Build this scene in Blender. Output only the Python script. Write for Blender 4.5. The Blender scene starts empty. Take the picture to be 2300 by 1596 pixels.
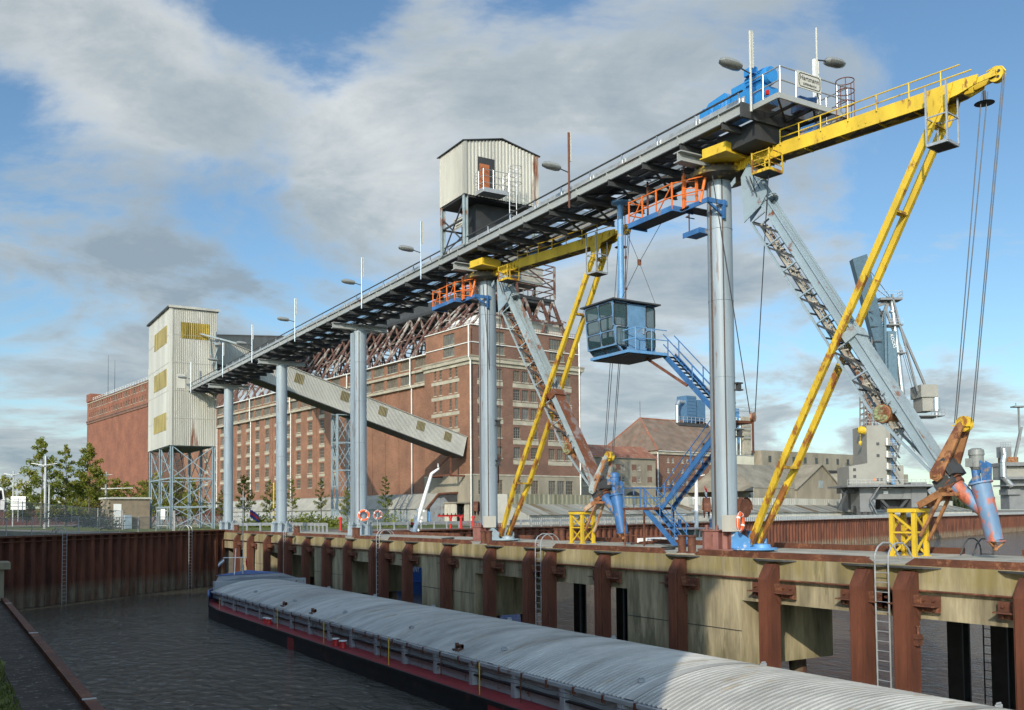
import bpy, math, random
from mathutils import Vector as V, Matrix
random.seed(11)
sc = bpy.context.scene
col = sc.collection
R = math.radians
# ---------------------------------------------------------------- camera
EYE = 1.7
cam = bpy.data.cameras.new('Camera'); cam_o = bpy.data.objects.new('Camera', cam); col.objects.link(cam_o)
cam.sensor_width = 36; cam.lens = 36*2150/2300; cam.shift_y = .1139; cam.clip_start = .1; cam.clip_end = 9000
_y, _p, _r = R(31), R(2.5), R(.47)
FW = V((math.sin(_y)*math.cos(_p), math.cos(_y)*math.cos(_p), math.sin(_p)))
_rt = V((math.cos(_y), -math.sin(_y), 0)); _up = _rt.cross(FW)
RT = _rt*math.cos(_r)-_up*math.sin(_r); UP = _up*math.cos(_r)+_rt*math.sin(_r)
cam_o.matrix_world = Matrix(((RT.x, UP.x, -FW.x, 0), (RT.y, UP.y, -FW.y, 0), (RT.z, UP.z, -FW.z, EYE), (0, 0, 0, 1)))
sc.camera = cam_o
def P(px, py, d):
    """survey point: a direction read off the photo taken d metres out"""
    return V((0, 0, EYE)) + (FW + RT*((px-1150)/2150) - UP*((py-1060)/2150))*d
# ---------------------------------------------------------------- light
sc.view_settings.view_transform = 'Standard'; sc.view_settings.look = 'None'
sc.view_settings.exposure = 0.26; sc.view_settings.gamma = 1
SUN_EL, SUN_AZ = 24.0, 229.0            # azimuth clockwise from +Y
sd = V((math.sin(R(SUN_AZ))*math.cos(R(SUN_EL)), math.cos(R(SUN_AZ))*math.cos(R(SUN_EL)), math.sin(R(SUN_EL))))
sl = bpy.data.lights.new('sun', 'SUN'); sl.energy = 3.5; sl.angle = R(.5); sl.color = (1, .9, .74)
so = bpy.data.objects.new('sun', sl); col.objects.link(so); so.rotation_euler = (-sd).to_track_quat('-Z', 'Y').to_euler()
w = bpy.data.worlds.new('World'); sc.world = w; w.use_nodes = True
nt = w.node_tree; N = nt.nodes; L = nt.links; N.clear()
def nn(t, **k):
    n = N.new(t)
    for a, b in k.items(): setattr(n, a, b)
    return n
out = nn('ShaderNodeOutputWorld'); bg = nn('ShaderNodeBackground'); bg.inputs[1].default_value = .1
sky = nn('ShaderNodeTexSky', sky_type='NISHITA', sun_disc=False, sun_elevation=R(SUN_EL), sun_rotation=R(SUN_AZ))
sky.air_density = 1.0; sky.dust_density = .6; sky.ozone_density = 1.6
tc = nn('ShaderNodeTexCoord')
sep = nn('ShaderNodeSeparateXYZ'); L.new(tc.outputs['Generated'], sep.inputs[0])
def mth(op, a, b=None, clamp=False):
    n = nn('ShaderNodeMath', operation=op, use_clamp=clamp)
    for i, x in enumerate((a, b)):
        if x is None: continue
        if isinstance(x, (int, float)): n.inputs[i].default_value = x
        else: L.new(x, n.inputs[i])
    return n.outputs[0]
zz = mth('ADD', mth('MAXIMUM', sep.outputs[2], 0), .16)
cx = mth('DIVIDE', sep.outputs[0], zz); cy = mth('DIVIDE', sep.outputs[1], zz)
cmb = nn('ShaderNodeCombineXYZ'); L.new(cx, cmb.inputs[0]); L.new(cy, cmb.inputs[1])
def noise(sc_, det, rough, off, dist=0):
    m = nn('ShaderNodeMapping'); m.inputs['Location'].default_value = off; L.new(cmb.outputs[0], m.inputs[0])
    n = nn('ShaderNodeTexNoise'); n.inputs['Scale'].default_value = sc_; n.inputs['Detail'].default_value = det
    n.inputs['Roughness'].default_value = rough; n.inputs['Distortion'].default_value = dist
    L.new(m.outputs[0], n.inputs['Vector']); return n.outputs['Fac']
cov = mth('SUBTRACT', mth('MULTIPLY', noise(1.05, 12, .6, (2.3, 7.1, 0), .5), 1.75), .375)
big = noise(.5, 3, .5, (5.2, 1.7, 3))
det = noise(2.8, 12, .64, (1.1, .4, 2), .4)
def blob(px, py, size, amt):            # more or less cloud round one direction of the sky
    d = (P(px, py, 1)-V((0, 0, EYE))).normalized()
    vm = nn('ShaderNodeVectorMath', operation='DISTANCE'); nz = nn('ShaderNodeVectorMath', operation='NORMALIZE')
    L.new(tc.outputs['Generated'], nz.inputs[0]); L.new(nz.outputs[0], vm.inputs[0]); vm.inputs[1].default_value = d
    mr = nn('ShaderNodeMapRange', interpolation_type='SMOOTHERSTEP'); L.new(vm.outputs['Value'], mr.inputs[0])
    mr.inputs[1].default_value = size; mr.inputs[2].default_value = 0; mr.inputs[3].default_value = 0; mr.inputs[4].default_value = amt
    return mr.outputs[0]
tot = mth('ADD', mth('ADD', cov, mth('MULTIPLY', mth('SUBTRACT', big, .5), .35)), mth('MULTIPLY', mth('SUBTRACT', det, .5), .32))
BL = [(680, 110, .16, -.15), (60, 470, .18, -.16), (560, 270, .12, -.06), (150, 130, .25, .12), (300, 380, .2, .06), (2220, 480, .36, -.11), (2290, 120, .10, -.16), (1750, 330, .25, .06), (2050, 120, .2, .04), (900, 300, .26, .09), (1250, 110, .36, .15), (330, 80, .16, .10), (1600, 60, .25, .10),
      (420, 600, .3, .10), (1500, 560, .2, .02), (2100, 870, .13, .12), (1450, 900, .2, .06), (1980, 640, .05, .14), (1850, 690, .05, .10), (60, 800, .2, .04), (700, 640, .25, .08), (100, 980, .25, .12), (1500, 960, .28, .10), (2000, 1000, .25, .07)]
for b in BL: tot = mth('ADD', tot, blob(*b))
mask = nn('ShaderNodeMapRange', interpolation_type='SMOOTHSTEP'); L.new(tot, mask.inputs[0])
mask.inputs[1].default_value = .41; mask.inputs[2].default_value = .67
# cloud light and dark: thick middles grey, edges bright
thick = mth('ADD', mth('MULTIPLY', tot, .8), mth('MULTIPLY', det, .5))
DK = [(500, 560, .2, .13), (650, 620, .18, .07), (1300, 200, .3, .02), (80, 650, .2, .10), (1900, 200, .25, .10), (800, 330, .14, -.16), (330, 130, .16, -.08), (1150, 40, .3, -.06), (1300, 800, .2, -.05)]
for b in DK: thick = mth('ADD', thick, blob(*b))
cr = nn('ShaderNodeValToRGB'); L.new(thick, cr.inputs[0]); e = cr.color_ramp.elements
e[0].position = .55; e[0].color = (6.4, 6.65, 6.65, 1); e[1].position = 1.06; e[1].color = (2.55, 3.2, 3.75, 1)
m_ = cr.color_ramp.elements.new(.78); m_.color = (4.0, 4.5, 4.75, 1)
mx = nn('ShaderNodeMixRGB'); L.new(mth('MULTIPLY', mask.outputs[0], .93), mx.inputs[0])
gm = nn('ShaderNodeMixRGB', blend_type='MULTIPLY'); gm.inputs[0].default_value = 1; gm.inputs[2].default_value = (.92, 1.12, 1.20, 1)
L.new(sky.outputs[0], gm.inputs[1]); L.new(gm.outputs[0], mx.inputs[1]); L.new(cr.outputs[0], mx.inputs[2])
# unseen sky round the sun, behind the camera, brightened to add fill light
vs_ = nn('ShaderNodeVectorMath', operation='DISTANCE'); ns_ = nn('ShaderNodeVectorMath', operation='NORMALIZE'); L.new(tc.outputs['Generated'], ns_.inputs[0]); L.new(ns_.outputs[0], vs_.inputs[0]); vs_.inputs[1].default_value = sd
gl = nn('ShaderNodeMapRange', interpolation_type='SMOOTHSTEP'); L.new(vs_.outputs['Value'], gl.inputs[0]); gl.inputs[1].default_value = 1.45; gl.inputs[2].default_value = .1; gl.inputs[3].default_value = 1.0; gl.inputs[4].default_value = 2.9
gx = nn('ShaderNodeVectorMath', operation='SCALE'); L.new(mx.outputs[0], gx.inputs[0]); L.new(gl.outputs[0], gx.inputs['Scale'])
L.new(gx.outputs[0], bg.inputs[0]); L.new(bg.outputs[0], out.inputs[0])
# ---------------------------------------------------------------- materials
def M(name, c, rough=.6, metal=0, var=.22, vs=1.5, rust=0, rc=(.16, .055, .022), rs=1.3, st=(1, 1, 1), bump=0, bs=12, c2=None, moss=None, spec=.5):
    m = bpy.data.materials.new(name); m.use_nodes = True; t = m.node_tree; n = t.nodes; l = t.links
    b = n['Principled BSDF']; b.inputs['Roughness'].default_value = rough; b.inputs['Metallic'].default_value = metal
    b.inputs['Specular IOR Level'].default_value = spec
    tcd = n.new('ShaderNodeTexCoord'); mp = n.new('ShaderNodeMapping'); mp.inputs['Scale'].default_value = st
    l.new(tcd.outputs['Object'], mp.inputs[0])
    def nz(s, d=5, r=.6):
        k = n.new('ShaderNodeTexNoise'); k.inputs['Scale'].default_value = s; k.inputs['Detail'].default_value = d; k.inputs['Roughness'].default_value = r
        l.new(mp.outputs[0], k.inputs['Vector']); return k.outputs['Fac']
    def ramp(src, a, ca, b_, cb):
        k = n.new('ShaderNodeValToRGB'); k.color_ramp.elements[0].position = a; k.color_ramp.elements[0].color = (*ca, 1)
        k.color_ramp.elements[1].position = b_; k.color_ramp.elements[1].color = (*cb, 1); l.new(src, k.inputs[0]); return k.outputs[0]
    def mix(f, a, b_):
        k = n.new('ShaderNodeMixRGB'); l.new(f, k.inputs[0]); l.new(a, k.inputs[1])
        if isinstance(b_, tuple): k.inputs[2].default_value = (*b_, 1)
        else: l.new(b_, k.inputs[2])
        return k.outputs[0]
    lo = tuple(x*(1-var) for x in c); hi = c2 or tuple(min(1, x*(1+var*.7)) for x in c)
    cur = ramp(nz(vs), .32, lo, .7, hi)
    if var > 0: 
        k = ramp(nz(vs*7, 3), .3, (1-var*.5,)*3, .75, (1.0,)*3); q = n.new('ShaderNodeMixRGB'); q.blend_type = 'MULTIPLY'; q.inputs[0].default_value = 1
        l.new(cur, q.inputs[1]); l.new(k, q.inputs[2]); cur = q.outputs[0]
    if rust > 0:
        f = ramp(nz(rs, 9, .68), .62-rust*.35, (0, 0, 0), .68-rust*.33, (1, 1, 1))
        rcol = ramp(nz(rs*4, 4), .3, tuple(x*.6 for x in rc), .75, tuple(x*1.35 for x in rc)); cur = mix(f, cur, rcol)
    if moss:                              # (z_low, z_high, colour): growth on one level of the wall
        sp = n.new('ShaderNodeSeparateXYZ'); gp = n.new('ShaderNodeNewGeometry'); l.new(gp.outputs['Position'], sp.inputs[0])
        for z0, z1, mc, am in moss:
            mr = n.new('ShaderNodeMapRange'); l.new(sp.outputs[2], mr.inputs[0]); mr.inputs[1].default_value = z0; mr.inputs[2].default_value = z1
            mm = n.new('ShaderNodeMath'); mm.operation = 'MULTIPLY'; l.new(mr.outputs[0], mm.inputs[0])
            mm2 = n.new('ShaderNodeMath'); mm2.operation = 'MULTIPLY'; mm2.inputs[1].default_value = am
            l.new(ramp(nz(vs*2.3, 6), .35, (.15,)*3, .62, (1,)*3), mm.inputs[1]); l.new(mm.outputs[0], mm2.inputs[0])
            cur = mix(mm2.outputs[0], cur, mc)
    l.new(cur, b.inputs['Base Color'])
    if bump:
        k = n.new('ShaderNodeBump'); k.inputs['Strength'].default_value = bump; k.inputs['Distance'].default_value = .03
        l.new(nz(bs, 6), k.inputs['Height']); l.new(k.outputs[0], b.inputs['Normal'])
    return m
m_yel = M('yellow paint', (.66, .445, .03), .5, var=.22, vs=.9, st=(1, 1, .4), rust=.1, rs=2.2, rc=(.22, .09, .02))
m_yelr = M('yellow paint rusting', (.64, .43, .03), .55, var=.28, rust=.36, rs=1.7, rc=(.24, .09, .02), st=(1, 1, .5))
m_gry = M('blue grey paint', (.27, .345, .385), .5, var=.12, vs=.6, rust=.05, rs=1.4)
m_colm = M('column paint', (.29, .35, .39), .45, var=.26, vs=1.1, rust=.06, rs=1.5, st=(1, 1, .1), rc=(.15, .085, .055))
m_grr = M('grey paint with rust', (.30, .36, .375), .55, var=.2, rust=.2, rs=.9, rc=(.2, .1, .06))
m_brn = M('dark brown pipe', (.085, .055, .04), .6, var=.3)
m_girder = M('girder grey', (.33, .345, .335), .5, var=.15, vs=.4, rust=.06, rs=.8, st=(1, .25, 1))
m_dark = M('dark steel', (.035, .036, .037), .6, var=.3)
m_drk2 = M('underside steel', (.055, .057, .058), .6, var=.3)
m_shd_grs = M('shaded ring greasy plate steel', (.07, .05, .02), .55, var=.5, vs=1.5, rust=.3, rc=(.3, .2, .03), rs=1.2)  # ring's shade under the bridge painted dark; real grease on the boom underside
m_blk = M('black', (.012, .012, .013), .5, var=.2)
m_rust = M('rusty sheet pile', (.12, .034, .016), .78, var=.5, vs=.9, st=(1, 1, .22), c2=(.205, .064, .029), bump=.2, bs=9, moss=[(-3.7, -4.6, (.17, .15, .10), .95)])
m_rust2 = M('rust brown', (.14, .05, .026), .75, var=.4, vs=2, rust=.2, rc=(.2, .082, .04), rs=2.2)
m_orr = M('flaking rust on steel', (.34, .155, .06), .7, var=.4, vs=1.6, rust=.35, rc=(.13, .045, .02), rs=2.2)
m_conc = M('old quay concrete', (.33, .275, .165), .85, var=.55, vs=1.2, st=(1, 1, .17), c2=(.50, .425, .265), bump=.35, bs=14, rust=.1, rc=(.12, .105, .06), rs=.55,
           moss=[(-.85, -.5, (.235, .185, .055), .7), (-3.3, -4.3, (.13, .125, .05), .55)])
m_concd = M('stained concrete', (.30, .27, .18), .85, var=.45, vs=.9, st=(1, 1, .25), c2=(.41, .37, .26), bump=.3, bs=12)
m_deck = M('deck concrete', (.43, .405, .33), .85, var=.42, vs=.6, bump=.15)
m_render = M('grey render', (.285, .25, .185), .85, var=.3, vs=.25, st=(1, 1, .4), c2=(.35, .31, .235))
m_band = M('concrete band', (.40, .365, .28), .8, var=.28, vs=.7)
m_clad = M('pale cladding', (.44, .428, .37), .5, var=.24, vs=.5, st=(1, 1, .12), rust=.05, rs=.5)
m_cladw = M('white cladding', (.52, .505, .44), .5, var=.2, vs=.4, st=(1, 1, .12))
m_gallery = M('gallery cladding', (.40, .39, .345), .5, var=.16, vs=.3)
m_roll2 = M('dull olive sheet', (.17, .135, .045), .5, var=.4, vs=1.5, st=(1, 1, .2))
m_roll = M('yellow translucent sheet', (.34, .235, .03), .4, var=.4, vs=1.5, st=(1, 1, .2), c2=(.5, .37, .07))
m_white = M('white paint', (.78, .78, .75), .4, var=.08)
m_pipe = M('white downpipe', (.68, .67, .62), .5, var=.15)
m_galv = M('galvanised steel', (.45, .46, .46), .42, .5, var=.2, vs=3)
m_alu = M('bright metal', (.6, .62, .63), .28, .8, var=.1)
m_blue = M('blue paint', (.045, .155, .37), .5, var=.28, rust=.12, rc=(.25, .18, .12))
m_bluep = M('pale blue paint', (.13, .31, .55), .45, var=.2, rust=.1, rc=(.30, .26, .22), rs=2.5)
m_cab = M('cabin blue', (.135, .27, .43), .45, var=.2, rust=.06, rc=(.2, .12, .07), rs=2.5)
m_peel = M('peeling blue paint', (.15, .26, .41), .55, var=.25, rust=.40, rc=(.42, .12, .065), rs=2.0, st=(1, 1, .45))
m_org = M('orange paint', (.72, .17, .03), .5, var=.12, rust=.05)
m_red = M('red paint', (.52, .025, .02), .45, var=.15)
m_pink = M('pedestal red oxide', (.27, .115, .095), .65, var=.25, rust=.25, rc=(.12, .05, .03))
m_buoy = M('lifebuoy orange', (.80, .12, .025), .45, var=.06)
m_lamp = M('lamp housing', (.26, .27, .26), .4, .2, var=.2)
m_brick = None
def glass(name, c, rough=.08, spec=.8):
    return M(name, c, rough, var=.15, vs=.4, spec=spec)
m_pane = glass('window panes', (.035, .037, .035), .18)
m_paneg = M('dusty panes', (.13, .135, .12), .4, var=.5, vs=.35)
m_cabg = glass('cabin glass', (.04, .085, .09), .03, 1.0); m_cabg.node_tree.nodes['Principled BSDF'].inputs['Alpha'].default_value = .55
def brick(name, a, b, mortar):
    m = bpy.data.materials.new(name); m.use_nodes = True; t = m.node_tree; n = t.nodes; l = t.links; bs = n['Principled BSDF']; bs.inputs['Roughness'].default_value = .85
    tcd = n.new('ShaderNodeTexCoord'); gm_ = n.new('ShaderNodeNewGeometry'); 
    sp = n.new('ShaderNodeSeparateXYZ'); l.new(tcd.outputs['Object'], sp.inputs[0]); cb = n.new('ShaderNodeCombineXYZ'); ad = n.new('ShaderNodeMath'); ad.operation = 'ADD'
    l.new(sp.outputs[0], ad.inputs[0]); l.new(sp.outputs[1], ad.inputs[1]); l.new(ad.outputs[0], cb.inputs[0]); l.new(sp.outputs[2], cb.inputs[1])
    bt = n.new('ShaderNodeTexBrick'); bt.inputs['Scale'].default_value = 1; bt.inputs['Brick Width'].default_value = .5; bt.inputs['Row Height'].default_value = .2; bt.inputs['Mortar Size'].default_value = .012
    bt.inputs['Color1'].default_value = (*a, 1); bt.inputs['Color2'].default_value = (*b, 1); bt.inputs['Mortar'].default_value = (*mortar, 1); l.new(cb.outputs[0], bt.inputs['Vector'])
    no = n.new('ShaderNodeTexNoise'); no.inputs['Scale'].default_value = .16; no.inputs['Detail'].default_value = 10; no.inputs['Roughness'].default_value = .72; l.new(tcd.outputs['Object'], no.inputs['Vector'])
    rp = n.new('ShaderNodeValToRGB'); rp.color_ramp.elements[0].position = .3; rp.color_ramp.elements[0].color = (.62, .62, .62, 1); rp.color_ramp.elements[1].position = .72; rp.color_ramp.elements[1].color = (1.25, 1.2, 1.15, 1)
    l.new(no.outputs['Fac'], rp.inputs[0]); mm = n.new('ShaderNodeMixRGB'); mm.blend_type = 'MULTIPLY'; mm.inputs[0].default_value = 1; l.new(bt.outputs[0], mm.inputs[1]); l.new(rp.outputs[0], mm.inputs[2]); l.new(mm.outputs[0], bs.inputs['Base Color'])
    return m
m_brick = brick('red brown brick', (.20, .085, .047), (.245, .112, .064), (.28, .22, .16))
m_brickd = brick('dark brown and shaded side brick', (.14, .068, .048), (.18, .092, .064), (.24, .19, .145))
m_bricks = brick('smooth red brick', (.19, .068, .039), (.26, .103, .06), (.25, .135, .09))
def tiles(name, a, b, sx=.5):
    return M(name, a, .8, var=.3, vs=.35, c2=b, rust=.1, rc=(.24, .10, .06), rs=.5)
m_tile = tiles('weathered roof tiles', (.20, .145, .105), (.26, .19, .14))
m_tiler = M('red roof tiles', (.30, .125, .075), .8, var=.3, vs=.4, rust=.2, rc=(.3, .2, .14), rs=.5)
m_shroof = M('corrugated roof sheet', (.31, .30, .24), .6, var=.3, vs=.2, c2=(.42, .41, .35), rust=.3, rc=(.17, .115, .055), rs=.16, st=(1.6, .3, .3))
m_grass = M('grass', (.09, .145, .022), .9, var=.5, vs=1, c2=(.19, .215, .04), bump=.6, bs=30)
m_gravel = M('gravel ground', (.23, .21, .17), .9, var=.35, vs=.5, bump=.3, bs=20)
m_road = M('asphalt', (.06, .06, .06), .85, var=.2)
m_hat = [M(f'hatch cover metal', tuple(q*k for q in (.48, .475, .44)), .48, 0, var=.34, vs=.7, st=(.35, 1.3, 1), rust=.07+.03*i, rs=.9+.2*i, rc=(.3, .26, .2), bump=.25, bs=1.3) for i, k in enumerate((1.0, .86, .94))]
m_bside = M('barge grey paint', (.33, .35, .36), .5, var=.16, rust=.07, rs=1.6)
m_bdeck = M('barge red deck', (.30, .03, .035), .55, var=.2, rust=.06)
m_hull = M('barge black hull', (.014, .014, .016), .5, var=.3, rust=.12, rc=(.07, .025, .02))
m_trunk = M('bark', (.11, .095, .07), .9, var=.3)
m_fabric = M('flag cloth', (.03, .04, .12), .8, var=.1)
m_crane = M('crane grey', (.185, .19, .19), .55, var=.18, vs=.4)
m_cream = M('cream sheeting', (.27, .26, .225), .6, var=.12, vs=.25)
m_rope = M('steel rope', (.07, .07, .075), .5, .4)
m_wire = M('fence wire', (.35, .37, .36), .5, .4)
def leaf(name, a, b):
    m = M(name, a, .6, var=.3, vs=.35, c2=b); t = m.node_tree; bs = t.nodes['Principled BSDF']; o = t.nodes['Material Output']
    tr = t.nodes.new('ShaderNodeBsdfTranslucent'); mx_ = t.nodes.new('ShaderNodeMixShader'); mx_.inputs[0].default_value = .5
    t.links.new(bs.inputs['Base Color'].links[0].from_socket, tr.inputs[0]); t.links.new(bs.outputs[0], mx_.inputs[1]); t.links.new(tr.outputs[0], mx_.inputs[2]); t.links.new(mx_.outputs[0], o.inputs[0]); return m
m_leaf = leaf('leaves green', (.17, .22, .03), (.31, .35, .055))
m_leafy = leaf('leaves yellow green', (.27, .28, .03), (.40, .36, .06))
m_leafd = leaf('ivy and brambles', (.03, .042, .014), (.06, .075, .02))
def mesh_mat(name, c, sx, sz, hole):    # see-through woven or punched sheet
    m = bpy.data.materials.new(name); m.use_nodes = True; t = m.node_tree; n = t.nodes; l = t.links; b = n['Principled BSDF']
    b.inputs['Base Color'].default_value = (*c, 1); b.inputs['Roughness'].default_value = .5
    b.inputs['Alpha'].default_value = 1-hole; return m
m_mesh = mesh_mat('chain link mesh', (.32, .33, .31), 1, 1, .72)
m_grate = mesh_mat('open grating', (.55, .56, .55), 1, 1, .58)
m_water = bpy.data.materials.new('harbour water'); m_water.use_nodes = True
t = m_water.node_tree; n = t.nodes; l = t.links; b = n['Principled BSDF']; b.inputs['Base Color'].default_value = (.062, .059, .046, 1); b.inputs['Roughness'].default_value = .07; b.inputs['IOR'].default_value = 1.33
tcd = n.new('ShaderNodeTexCoord'); mp = n.new('ShaderNodeMapping'); mp.inputs['Rotation'].default_value = (0, 0, R(35)); mp.inputs['Scale'].default_value = (1, .55, 1); l.new(tcd.outputs['Object'], mp.inputs[0])
w1 = n.new('ShaderNodeTexNoise'); w1.inputs['Scale'].default_value = 2.2; w1.inputs['Detail'].default_value = 6; w1.inputs['Roughness'].default_value = .6; w1.inputs['Distortion'].default_value = .6; l.new(mp.outputs[0], w1.inputs['Vector'])
w2 = n.new('ShaderNodeTexNoise'); w2.inputs['Scale'].default_value = .35; w2.inputs['Detail'].default_value = 3; l.new(mp.outputs[0], w2.inputs['Vector'])
ad = n.new('ShaderNodeMath'); ad.operation = 'MULTIPLY_ADD'; l.new(w2.outputs['Fac'], ad.inputs[0]); ad.inputs[1].default_value = 1.2; l.new(w1.outputs['Fac'], ad.inputs[2])
bp = n.new('ShaderNodeBump'); bp.inputs['Strength'].default_value = 1.0; bp.inputs['Distance'].default_value = .3; l.new(ad.outputs[0], bp.inputs['Height']); l.new(bp.outputs[0], b.inputs['Normal'])
# ---------------------------------------------------------------- mesh helpers
W = {}
class MB:
    def __init__(s): s.v = []; s.f = []; s.sm = []; s.mi = []; s.cur = 0
    def add(s, vs, fs, sm=False):
        o = len(s.v); s.v += [V(x) for x in vs]; s.f += [tuple(o+i for i in f) for f in fs]; s.sm += [sm]*len(fs); s.mi += [s.cur]*len(fs); return s
    def box(s, x0, x1, y0, y1, z0, z1):
        return s.add([(x, y, z) for z in (z0, z1) for y in (y0, y1) for x in (x0, x1)], [(0, 2, 3, 1), (4, 5, 7, 6), (0, 1, 5, 4), (2, 6, 7, 3), (0, 4, 6, 2), (1, 3, 7, 5)])
    def bar(s, p, q, w, h=None, up=(0, 0, 1)):
        p, q = V(p), V(q); d = (q-p); h = h or w
        if d.length < 1e-6: return s
        d.normalize(); u = V(up)
        if abs(d.dot(u)) > .98: u = V((1, 0, 0)) if abs(d.x) < .9 else V((0, 1, 0))
        a = d.cross(u).normalized(); c = a.cross(d).normalized(); a *= w/2; c *= h/2
        vs = [p-a-c, p+a-c, p+a+c, p-a+c, q-a-c, q+a-c, q+a+c, q-a+c]
        return s.add(vs, [(3, 2, 1, 0), (4, 5, 6, 7), (0, 1, 5, 4), (1, 2, 6, 5), (2, 3, 7, 6), (3, 0, 4, 7)])
    def ibeam(s, p, q, w, h, t=.03, up=(0, 0, 1)):
        p, q, u = V(p), V(q), V(up); d = (q-p).normalized(); c = (u-d*u.dot(d)).normalized()
        s.bar(p+c*(h/2-t/2), q+c*(h/2-t/2), w, t, up); s.bar(p-c*(h/2-t/2), q-c*(h/2-t/2), w, t, up); s.bar(p, q, t, h-2*t, up); return s
    def tube(s, p, q, r, r2=None, n=10, cap=True):
        p, q = V(p), V(q); r2 = r if r2 is None else r2; d = (q-p).normalized(); u = V((0, 0, 1)) if abs(d.z) < .9 else V((1, 0, 0))
        a = d.cross(u).normalized(); c = a.cross(d)
        ring = [(a*math.cos(2*math.pi*i/n)+c*math.sin(2*math.pi*i/n)) for i in range(n)]
        s.add([p+x*r for x in ring]+[q+x*r2 for x in ring], [(i, (i+1) % n, n+(i+1) % n, n+i) for i in range(n)], True)
        if cap: s.add([p+x*r for x in ring], [tuple(range(n))]); s.add([q+x*r2 for x in ring], [tuple(range(n))])
        return s
    def path(s, pts, r, n=6):
        for a, b_ in zip(pts, pts[1:]): s.tube(a, b_, r, None, n)
        return s
    def poly(s, pts, ext=None):
        n = len(pts); pts = [V(p) for p in pts]
        if ext is None: return s.add(pts, [tuple(range(n))])
        e = V(ext); return s.add(pts+[p+e for p in pts], [tuple(range(n))[::-1], tuple(range(n, 2*n))]+[(i, (i+1) % n, n+(i+1) % n, n+i) for i in range(n)])
    def lathe(s, c, prof, n=16, ax=(0, 0, 1)):
        c = V(c); d = V(ax).normalized(); u = V((0, 0, 1)) if abs(d.z) < .9 else V((1, 0, 0)); a = d.cross(u).normalized(); b_ = a.cross(d)
        vs = []
        for r, h in prof:
            for i in range(n):
                t_ = 2*math.pi*i/n; vs.append(c+d*h+(a*math.cos(t_)+b_*math.sin(t_))*r)
        return s.add(vs, [(k*n+i, k*n+(i+1) % n, (k+1)*n+(i+1) % n, (k+1)*n+i) for k in range(len(prof)-1) for i in range(n)], True)
    def torus(s, c, R_, r, ax, n=22, m=8):
        c = V(c); d = V(ax).normalized(); u = V((0, 0, 1)) if abs(d.z) < .9 else V((1, 0, 0)); a = d.cross(u).normalized(); b_ = a.cross(d); vs = []
        for i in range(n):
            e_ = a*math.cos(2*math.pi*i/n)+b_*math.sin(2*math.pi*i/n)
            for j in range(m): vs.append(c+e_*(R_+r*math.cos(2*math.pi*j/m))+d*r*math.sin(2*math.pi*j/m))
        return s.add(vs, [(i*m+j, ((i+1) % n)*m+j, ((i+1) % n)*m+(j+1) % m, i*m+(j+1) % m) for i in range(n) for j in range(m)], True)
    def corr(s, o, u, Lg, h, nrm, pitch=.3, dep=.05, top=None):
        """corrugated sheet: runs Lg along u, extruded by vector h; top(t) gives an extra height factor"""
        o, u, h, nrm = V(o), V(u).normalized(), V(h), V(nrm).normalized(); k = max(1, round(Lg/pitch)); pt = Lg/k; pr = []
        for i in range(k): pr += [(i*pt, 0), ((i+.35)*pt, 0), ((i+.5)*pt, dep), ((i+.85)*pt, dep)]
        pr.append((Lg, 0)); nv = len(pr)
        bot = [o+u*a+nrm*d for a, d in pr]; tp = [b_+h*(top(a/Lg) if top else 1) for b_, (a, d) in zip(bot, pr)]
        return s.add(bot+tp, [(i, i+1, nv+i+1, nv+i) for i in range(nv-1)])
    def truss(s, a0, a1, b0, b1, n, w, chord=True, zig=False, cw=None):
        a0, a1, b0, b1 = V(a0), V(a1), V(b0), V(b1)
        if chord: s.bar(a0, a1, cw or w); s.bar(b0, b1, cw or w)
        for i in range(n):
            t0, t1 = i/n, (i+1)/n
            s.bar(a0.lerp(a1, t0), b0.lerp(b1, t0), w)
            if i % 2 or not zig: s.bar(a0.lerp(a1, t0), b0.lerp(b1, t1), w)
            else: s.bar(b0.lerp(b1, t0), a0.lerp(a1, t1), w)
        s.bar(a1, b1, w); return s
    def wallgrid(s, o, u, Lg, H, nrm, rects, rev=.25):
        """wall face in plane o + u*t + z with openings (t0,t1,z0,z1) and reveals going inwards"""
        o, u, nrm = V(o), V(u).normalized(), V(nrm).normalized(); Z = V((0, 0, 1))
        xs = sorted({0, Lg, *[r[0] for r in rects], *[r[1] for r in rects]}); zs = sorted({0, H, *[r[2] for r in rects], *[r[3] for r in rects]})
        pt = lambda a, z, d=0: o+u*a+Z*z-nrm*d
        idx = {}
        vs = []; fs = []
        def vi(a, z):
            if (a, z) not in idx: idx[(a, z)] = len(vs); vs.append(pt(a, z))
            return idx[(a, z)]
        for z0, z1 in zip(zs, zs[1:]):
            run = None
            for x0, x1 in zip(xs, xs[1:]):
                mx_, mz = (x0+x1)/2, (z0+z1)/2
                hole = any(r[0] < mx_ < r[1] and r[2] < mz < r[3] for r in rects)
                if not hole: fs.append((vi(x0, z0), vi(x1, z0), vi(x1, z1), vi(x0, z1)))
        s.add(vs, fs)
        for a, b_, c, d in rects:
            s.add([pt(a, c), pt(b_, c), pt(b_, d), pt(a, d), pt(a, c, rev), pt(b_, c, rev), pt(b_, d, rev), pt(a, d, rev)], [(0, 1, 5, 4), (1, 2, 6, 5), (2, 3, 7, 6), (3, 0, 4, 7)])
        return s
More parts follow.
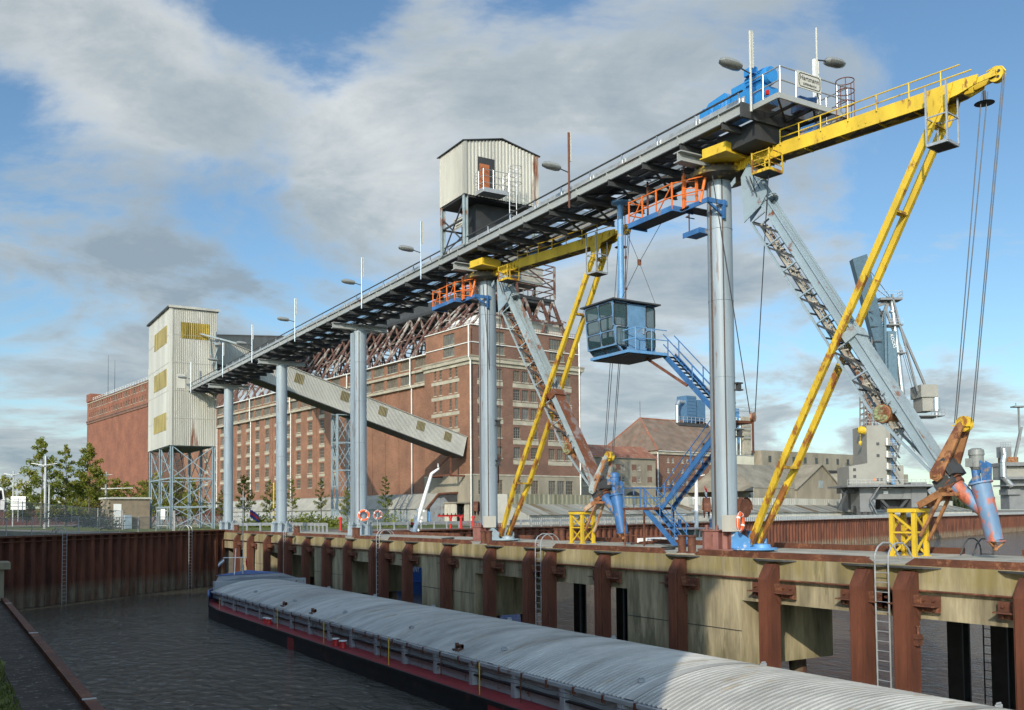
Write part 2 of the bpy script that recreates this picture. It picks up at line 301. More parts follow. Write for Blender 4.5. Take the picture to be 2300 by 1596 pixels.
    def build(s, name, mats, parent=None, world=True):
        mats = mats if isinstance(mats, (list, tuple)) else [mats]
        vs = s.v
        if parent is None:
            xs = [v.x for v in vs]; ys = [v.y for v in vs]; zs = [v.z for v in vs]
            T = Matrix.Translation(((min(xs)+max(xs))/2, (min(ys)+max(ys))/2, min(zs)))
        else: T = W[parent.name]
        if world: inv = T.inverted(); vs = [inv @ v for v in vs]
        me = bpy.data.meshes.new(name); me.from_pydata([tuple(v) for v in vs], [], s.f)
        for m in mats: me.materials.append(m)
        me.polygons.foreach_set('use_smooth', s.sm); me.polygons.foreach_set('material_index', s.mi); me.update()
        if any(s.sm): me.set_sharp_from_angle(angle=.7)
        o = bpy.data.objects.new(name, me); col.objects.link(o)
        if parent is None: o.matrix_world = T; W[o.name] = T
        else: o.parent = parent; W[o.name] = T
        return o
def tag(o, label, cat, group=None):
    o['label'] = label; o['category'] = cat
    if group: o['group'] = group
    return o
def thing(name, label, cat, loc=(0, 0, 0), rz=0, group=None):
    o = bpy.data.objects.new(name, None); col.objects.link(o); o.location = loc; o.rotation_euler = (0, 0, rz)
    o.empty_display_size = .2; W[o.name] = Matrix.Translation(loc) @ Matrix.Rotation(rz, 4, 'Z'); return tag(o, label, cat, group)
def kind(o, k): o['kind'] = k; return o
def dup(root, loc, rz=None, label=None, group=None, scale=None):
    r = root.copy(); col.objects.link(r); r.location = loc
    if rz is not None: r.rotation_euler = (0, 0, rz)
    if scale: r.scale = (scale,)*3
    if label: r['label'] = label
    if group: r['group'] = group
    W[r.name] = Matrix.Translation(loc) @ Matrix.Rotation(r.rotation_euler.z, 4, 'Z')
    for ch in list(root.children):
        c = ch.copy(); col.objects.link(c); c.parent = r; W[c.name] = W[r.name]
        for g in list(ch.children):
            d = g.copy(); col.objects.link(d); d.parent = c
    return r
def place(o, parent, loc, rz=0):        # a copied part set at its own spot under its thing
    c = o.copy(); col.objects.link(c); c.parent = parent; c.location = loc; c.rotation_euler = (0, 0, rz); return c
def text(name, body, size, parent, loc, ux, uz, mat):
    """lettering: ux = reading direction, uz = up, in the parent's frame"""
    cu = bpy.data.curves.new(name, 'FONT'); cu.body = body; cu.size = size; cu.align_x = 'CENTER'; cu.align_y = 'CENTER'; cu.extrude = .004
    cu.materials.append(mat); o = bpy.data.objects.new(name, cu); col.objects.link(o); o.parent = parent
    ux, uz = V(ux).normalized(), V(uz).normalized(); nz = ux.cross(uz)
    bpy.context.view_layer.update(); me = bpy.data.meshes.new_from_object(o.evaluated_get(bpy.context.evaluated_depsgraph_get())); bpy.data.objects.remove(o); o = bpy.data.objects.new(name, me); col.objects.link(o); o.parent = parent
    o.matrix_local = Matrix(((ux.x, uz.x, nz.x, loc[0]), (ux.y, uz.y, nz.y, loc[1]), (ux.z, uz.z, nz.z, loc[2]), (0, 0, 0, 1))); return o
ORD = ['first', 'second', 'third', 'fourth', 'fifth', 'sixth', 'seventh', 'eighth', 'ninth', 'tenth', 'eleventh', 'twelfth', 'thirteenth', 'fourteenth', 'fifteenth', 'sixteenth', 'seventeenth', 'eighteenth', 'nineteenth', 'twentieth']
WATER = -5.5
# ================================================================ setting
kind(MB().poly([(-3500, -3500, WATER), (3500, -3500, WATER), (3500, 3500, WATER), (-3500, 3500, WATER)]).build('water', m_water), 'structure')
def quayY(x): return 98.8+.35*(x-60.8)
LAND = [(-400, -300), (-60, 27), (-14, 68.2), (4.2, 84.5), (22.6, 101), (26.2, 103.4), (33.8, 103.4), (33.8, quayY(33.8)), (60.8, 98.8), (153.6, quayY(153.6)), (298, 182), (900, 390), (3300, 1000), (3300, 3300), (-3300, 3300), (-3300, -300)]
kind(MB().poly([(x, y, -6.5) for x, y in LAND], (0, 0, 6.5)).build('ground', m_gravel), 'structure')
# ---- terrace the camera looks along, bottom left
kind(MB().box(-60, 2.5, -40, 52, -8, -2.0).build('quay_terrace', M('dark paving', (.06, .048, .038), .85, var=.55, vs=1.2, bump=.6, bs=9, rust=.16, rc=(.2, .19, .17), rs=5)), 'structure')
kind(MB().poly([(-60, -40, -1.99)]+[(1.35+.12*math.sin(k*1.7)+.1*math.sin(k*.6), -40+k*1.5, -1.99) for k in range(62)]+[(-60, 52, -1.99)], (0, 0, .02)).build('grass_verge', m_grass), 'structure')
gb = MB()
for i in range(8000):
    y = random.uniform(8, 50); x = 1.45-abs(random.gauss(0, .9)); h = random.uniform(.05, .14); a = random.uniform(0, 6.28); dx, dy = .02*math.cos(a), .02*math.sin(a)
    gb.add([(x-dx, y-dy, -1.98), (x+dx, y+dy, -1.98), (x+random.uniform(-.05, .05), y+random.uniform(-.05, .05), -1.98+h)], [(0, 1, 2)])
kind(gb.build('grass', m_grass), 'stuff')
q = thing('quay_edge_rail', 'rust brown steel angle along the edge of the dark paving at bottom left', 'edge rail', (2.6, 30, -2))
e = MB(); e.box(2.5, 2.72, -20, 48.3, -2.1, -1.86); e.build('edge_bar', m_rust2, q)
for y in (20.4, 33, 45):
    MB().box(2.48, 2.74, y, y+.12, -1.86, -1.845).build('joint_plate', m_galv, q)
t_ = thing('stone_post', 'dark stone block with a projecting cap at the left end of the rusty edge rail', 'post', (1.6, 49, -2))
MB().box(1.0, 2.62, 48.4, 50, -2, -.6).build('shaft', m_concd, t_); MB().box(.8, 2.86, 48.2, 50.2, -.6, -.3).build('cap', m_concd, t_)
# ---- sheet pile walls
def pile_wall(name, pts, nsign, z0, z1, pitch, dep, label, capm=None):
    t = thing(name, label, 'quay wall', (*pts[0], z0))
    for a, b_ in zip(pts, pts[1:]):
        a, b_ = V((*a, 0)), V((*b_, 0)); u = (b_-a); Lg = u.length; u.normalize(); nr = V((u.y, -u.x, 0))*nsign
        MB().corr(a+nr*.03+V((0, 0, z0)), u, Lg, (0, 0, z1-z0), nr, pitch, dep).build('sheet_pile_face', m_rust, t)
        c = MB(); c.bar(a+nr*(dep/2+.1)+V((0, 0, z1+.06)), b_+nr*(dep/2+.1)+V((0, 0, z1+.06)), dep+.35, .14); c.build('capping_beam', m_rust2, t)
        wv = MB(); wv.bar(a+nr*(dep+.1)+V((0, 0, z1-.35)), b_+nr*(dep+.1)+V((0, 0, z1-.35)), .05, .06); wv.build('wale', m_rust2, t)
    return t
pile_wall('sheet_pile_wall', [(-14, 68.2), (4.2, 84.5), (22.6, 101)], 1, -6.5, .12, 1.1, .38, 'dark red sheet pile wall with a ladder closing the basin at the left')
pile_wall('sheet_pile_wall', [(22.6, 101), (26.2, 103.4)], 1, -6.5, .12, 1.1, .38, 'short sunlit run of rusty sheet piling just left of the concrete pier end')
pile_wall('sheet_pile_wall', [(33.8, quayY(33.8)), (60.8, 98.8), (153.6, quayY(153.6)), (298, 182), (900, 390)], 1, -6.5, -.08, 1.35, .4, 'long red brown sheet pile wall of the far bank behind the pier')
# ================================================================ pier
pier = thing('concrete_pier', 'long stained concrete pier on caissons carrying the grey columns', 'pier', (30, 60, 0))
PY0, PY1 = -12, 104
MB().box(26.25, 33.8, PY0, PY1, -.4, 0).build('deck', m_deck, pier)
jy = [PY0, 6, 26.75, 33.9, 47.7, 54.8, 67.3, 74.8, 88.3, 95.7, PY1]
for a, b_ in zip(jy, jy[1:]):
    MB().box(26.1, 26.9, a+.012, b_-.012, -.78, -.03).build('fascia_band', m_conc, pier)
    MB().box(26.22, 26.9, a+.012, b_-.012, -1.66, -.78).build('edge_beam', m_conc, pier)
MB().box(33.1, 33.75, PY0, PY1, -1.2, -.4).build('rear_beam', m_concd, pier)
for a, b_ in ((5.6, 12.6), (26.8, 33.8), (47.8, 54.7), (67.4, 74.7), (88.4, 95.6)):
    c = MB(); c.box(26.2, 31.2, a, b_, -4.15, -.41); c.build('caisson', m_conc, pier)
    j = MB(); j.box(26.185, 26.2, a, b_, -2.83, -2.80); j.build('joint', m_dark, pier)
    for y in (a+1, b_-1):
        for x, s in ((27.2, -.6), (30.2, .6)):
            MB().tube((x, y, -4.15), (x+s*.5, y, -7), .35, None, 10).build('caisson_pile', m_rust, pier)
rp = MB()
for a in range(-12, 103, 3): rp.tube((26.03, a, -.78), (26.03, a+3, -.78), .035, None, 6)
rp.build('service_pipe', m_rust2, pier)
def edge_seg(a, b_):
    e = MB(); e.poly([(26.2, a, .0), (26.2, b_, .0), (26.2, b_-.35, .2), (26.2, a+.35, .2)], (.1, 0, 0)); e.box(26.3, 26.55, a+.4, b_-.4, .12, .17); e.box(26.12, 26.2, a+.2, b_-.2, -.06, .03); return e
for a, b_ in ((8, 19.6), (20.8, 29.4), (31.2, 39.8), (41.2, 46.4), (48.2, 60), (61.6, 66.2), (68, 80.4), (82, 103)):
    edge_seg(a, b_).build('edge_angle', m_rust2, pier)
for a, b_ in ((5, 20.2), (22.6, 41), (44, 61), (64, 88)):
    MB().box(33.55, 33.8, a, b_, 0, .24).build('rear_curb', m_rust2, pier)
m_drain = M('limescale run', (.5, .5, .47), .8, var=.4, vs=3)
# ---- fender piles
PIL = [15.4, 19.3, 20.95, 25, 30, 35.1, 39.5, 41.3, 45.4, 50.6, 56, 59.8, 61.5, 66.4, 70.9, 75.6, 80.2, 82, 86.3, 91.7, 96.5]
def fender(y0):
    t = thing('fender_pile', 'x', 'fender pile', (25.8, y0, -6.5), 0, 'rusty fender piles along the pier front')
    b = MB(); hw = .3; x0, x1 = 25.5, 26.05
    pr = [(x1, -.18), (x0+.32, -.2), (x0+.05, -.62), (x0, -.75), (x0, -7), (x1, -7)]
    b.poly([(x, y0-hw+.08, z) for x, z in pr], (0, 2*hw-.16, 0))
    for s in (-1, 1): b.poly([(x+.07 if i not in (0, 5) else x, y0+s*hw-(.08 if s > 0 else 0), z-.02) for i, (x, z) in enumerate(pr)], (0, .08, 0))
    b.box(x0-.025, x0, y0-.05, y0+.05, -7, -.95); b.build('pile_shaft', m_rust, t)
    for s in (-1, 1):
        k = MB(); ya, yb = sorted((y0+s*hw, y0+s*(hw+.72))); k.box(26.0, 26.09, ya, yb, -1.42, -.92); k.box(25.72, 26.0, ya, yb, -1.24, -1.2)
        for q in (.2, .55):
            for z in (-1.05, -1.35): k.tube((25.94, y0+s*(hw+q), z), (26.0, y0+s*(hw+q), z), .05, None, 6)
        k.poly([(25.7, y0+s*hw, -.9), (26.05, y0+s*hw, -.9), (26.05, y0+s*hw, -1.7), (25.9, y0+s*hw, -1.55)], (0, s*.04, 0)); k.build('bracket', m_rust2, t)
    p = MB(); p.poly([(26.1, y0-1.05, -.1), (25.85, y0-.6, -.1), (25.72, y0, -.1), (25.85, y0+.6, -.1), (26.1, y0+1.05, -.1)], (0, 0, .05)); p.build('cap_plate', m_drk2, t)
    return t
f0 = fender(PIL[0])
def bitt(t, s, z):
    b = MB(); y0 = W[t.name].translation.y+s*.36; b.box(25.75, 26.0, y0-.06, y0+.06, z-.25, z+.1); b.box(25.72, 26.02, y0-.1, y0+.1, z-.05, z); b.tube((25.87, y0, z+.1), (25.87, y0, z+.32), .05); b.lathe((25.87, y0, z+.32), [(.08, 0), (.08, .03), (0, .04)], 8); b.build('mooring_bitt', m_rust2, t)
for i, y in enumerate(PIL):
    o = f0 if i == 0 else dup(f0, (25.8, y, -6.5))
    o['label'] = 'rusty fender pile ' + ['cut by the right edge of the photo', 'right of the hooped ladder nearest the camera', 'left of the hooped ladder nearest the camera', 'on the right end of the nearest concrete caisson', 'on the nearest concrete caisson, below two bollards', 'alone in the opening left of the nearest caisson', 'right of the second hooped ladder', 'left of the second hooped ladder',
        'left of the dark opening by the second ladder', 'on the second concrete caisson from the right', 'beside the slit showing the blue hull', 'right of the third hooped ladder', 'left of the third hooped ladder'][i] if i < 13 else f'rusty fender pile in the shaded far stretch, {ORD[i-13]} one left of the third hooped ladder'
    if i in (1, 2):
        for z in (-2.2, -4.5): bitt(o, -1 if i == 2 else 1, z) if False else bitt(o, 1 if i == 2 else -1, z)
# ---- ladders
def ladder(name, x, y, zb, zt, label, dx=-1, m=None, hoop=True, ux=(0, 1, 0)):
    m = m or m_galv; t = thing(name, label, 'ladder', (x, y, zb), 0, 'quay ladders'); u = V(ux).normalized(); c = V((x, y, 0)); Zv = V((0, 0, 1)); nrm = V((u.y, -u.x, 0))*dx
    for s in (-1, 1):
        MB().tube(c+u*s*.25+Zv*zb, c+u*s*.25+Zv*zt, .028, None, 8).build('stile', m, t)
        if hoop:
            pts = [c+u*s*.25+Zv*zt]+[c+u*s*.25-nrm*(.55-.55*math.cos(a))+Zv*(zt+.5*math.sin(a)) for a in (.35, .8, 1.3, 1.9, 2.5)]+[c+u*s*.25-nrm*1.25+Zv*(zt-.1)]
            MB().path(pts, .028, 8).build('grab_hoop', m, t)
    r = MB(); z = zb+.15; n_ = 0
    while z < zt-.02:
        MB().tube(c-u*.25+Zv*z, c+u*.25+Zv*z, .016, None, 6).build('rung', m, t); z += .31; n_ += 1
    return t
ladder('steel_ladder', 25.75, 20.12, -6, .18, 'galvanised hooped ladder between two fender piles nearest the camera')
ladder('steel_ladder', 25.75, 40.4, -6, .18, 'galvanised hooped ladder beside the dark opening of the pier')
ladder('steel_ladder', 25.75, 60.65, -6, .18, 'hooped ladder on the pier right of the orange lifebuoy column')
ladder('steel_ladder', 25.75, 81.1, -6, .18, 'hooped ladder on the shaded far part of the pier front')
for px, lb in ((146, 'grey hooped ladder on the dark sheet pile wall left of the barge'), (424, 'narrow ladder at the corner of the sheet pile wall above the barge stern')):
    k = (px-146)/(424-146); bx, by = 8.9+k*(21.6-8.9), 88.3+k*(99.6-88.3)
    ladder('steel_ladder', bx+.3, by-.33, -6, .3, lb, 1, ux=(18.4, 16.5, 0))
ladder('steel_ladder', 33.65, 21.6, -6, .15, 'dark ladder between two black piles under the pier', 1, m_drk2, True)
for i, (y, lb) in enumerate([(20.75, 'right of the dark ladder under the pier'), (22.5, 'left of the dark ladder under the pier'), (43.1, 'right of the pair in the wide opening'), (47.3, 'left of the pair in the wide opening'), (57.5, 'beside the blue hull'), (62.5, 'far inside the opening by the third ladder')]):
    b = MB(); b.ibeam((33.1, y, -7.5), (33.1, y, -.8), .62, .5, .08, (1, 0, 0)); o = b.build('steel_pile', m_dark); tag(o, 'black steel pile under the pier, '+lb, 'pile', 'black piles under the pier')
# ---- bollards on the deck
def bollard_pair(x, y, lb, sc_=1.0):
    for k, dy in enumerate((.3, -.3)):
        b = MB(); b.lathe((x, y+dy, 0), [(.24, 0), (.24, .04), (.17, .05), (.17, .66), (.215, .68), (.215, .74), (0, .745)], 18)
        o = b.build('bollard', m_rust2); tag(o, f'{"left" if k == 0 else "right"} brown bollard of the pair {lb}', 'bollard', 'bollards on the pier')
bollard_pair(26.75, 30.45, 'at the pier edge by the blue stair')
bollard_pair(26.75, 47.4, 'at the pier edge near the grey loader base')
bollard_pair(33.2, 49.6, 'behind the grey loader base')
bollard_pair(26.75, 67.1, 'at the pier edge right of the lifebuoy column')
bollard_pair(26.75, 80.8, 'at the pier edge left of the lifebuoy column')
bollard_pair(26.9, 100.8, 'at the far left end of the pier')
# ================================================================ columns
COLS = [31.3, 52.3, 73.6, 94.5, 115.0]
def column(i, y):
    lab = ['tall grey column nearest the camera with an orange lifebuoy at its foot', 'tall grey column behind the grey loader base, second from the right', 'grey column with an orange lifebuoy, middle one of five', 'smooth grey blue column second from the left', 'smooth grey blue column leftmost of the five'][i]
    t = thing('steel_column', lab, 'column', (29.7, y, 0), 0, 'columns carrying the conveyor bridge')
    zb = .9 if i < 3 else .6
    s = MB(); s.tube((29.7, y, zb-.3), (29.7, y, 16.9), .56 if i < 2 else .54, .54, 40); s.build('shaft', m_colm, t)
    w_ = MB()
    for z in (4.2, 7.6, 11, 14.2): w_.lathe((29.7, y, z), [(.545, -.012), (.562, 0), (.545, .012)], 40)
    w_.build('weld_seam', m_colm, t)
    pm = m_pink if i < 2 else m_colm
    for a in range(8):
        g = MB(); an = a*math.pi/4+.39; c, s_ = math.cos(an), math.sin(an); g.bar((29.7+c*.5, y+s_*.5, .45), (29.7+c*1.0, y+s_*1.0, .45), .26, .86); g.bar((29.7+c*.55, y+s_*.55, .9), (29.7+c*1.08, y+s_*1.08, .9), .4, .05)
        g.tube((29.7+c*.85, y+s_*.85, .92), (29.7+c*.85, y+s_*.85, 1.12), .07, None, 6); g.build('foot_bracket', pm, t)
    b = MB(); b.tube((29.7, y, 0), (29.7, y, .9), .6, None, 24); b.lathe((29.7, y, .02), [(1.2, 0), (1.2, .06), (.6, .06)], 24); b.build('pedestal', pm, t)
    b = MB(); b.ibeam((27.3, y, 17.1), (32.1, y, 17.1), .5, .46, .05); b.box(29.1, 30.3, y-.45, y+.45, 16.84, 16.9); b.build('head_beam', m_girder, t)
    if i == 2:
        b = MB(); b.box(28.95, 29.15, y-.2, y+.25, .9, 16.6); b.build('cable_tray', m_colm, t)
    if i in (1, 2, 0):
        p = MB(); p.tube((29.7-.3, y-.5, 1), (29.7-.3, y-.5, 16.7), .026, None, 6); p.tube((29.13, y-.05, 0), (29.13, y-.05, 16.7), .045 if i == 0 else .025, None, 6); p.build('conduit', m_brn, t)
    if i < 2:
        for z in ((4.95, 7.0) if i == 0 else (4.7, 7.2)):
            b = MB(); b.box(29.9, 30.25, y-.72, y-.5, z, z+.06); b.box(29.9, 30.25, y-.72, y-.5, z+.3, z+.36); b.box(30.0, 30.15, y-.7, y-.5, z+.06, z+.3); b.build('wall_bracket', m_drk2, t)
        b = MB(); b.box(28.95, 29.55, y-1.15, y-.62, .85, 1.55); b.build('junction_box', m_cladw, t)
    return t
for i, y in enumerate(COLS): column(i, y)
# cable reels at the column feet
def reel(c, lb, ax):
    t = thing('cable_reel', lb, 'cable reel', c, 0, 'rusty cable reels by the columns'); c = V(c); ax = V(ax).normalized()
    b = MB(); b.lathe(c, [(0, -.11), (.42, -.11), (.42, -.09), (.16, -.09), (.16, .09), (.42, .09), (.42, .11), (0, .11)], 22, ax); b.build('drum', m_rust2, t)
    h = MB(); a = ax.cross(V((0, 0, 1))).normalized(); n = 9; pts = [c+(a*math.cos(k)+V((0, 0, 1))*math.sin(k))*.48 for k in [(-.3+i*3.6/n) for i in range(n+1)]]
    for p, q in zip(pts, pts[1:]): h.add([p-ax*.15, p+ax*.15, q+ax*.15, q-ax*.15], [(0, 1, 2, 3)])
    h.build('hood', m_rust2, t)
    s = MB(); s.bar(c-V((0, 0, .1)), (29.7, W[t.name].translation.y+.1, c.z-.1), .1); s.build('bracket', m_dark, t)
reel((30.5, 30.95, 1.85), 'rust brown cable reel under a hood right of the nearest column', (.2, -1, 0))
reel((29.05, 31.75, 1.85), 'rust brown cable reel half hidden left of the nearest column', (1, -.75, 0))
reel((29.05, 52.7, 2.0), 'brown cable reel left of the second column', (1, -.8, 0))
# lifebuoys
def buoy(c, ax, lb, m=m_buoy, r=.34):
    c = V(c); t = thing('lifebuoy', lb, 'lifebuoy', c, 0, 'lifebuoys'); MB().torus(c, r, .085, ax, 28, 10).build('ring', m, t)
    d = V(ax).normalized(); a = d.cross(V((0, 0, 1))).normalized(); b_ = a.cross(d)
    for k in range(4):
        an = k*math.pi/2+.5; s = MB(); p = [c+(a*math.cos(an+q)+b_*math.sin(an+q))*r for q in (-.11, .11)]; s.tube(p[0], p[1], .092, None, 12); s.build('band', m_white, t)
    MB().torus(c, r+.1, .012, ax, 28, 5).build('grab_line', m_white, t); return t
buoy(P(1663, 1173, 40.3), (.55, -1, 0), 'orange lifebuoy with white bands hanging by the blue loader base')
buoy(P(817, 1158, 77.6), (-.5, -1, 0), 'orange lifebuoy hanging on the middle grey column', r=.38)
buoy(P(849, 1157, 92), (-.3, -1, 0), 'faded pink and white lifebuoy on a post behind the middle column', M('faded buoy', (.45, .14, .1), .6), .36)
p_ = MB(); p = P(849, 1157, 92); p_.tube((p.x, p.y+.15, 0), (p.x, p.y+.15, 2.2), .04); tag(p_.build('buoy_post', m_galv), 'thin post carrying the faded pink lifebuoy', 'post')
# ================================================================ conveyor bridge
br = thing('conveyor_bridge', 'long grey steel conveyor bridge running level across the columns to the tower', 'conveyor bridge', (29.7, 77, 17.3))
BY0, BY1 = 27.9, 127.2
for x in (27.85, 31.55):
    g = MB(); g.ibeam((x, BY0, 18.06), (x, BY1, 18.06), .26, .5, .04); y = BY0+1.3
    while y < BY1:
        s = -1 if x < 29 else 1; g.box(min(x, x+s*.12), max(x, x+s*.12), y-.012, y+.012, 17.85, 18.27); y += 2.6
    g.build('main_girder', m_girder, br)
    MB().bar((x, BY0, 17.79), (x, BY1, 17.79), .3, .05).build('bottom_flange', m_dark, br)
    k = MB(); xx = x+(.12 if x < 29 else -.12); k.box(xx-.02, xx+.02, BY0, BY1, 18.33, 18.62); k.build('kick_plate', m_galv, br)
    h = MB(); h.tube((x, BY0, 18.82), (x, BY1, 18.82), .045, None, 6); y = BY0+.2
    h.build('handrail', m_drk2, br)
    while y < BY1:
        MB().box(x-.03, x+.03, y-.03, y+.03, 18.3, 18.82).build('rail_post', m_alu, br); y += 2.6
    if x > 29: break
y = BY0+.9; i = 0
while y < BY1-.5:
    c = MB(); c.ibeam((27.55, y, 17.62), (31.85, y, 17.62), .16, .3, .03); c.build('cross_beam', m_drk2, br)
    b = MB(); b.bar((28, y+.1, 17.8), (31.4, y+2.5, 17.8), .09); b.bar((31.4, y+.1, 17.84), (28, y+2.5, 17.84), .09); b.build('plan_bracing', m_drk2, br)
    for x0, x1 in ((28.05, 29.05), (29.2, 30.25), (30.4, 31.4)):
        if (i*7+int(x0*3)) % 5: MB().poly([(x0, y+.15, 18.12), (x1, y+.15, 18.12), (x1, y+2.3, 18.12), (x0, y+2.3, 18.12)]).build('grating_panel', m_grate, br) if i < 33 else 0
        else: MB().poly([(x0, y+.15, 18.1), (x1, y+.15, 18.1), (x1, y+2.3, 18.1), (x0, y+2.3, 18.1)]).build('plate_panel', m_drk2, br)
    y += 2.6; i += 1
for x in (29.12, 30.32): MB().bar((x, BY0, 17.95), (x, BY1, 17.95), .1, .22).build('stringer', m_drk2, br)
b = MB(); b.box(29.0, 30.5, BY0+3.6, BY1, 18.5, 18.62); b.build('belt', m_dark, br)
y = BY0+4
while y < BY1: MB().bar((28.9, y, 18.4), (30.6, y, 18.4), .08).build('idler_frame', m_galv, br); y += 5.2
# end platform
pl = thing('end_platform', 'railed grey service platform at the near end of the conveyor bridge', 'platform', (30.3, 27, 18))
c = MB(); c.poly([(28.3, 26.35, 18.15), (32.2, 26.35, 18.15), (32.2, 27.85, 18.15), (28.3, 27.85, 18.15)]); c.build('grating', mesh_mat('rust grating', (.2, .15, .12), 1, 1, .25), pl)
c = MB()
for a, b_ in (((28.2, 26.3), (32.3, 26.3)), ((28.2, 26.3), (28.2, 27.9)), ((32.3, 26.3), (32.3, 28.2))): c.bar((*a, 18.1), (*b_, 18.1), .08, .22)
c.build('frame', m_girder, pl)
c = MB()
for x in (29.3, 30.3, 31.3): c.bar((x, 26.3, 18.04), (x, 27.9, 18.04), .08, .12)
c.bar((28.3, 26.4, 17.98), (30.2, 27.8, 17.98), .07); c.bar((30.3, 26.4, 17.98), (32.1, 27.8, 17.98), .07); c.build('joist', m_dark, pl)
r_ = MB()
for z in (18.75, 19.3): r_.path([(28.3, 27.9, z), (28.3, 26.3, z), (32.25, 26.3, z), (32.25, 28.3, z)], .028)
r_.build('railing', m_galv, pl)
for x, y in ((28.3, 27.2), (28.3, 26.3), (29.2, 26.3), (30.6, 26.3), (31.6, 26.3), (32.25, 26.3), (32.25, 27.4)): MB().tube((x, y, 18.15), (x, y, 19.3), .032).build('railing_post', m_alu, pl)
h = MB()
for z in (18.4, 18.9, 19.35): h.torus((31.75, 26.0, z), .36, .022, (0, 0, 1), 20, 6)
for a in range(5): h.tube((31.75+.36*math.cos(a*1.2-2.4), 26+.36*math.sin(a*1.2-2.4), 17.7), (31.75+.36*math.cos(a*1.2-2.4), 26+.36*math.sin(a*1.2-2.4), 19.35), .018)
h.build('ladder_cage', m_rust2, pl)
def sign(name, c, ux, w_, h_, lb, s1):
    t = thing(name, lb, 'sign', c, 0, 'white maker signs'); c = V(c); ux = V(ux).normalized(); n_ = V((ux.y, -ux.x, 0)); Zv = V((0, 0, 1))
    MB().bar(c-ux*w_/2, c+ux*w_/2, .03, h_).build('board', m_cladw, t)
    rr = MB(); f = c+n_*.02; hw, hh = w_/2-.07, h_/2-.07; rad = .12; pts = []
    for qx, qz, a0 in ((hw-rad, hh-rad, 0), (-hw+rad, hh-rad, 1), (-hw+rad, -hh+rad, 2), (hw-rad, -hh+rad, 3)):
        pts += [f+ux*(qx+rad*math.cos((a0+k/4)*math.pi/2))+Zv*(qz+rad*math.sin((a0+k/4)*math.pi/2)) for k in range(5)]
    for a, b_ in zip(pts, pts[1:]+pts[:1]): rr.bar(a, b_, .012, .03)
    rr.build('border', m_dark, t)
    text('lettering', 'Hartmann', s1, t, tuple(n_*.025+Zv*.09), ux, Zv, m_dark); text('lettering', 'OFFENBACH', s1*.5, t, tuple(n_*.025-Zv*.15), ux, Zv, m_dark)
sign('maker_sign', (29.9, 26.24, 18.98), (1, 0, 0), 1.35, .68, 'white sign reading Hartmann OFFENBACH on the end platform railing', .27)
sign('maker_sign', (28.35, 53.5, 20.3), (0, -1, 0), 1.5, .7, 'white sign reading Hartmann OFFENBACH under the hut on stilts', .28)
b = MB(); b.box(28.6, 31.2, 27.95, 30.2, 17.0, 17.78); b.build('discharge_hopper', m_dark, br); MB().bar((27.7, 27.86, 18.0), (31.7, 27.86, 18.0), .1, .6).build('end_beam', m_drk2, br)
# drive unit
dr = thing('belt_drive', 'bright blue gearbox and motor on top of the bridge near its end', 'motor', (29.3, 30, 18.6))
g = MB(); g.poly([(28.8, y, z) for y, z in ((31.4, 18.65), (31.4, 19.2), (30.9, 19.62), (29.9, 19.72), (29.6, 19.4), (29.6, 18.65))], (.85, 0, 0))
for k in range(7): g.poly([(28.74, 31.2-k*.22, 18.7), (28.74, 31.2-k*.22, 19.4), (28.74, 31.14-k*.22, 19.45), (28.74, 31.14-k*.22, 18.7)], (.97, 0, 0))
g.tube((28.6, 31.0, 19.1), (29.8, 31.0, 19.1), .28, None, 16); g.tube((28.65, 30.3, 19.1), (29.75, 30.3, 19.1), .2, None, 16); g.box(28.7, 29.8, 29.4, 31.5, 18.55, 18.68); g.build('gearbox', M('gloss blue', (.03, .22, .52), .25, var=.12), dr)
m_gb = bpy.data.materials['gloss blue']
g = MB(); g.box(28.85, 29.6, 28.75, 29.55, 18.6, 19.75); g.build('coupling_housing', m_gb, dr)
g = MB(); g.tube((29.25, 28.85, 19.7), (29.25, 27.75, 19.7), .36, None, 20); g.tube((29.25, 27.76, 19.7), (29.25, 27.6, 19.7), .39, .34, 20)
for k in range(16): a = k*math.pi/8; g.bar((29.25+.38*math.cos(a), 28.8, 19.7+.38*math.sin(a)), (29.25+.38*math.cos(a), 27.9, 19.7+.38*math.sin(a)), .03)
g.box(28.75, 29.05, 28.2, 28.7, 19.9, 20.2); g.build('motor', m_gb, dr)
MB().box(28.8, 29.8, 27.8, 28.7, 18.55, 19.3).build('motor_base', m_gb, dr)
m2 = MB(); m2.tube((30.4, 27.2, 18.55), (31.0, 26.75, 18.55), .24, None, 16); m2.box(30.2, 30.6, 27.0, 27.5, 18.2, 18.8); tag(m2.build('pump_motor', m_blue), 'small dark blue motor behind the end platform railing', 'motor')
eb = MB(); eb.box(28.6, 28.72, 27.25, 27.37, 18.6, 18.78); eb.box(28.57, 28.6, 27.28, 27.34, 18.65, 18.73); tag(eb.build('stop_button_box', m_red), 'small red emergency stop box beside the blue drive', 'button box')
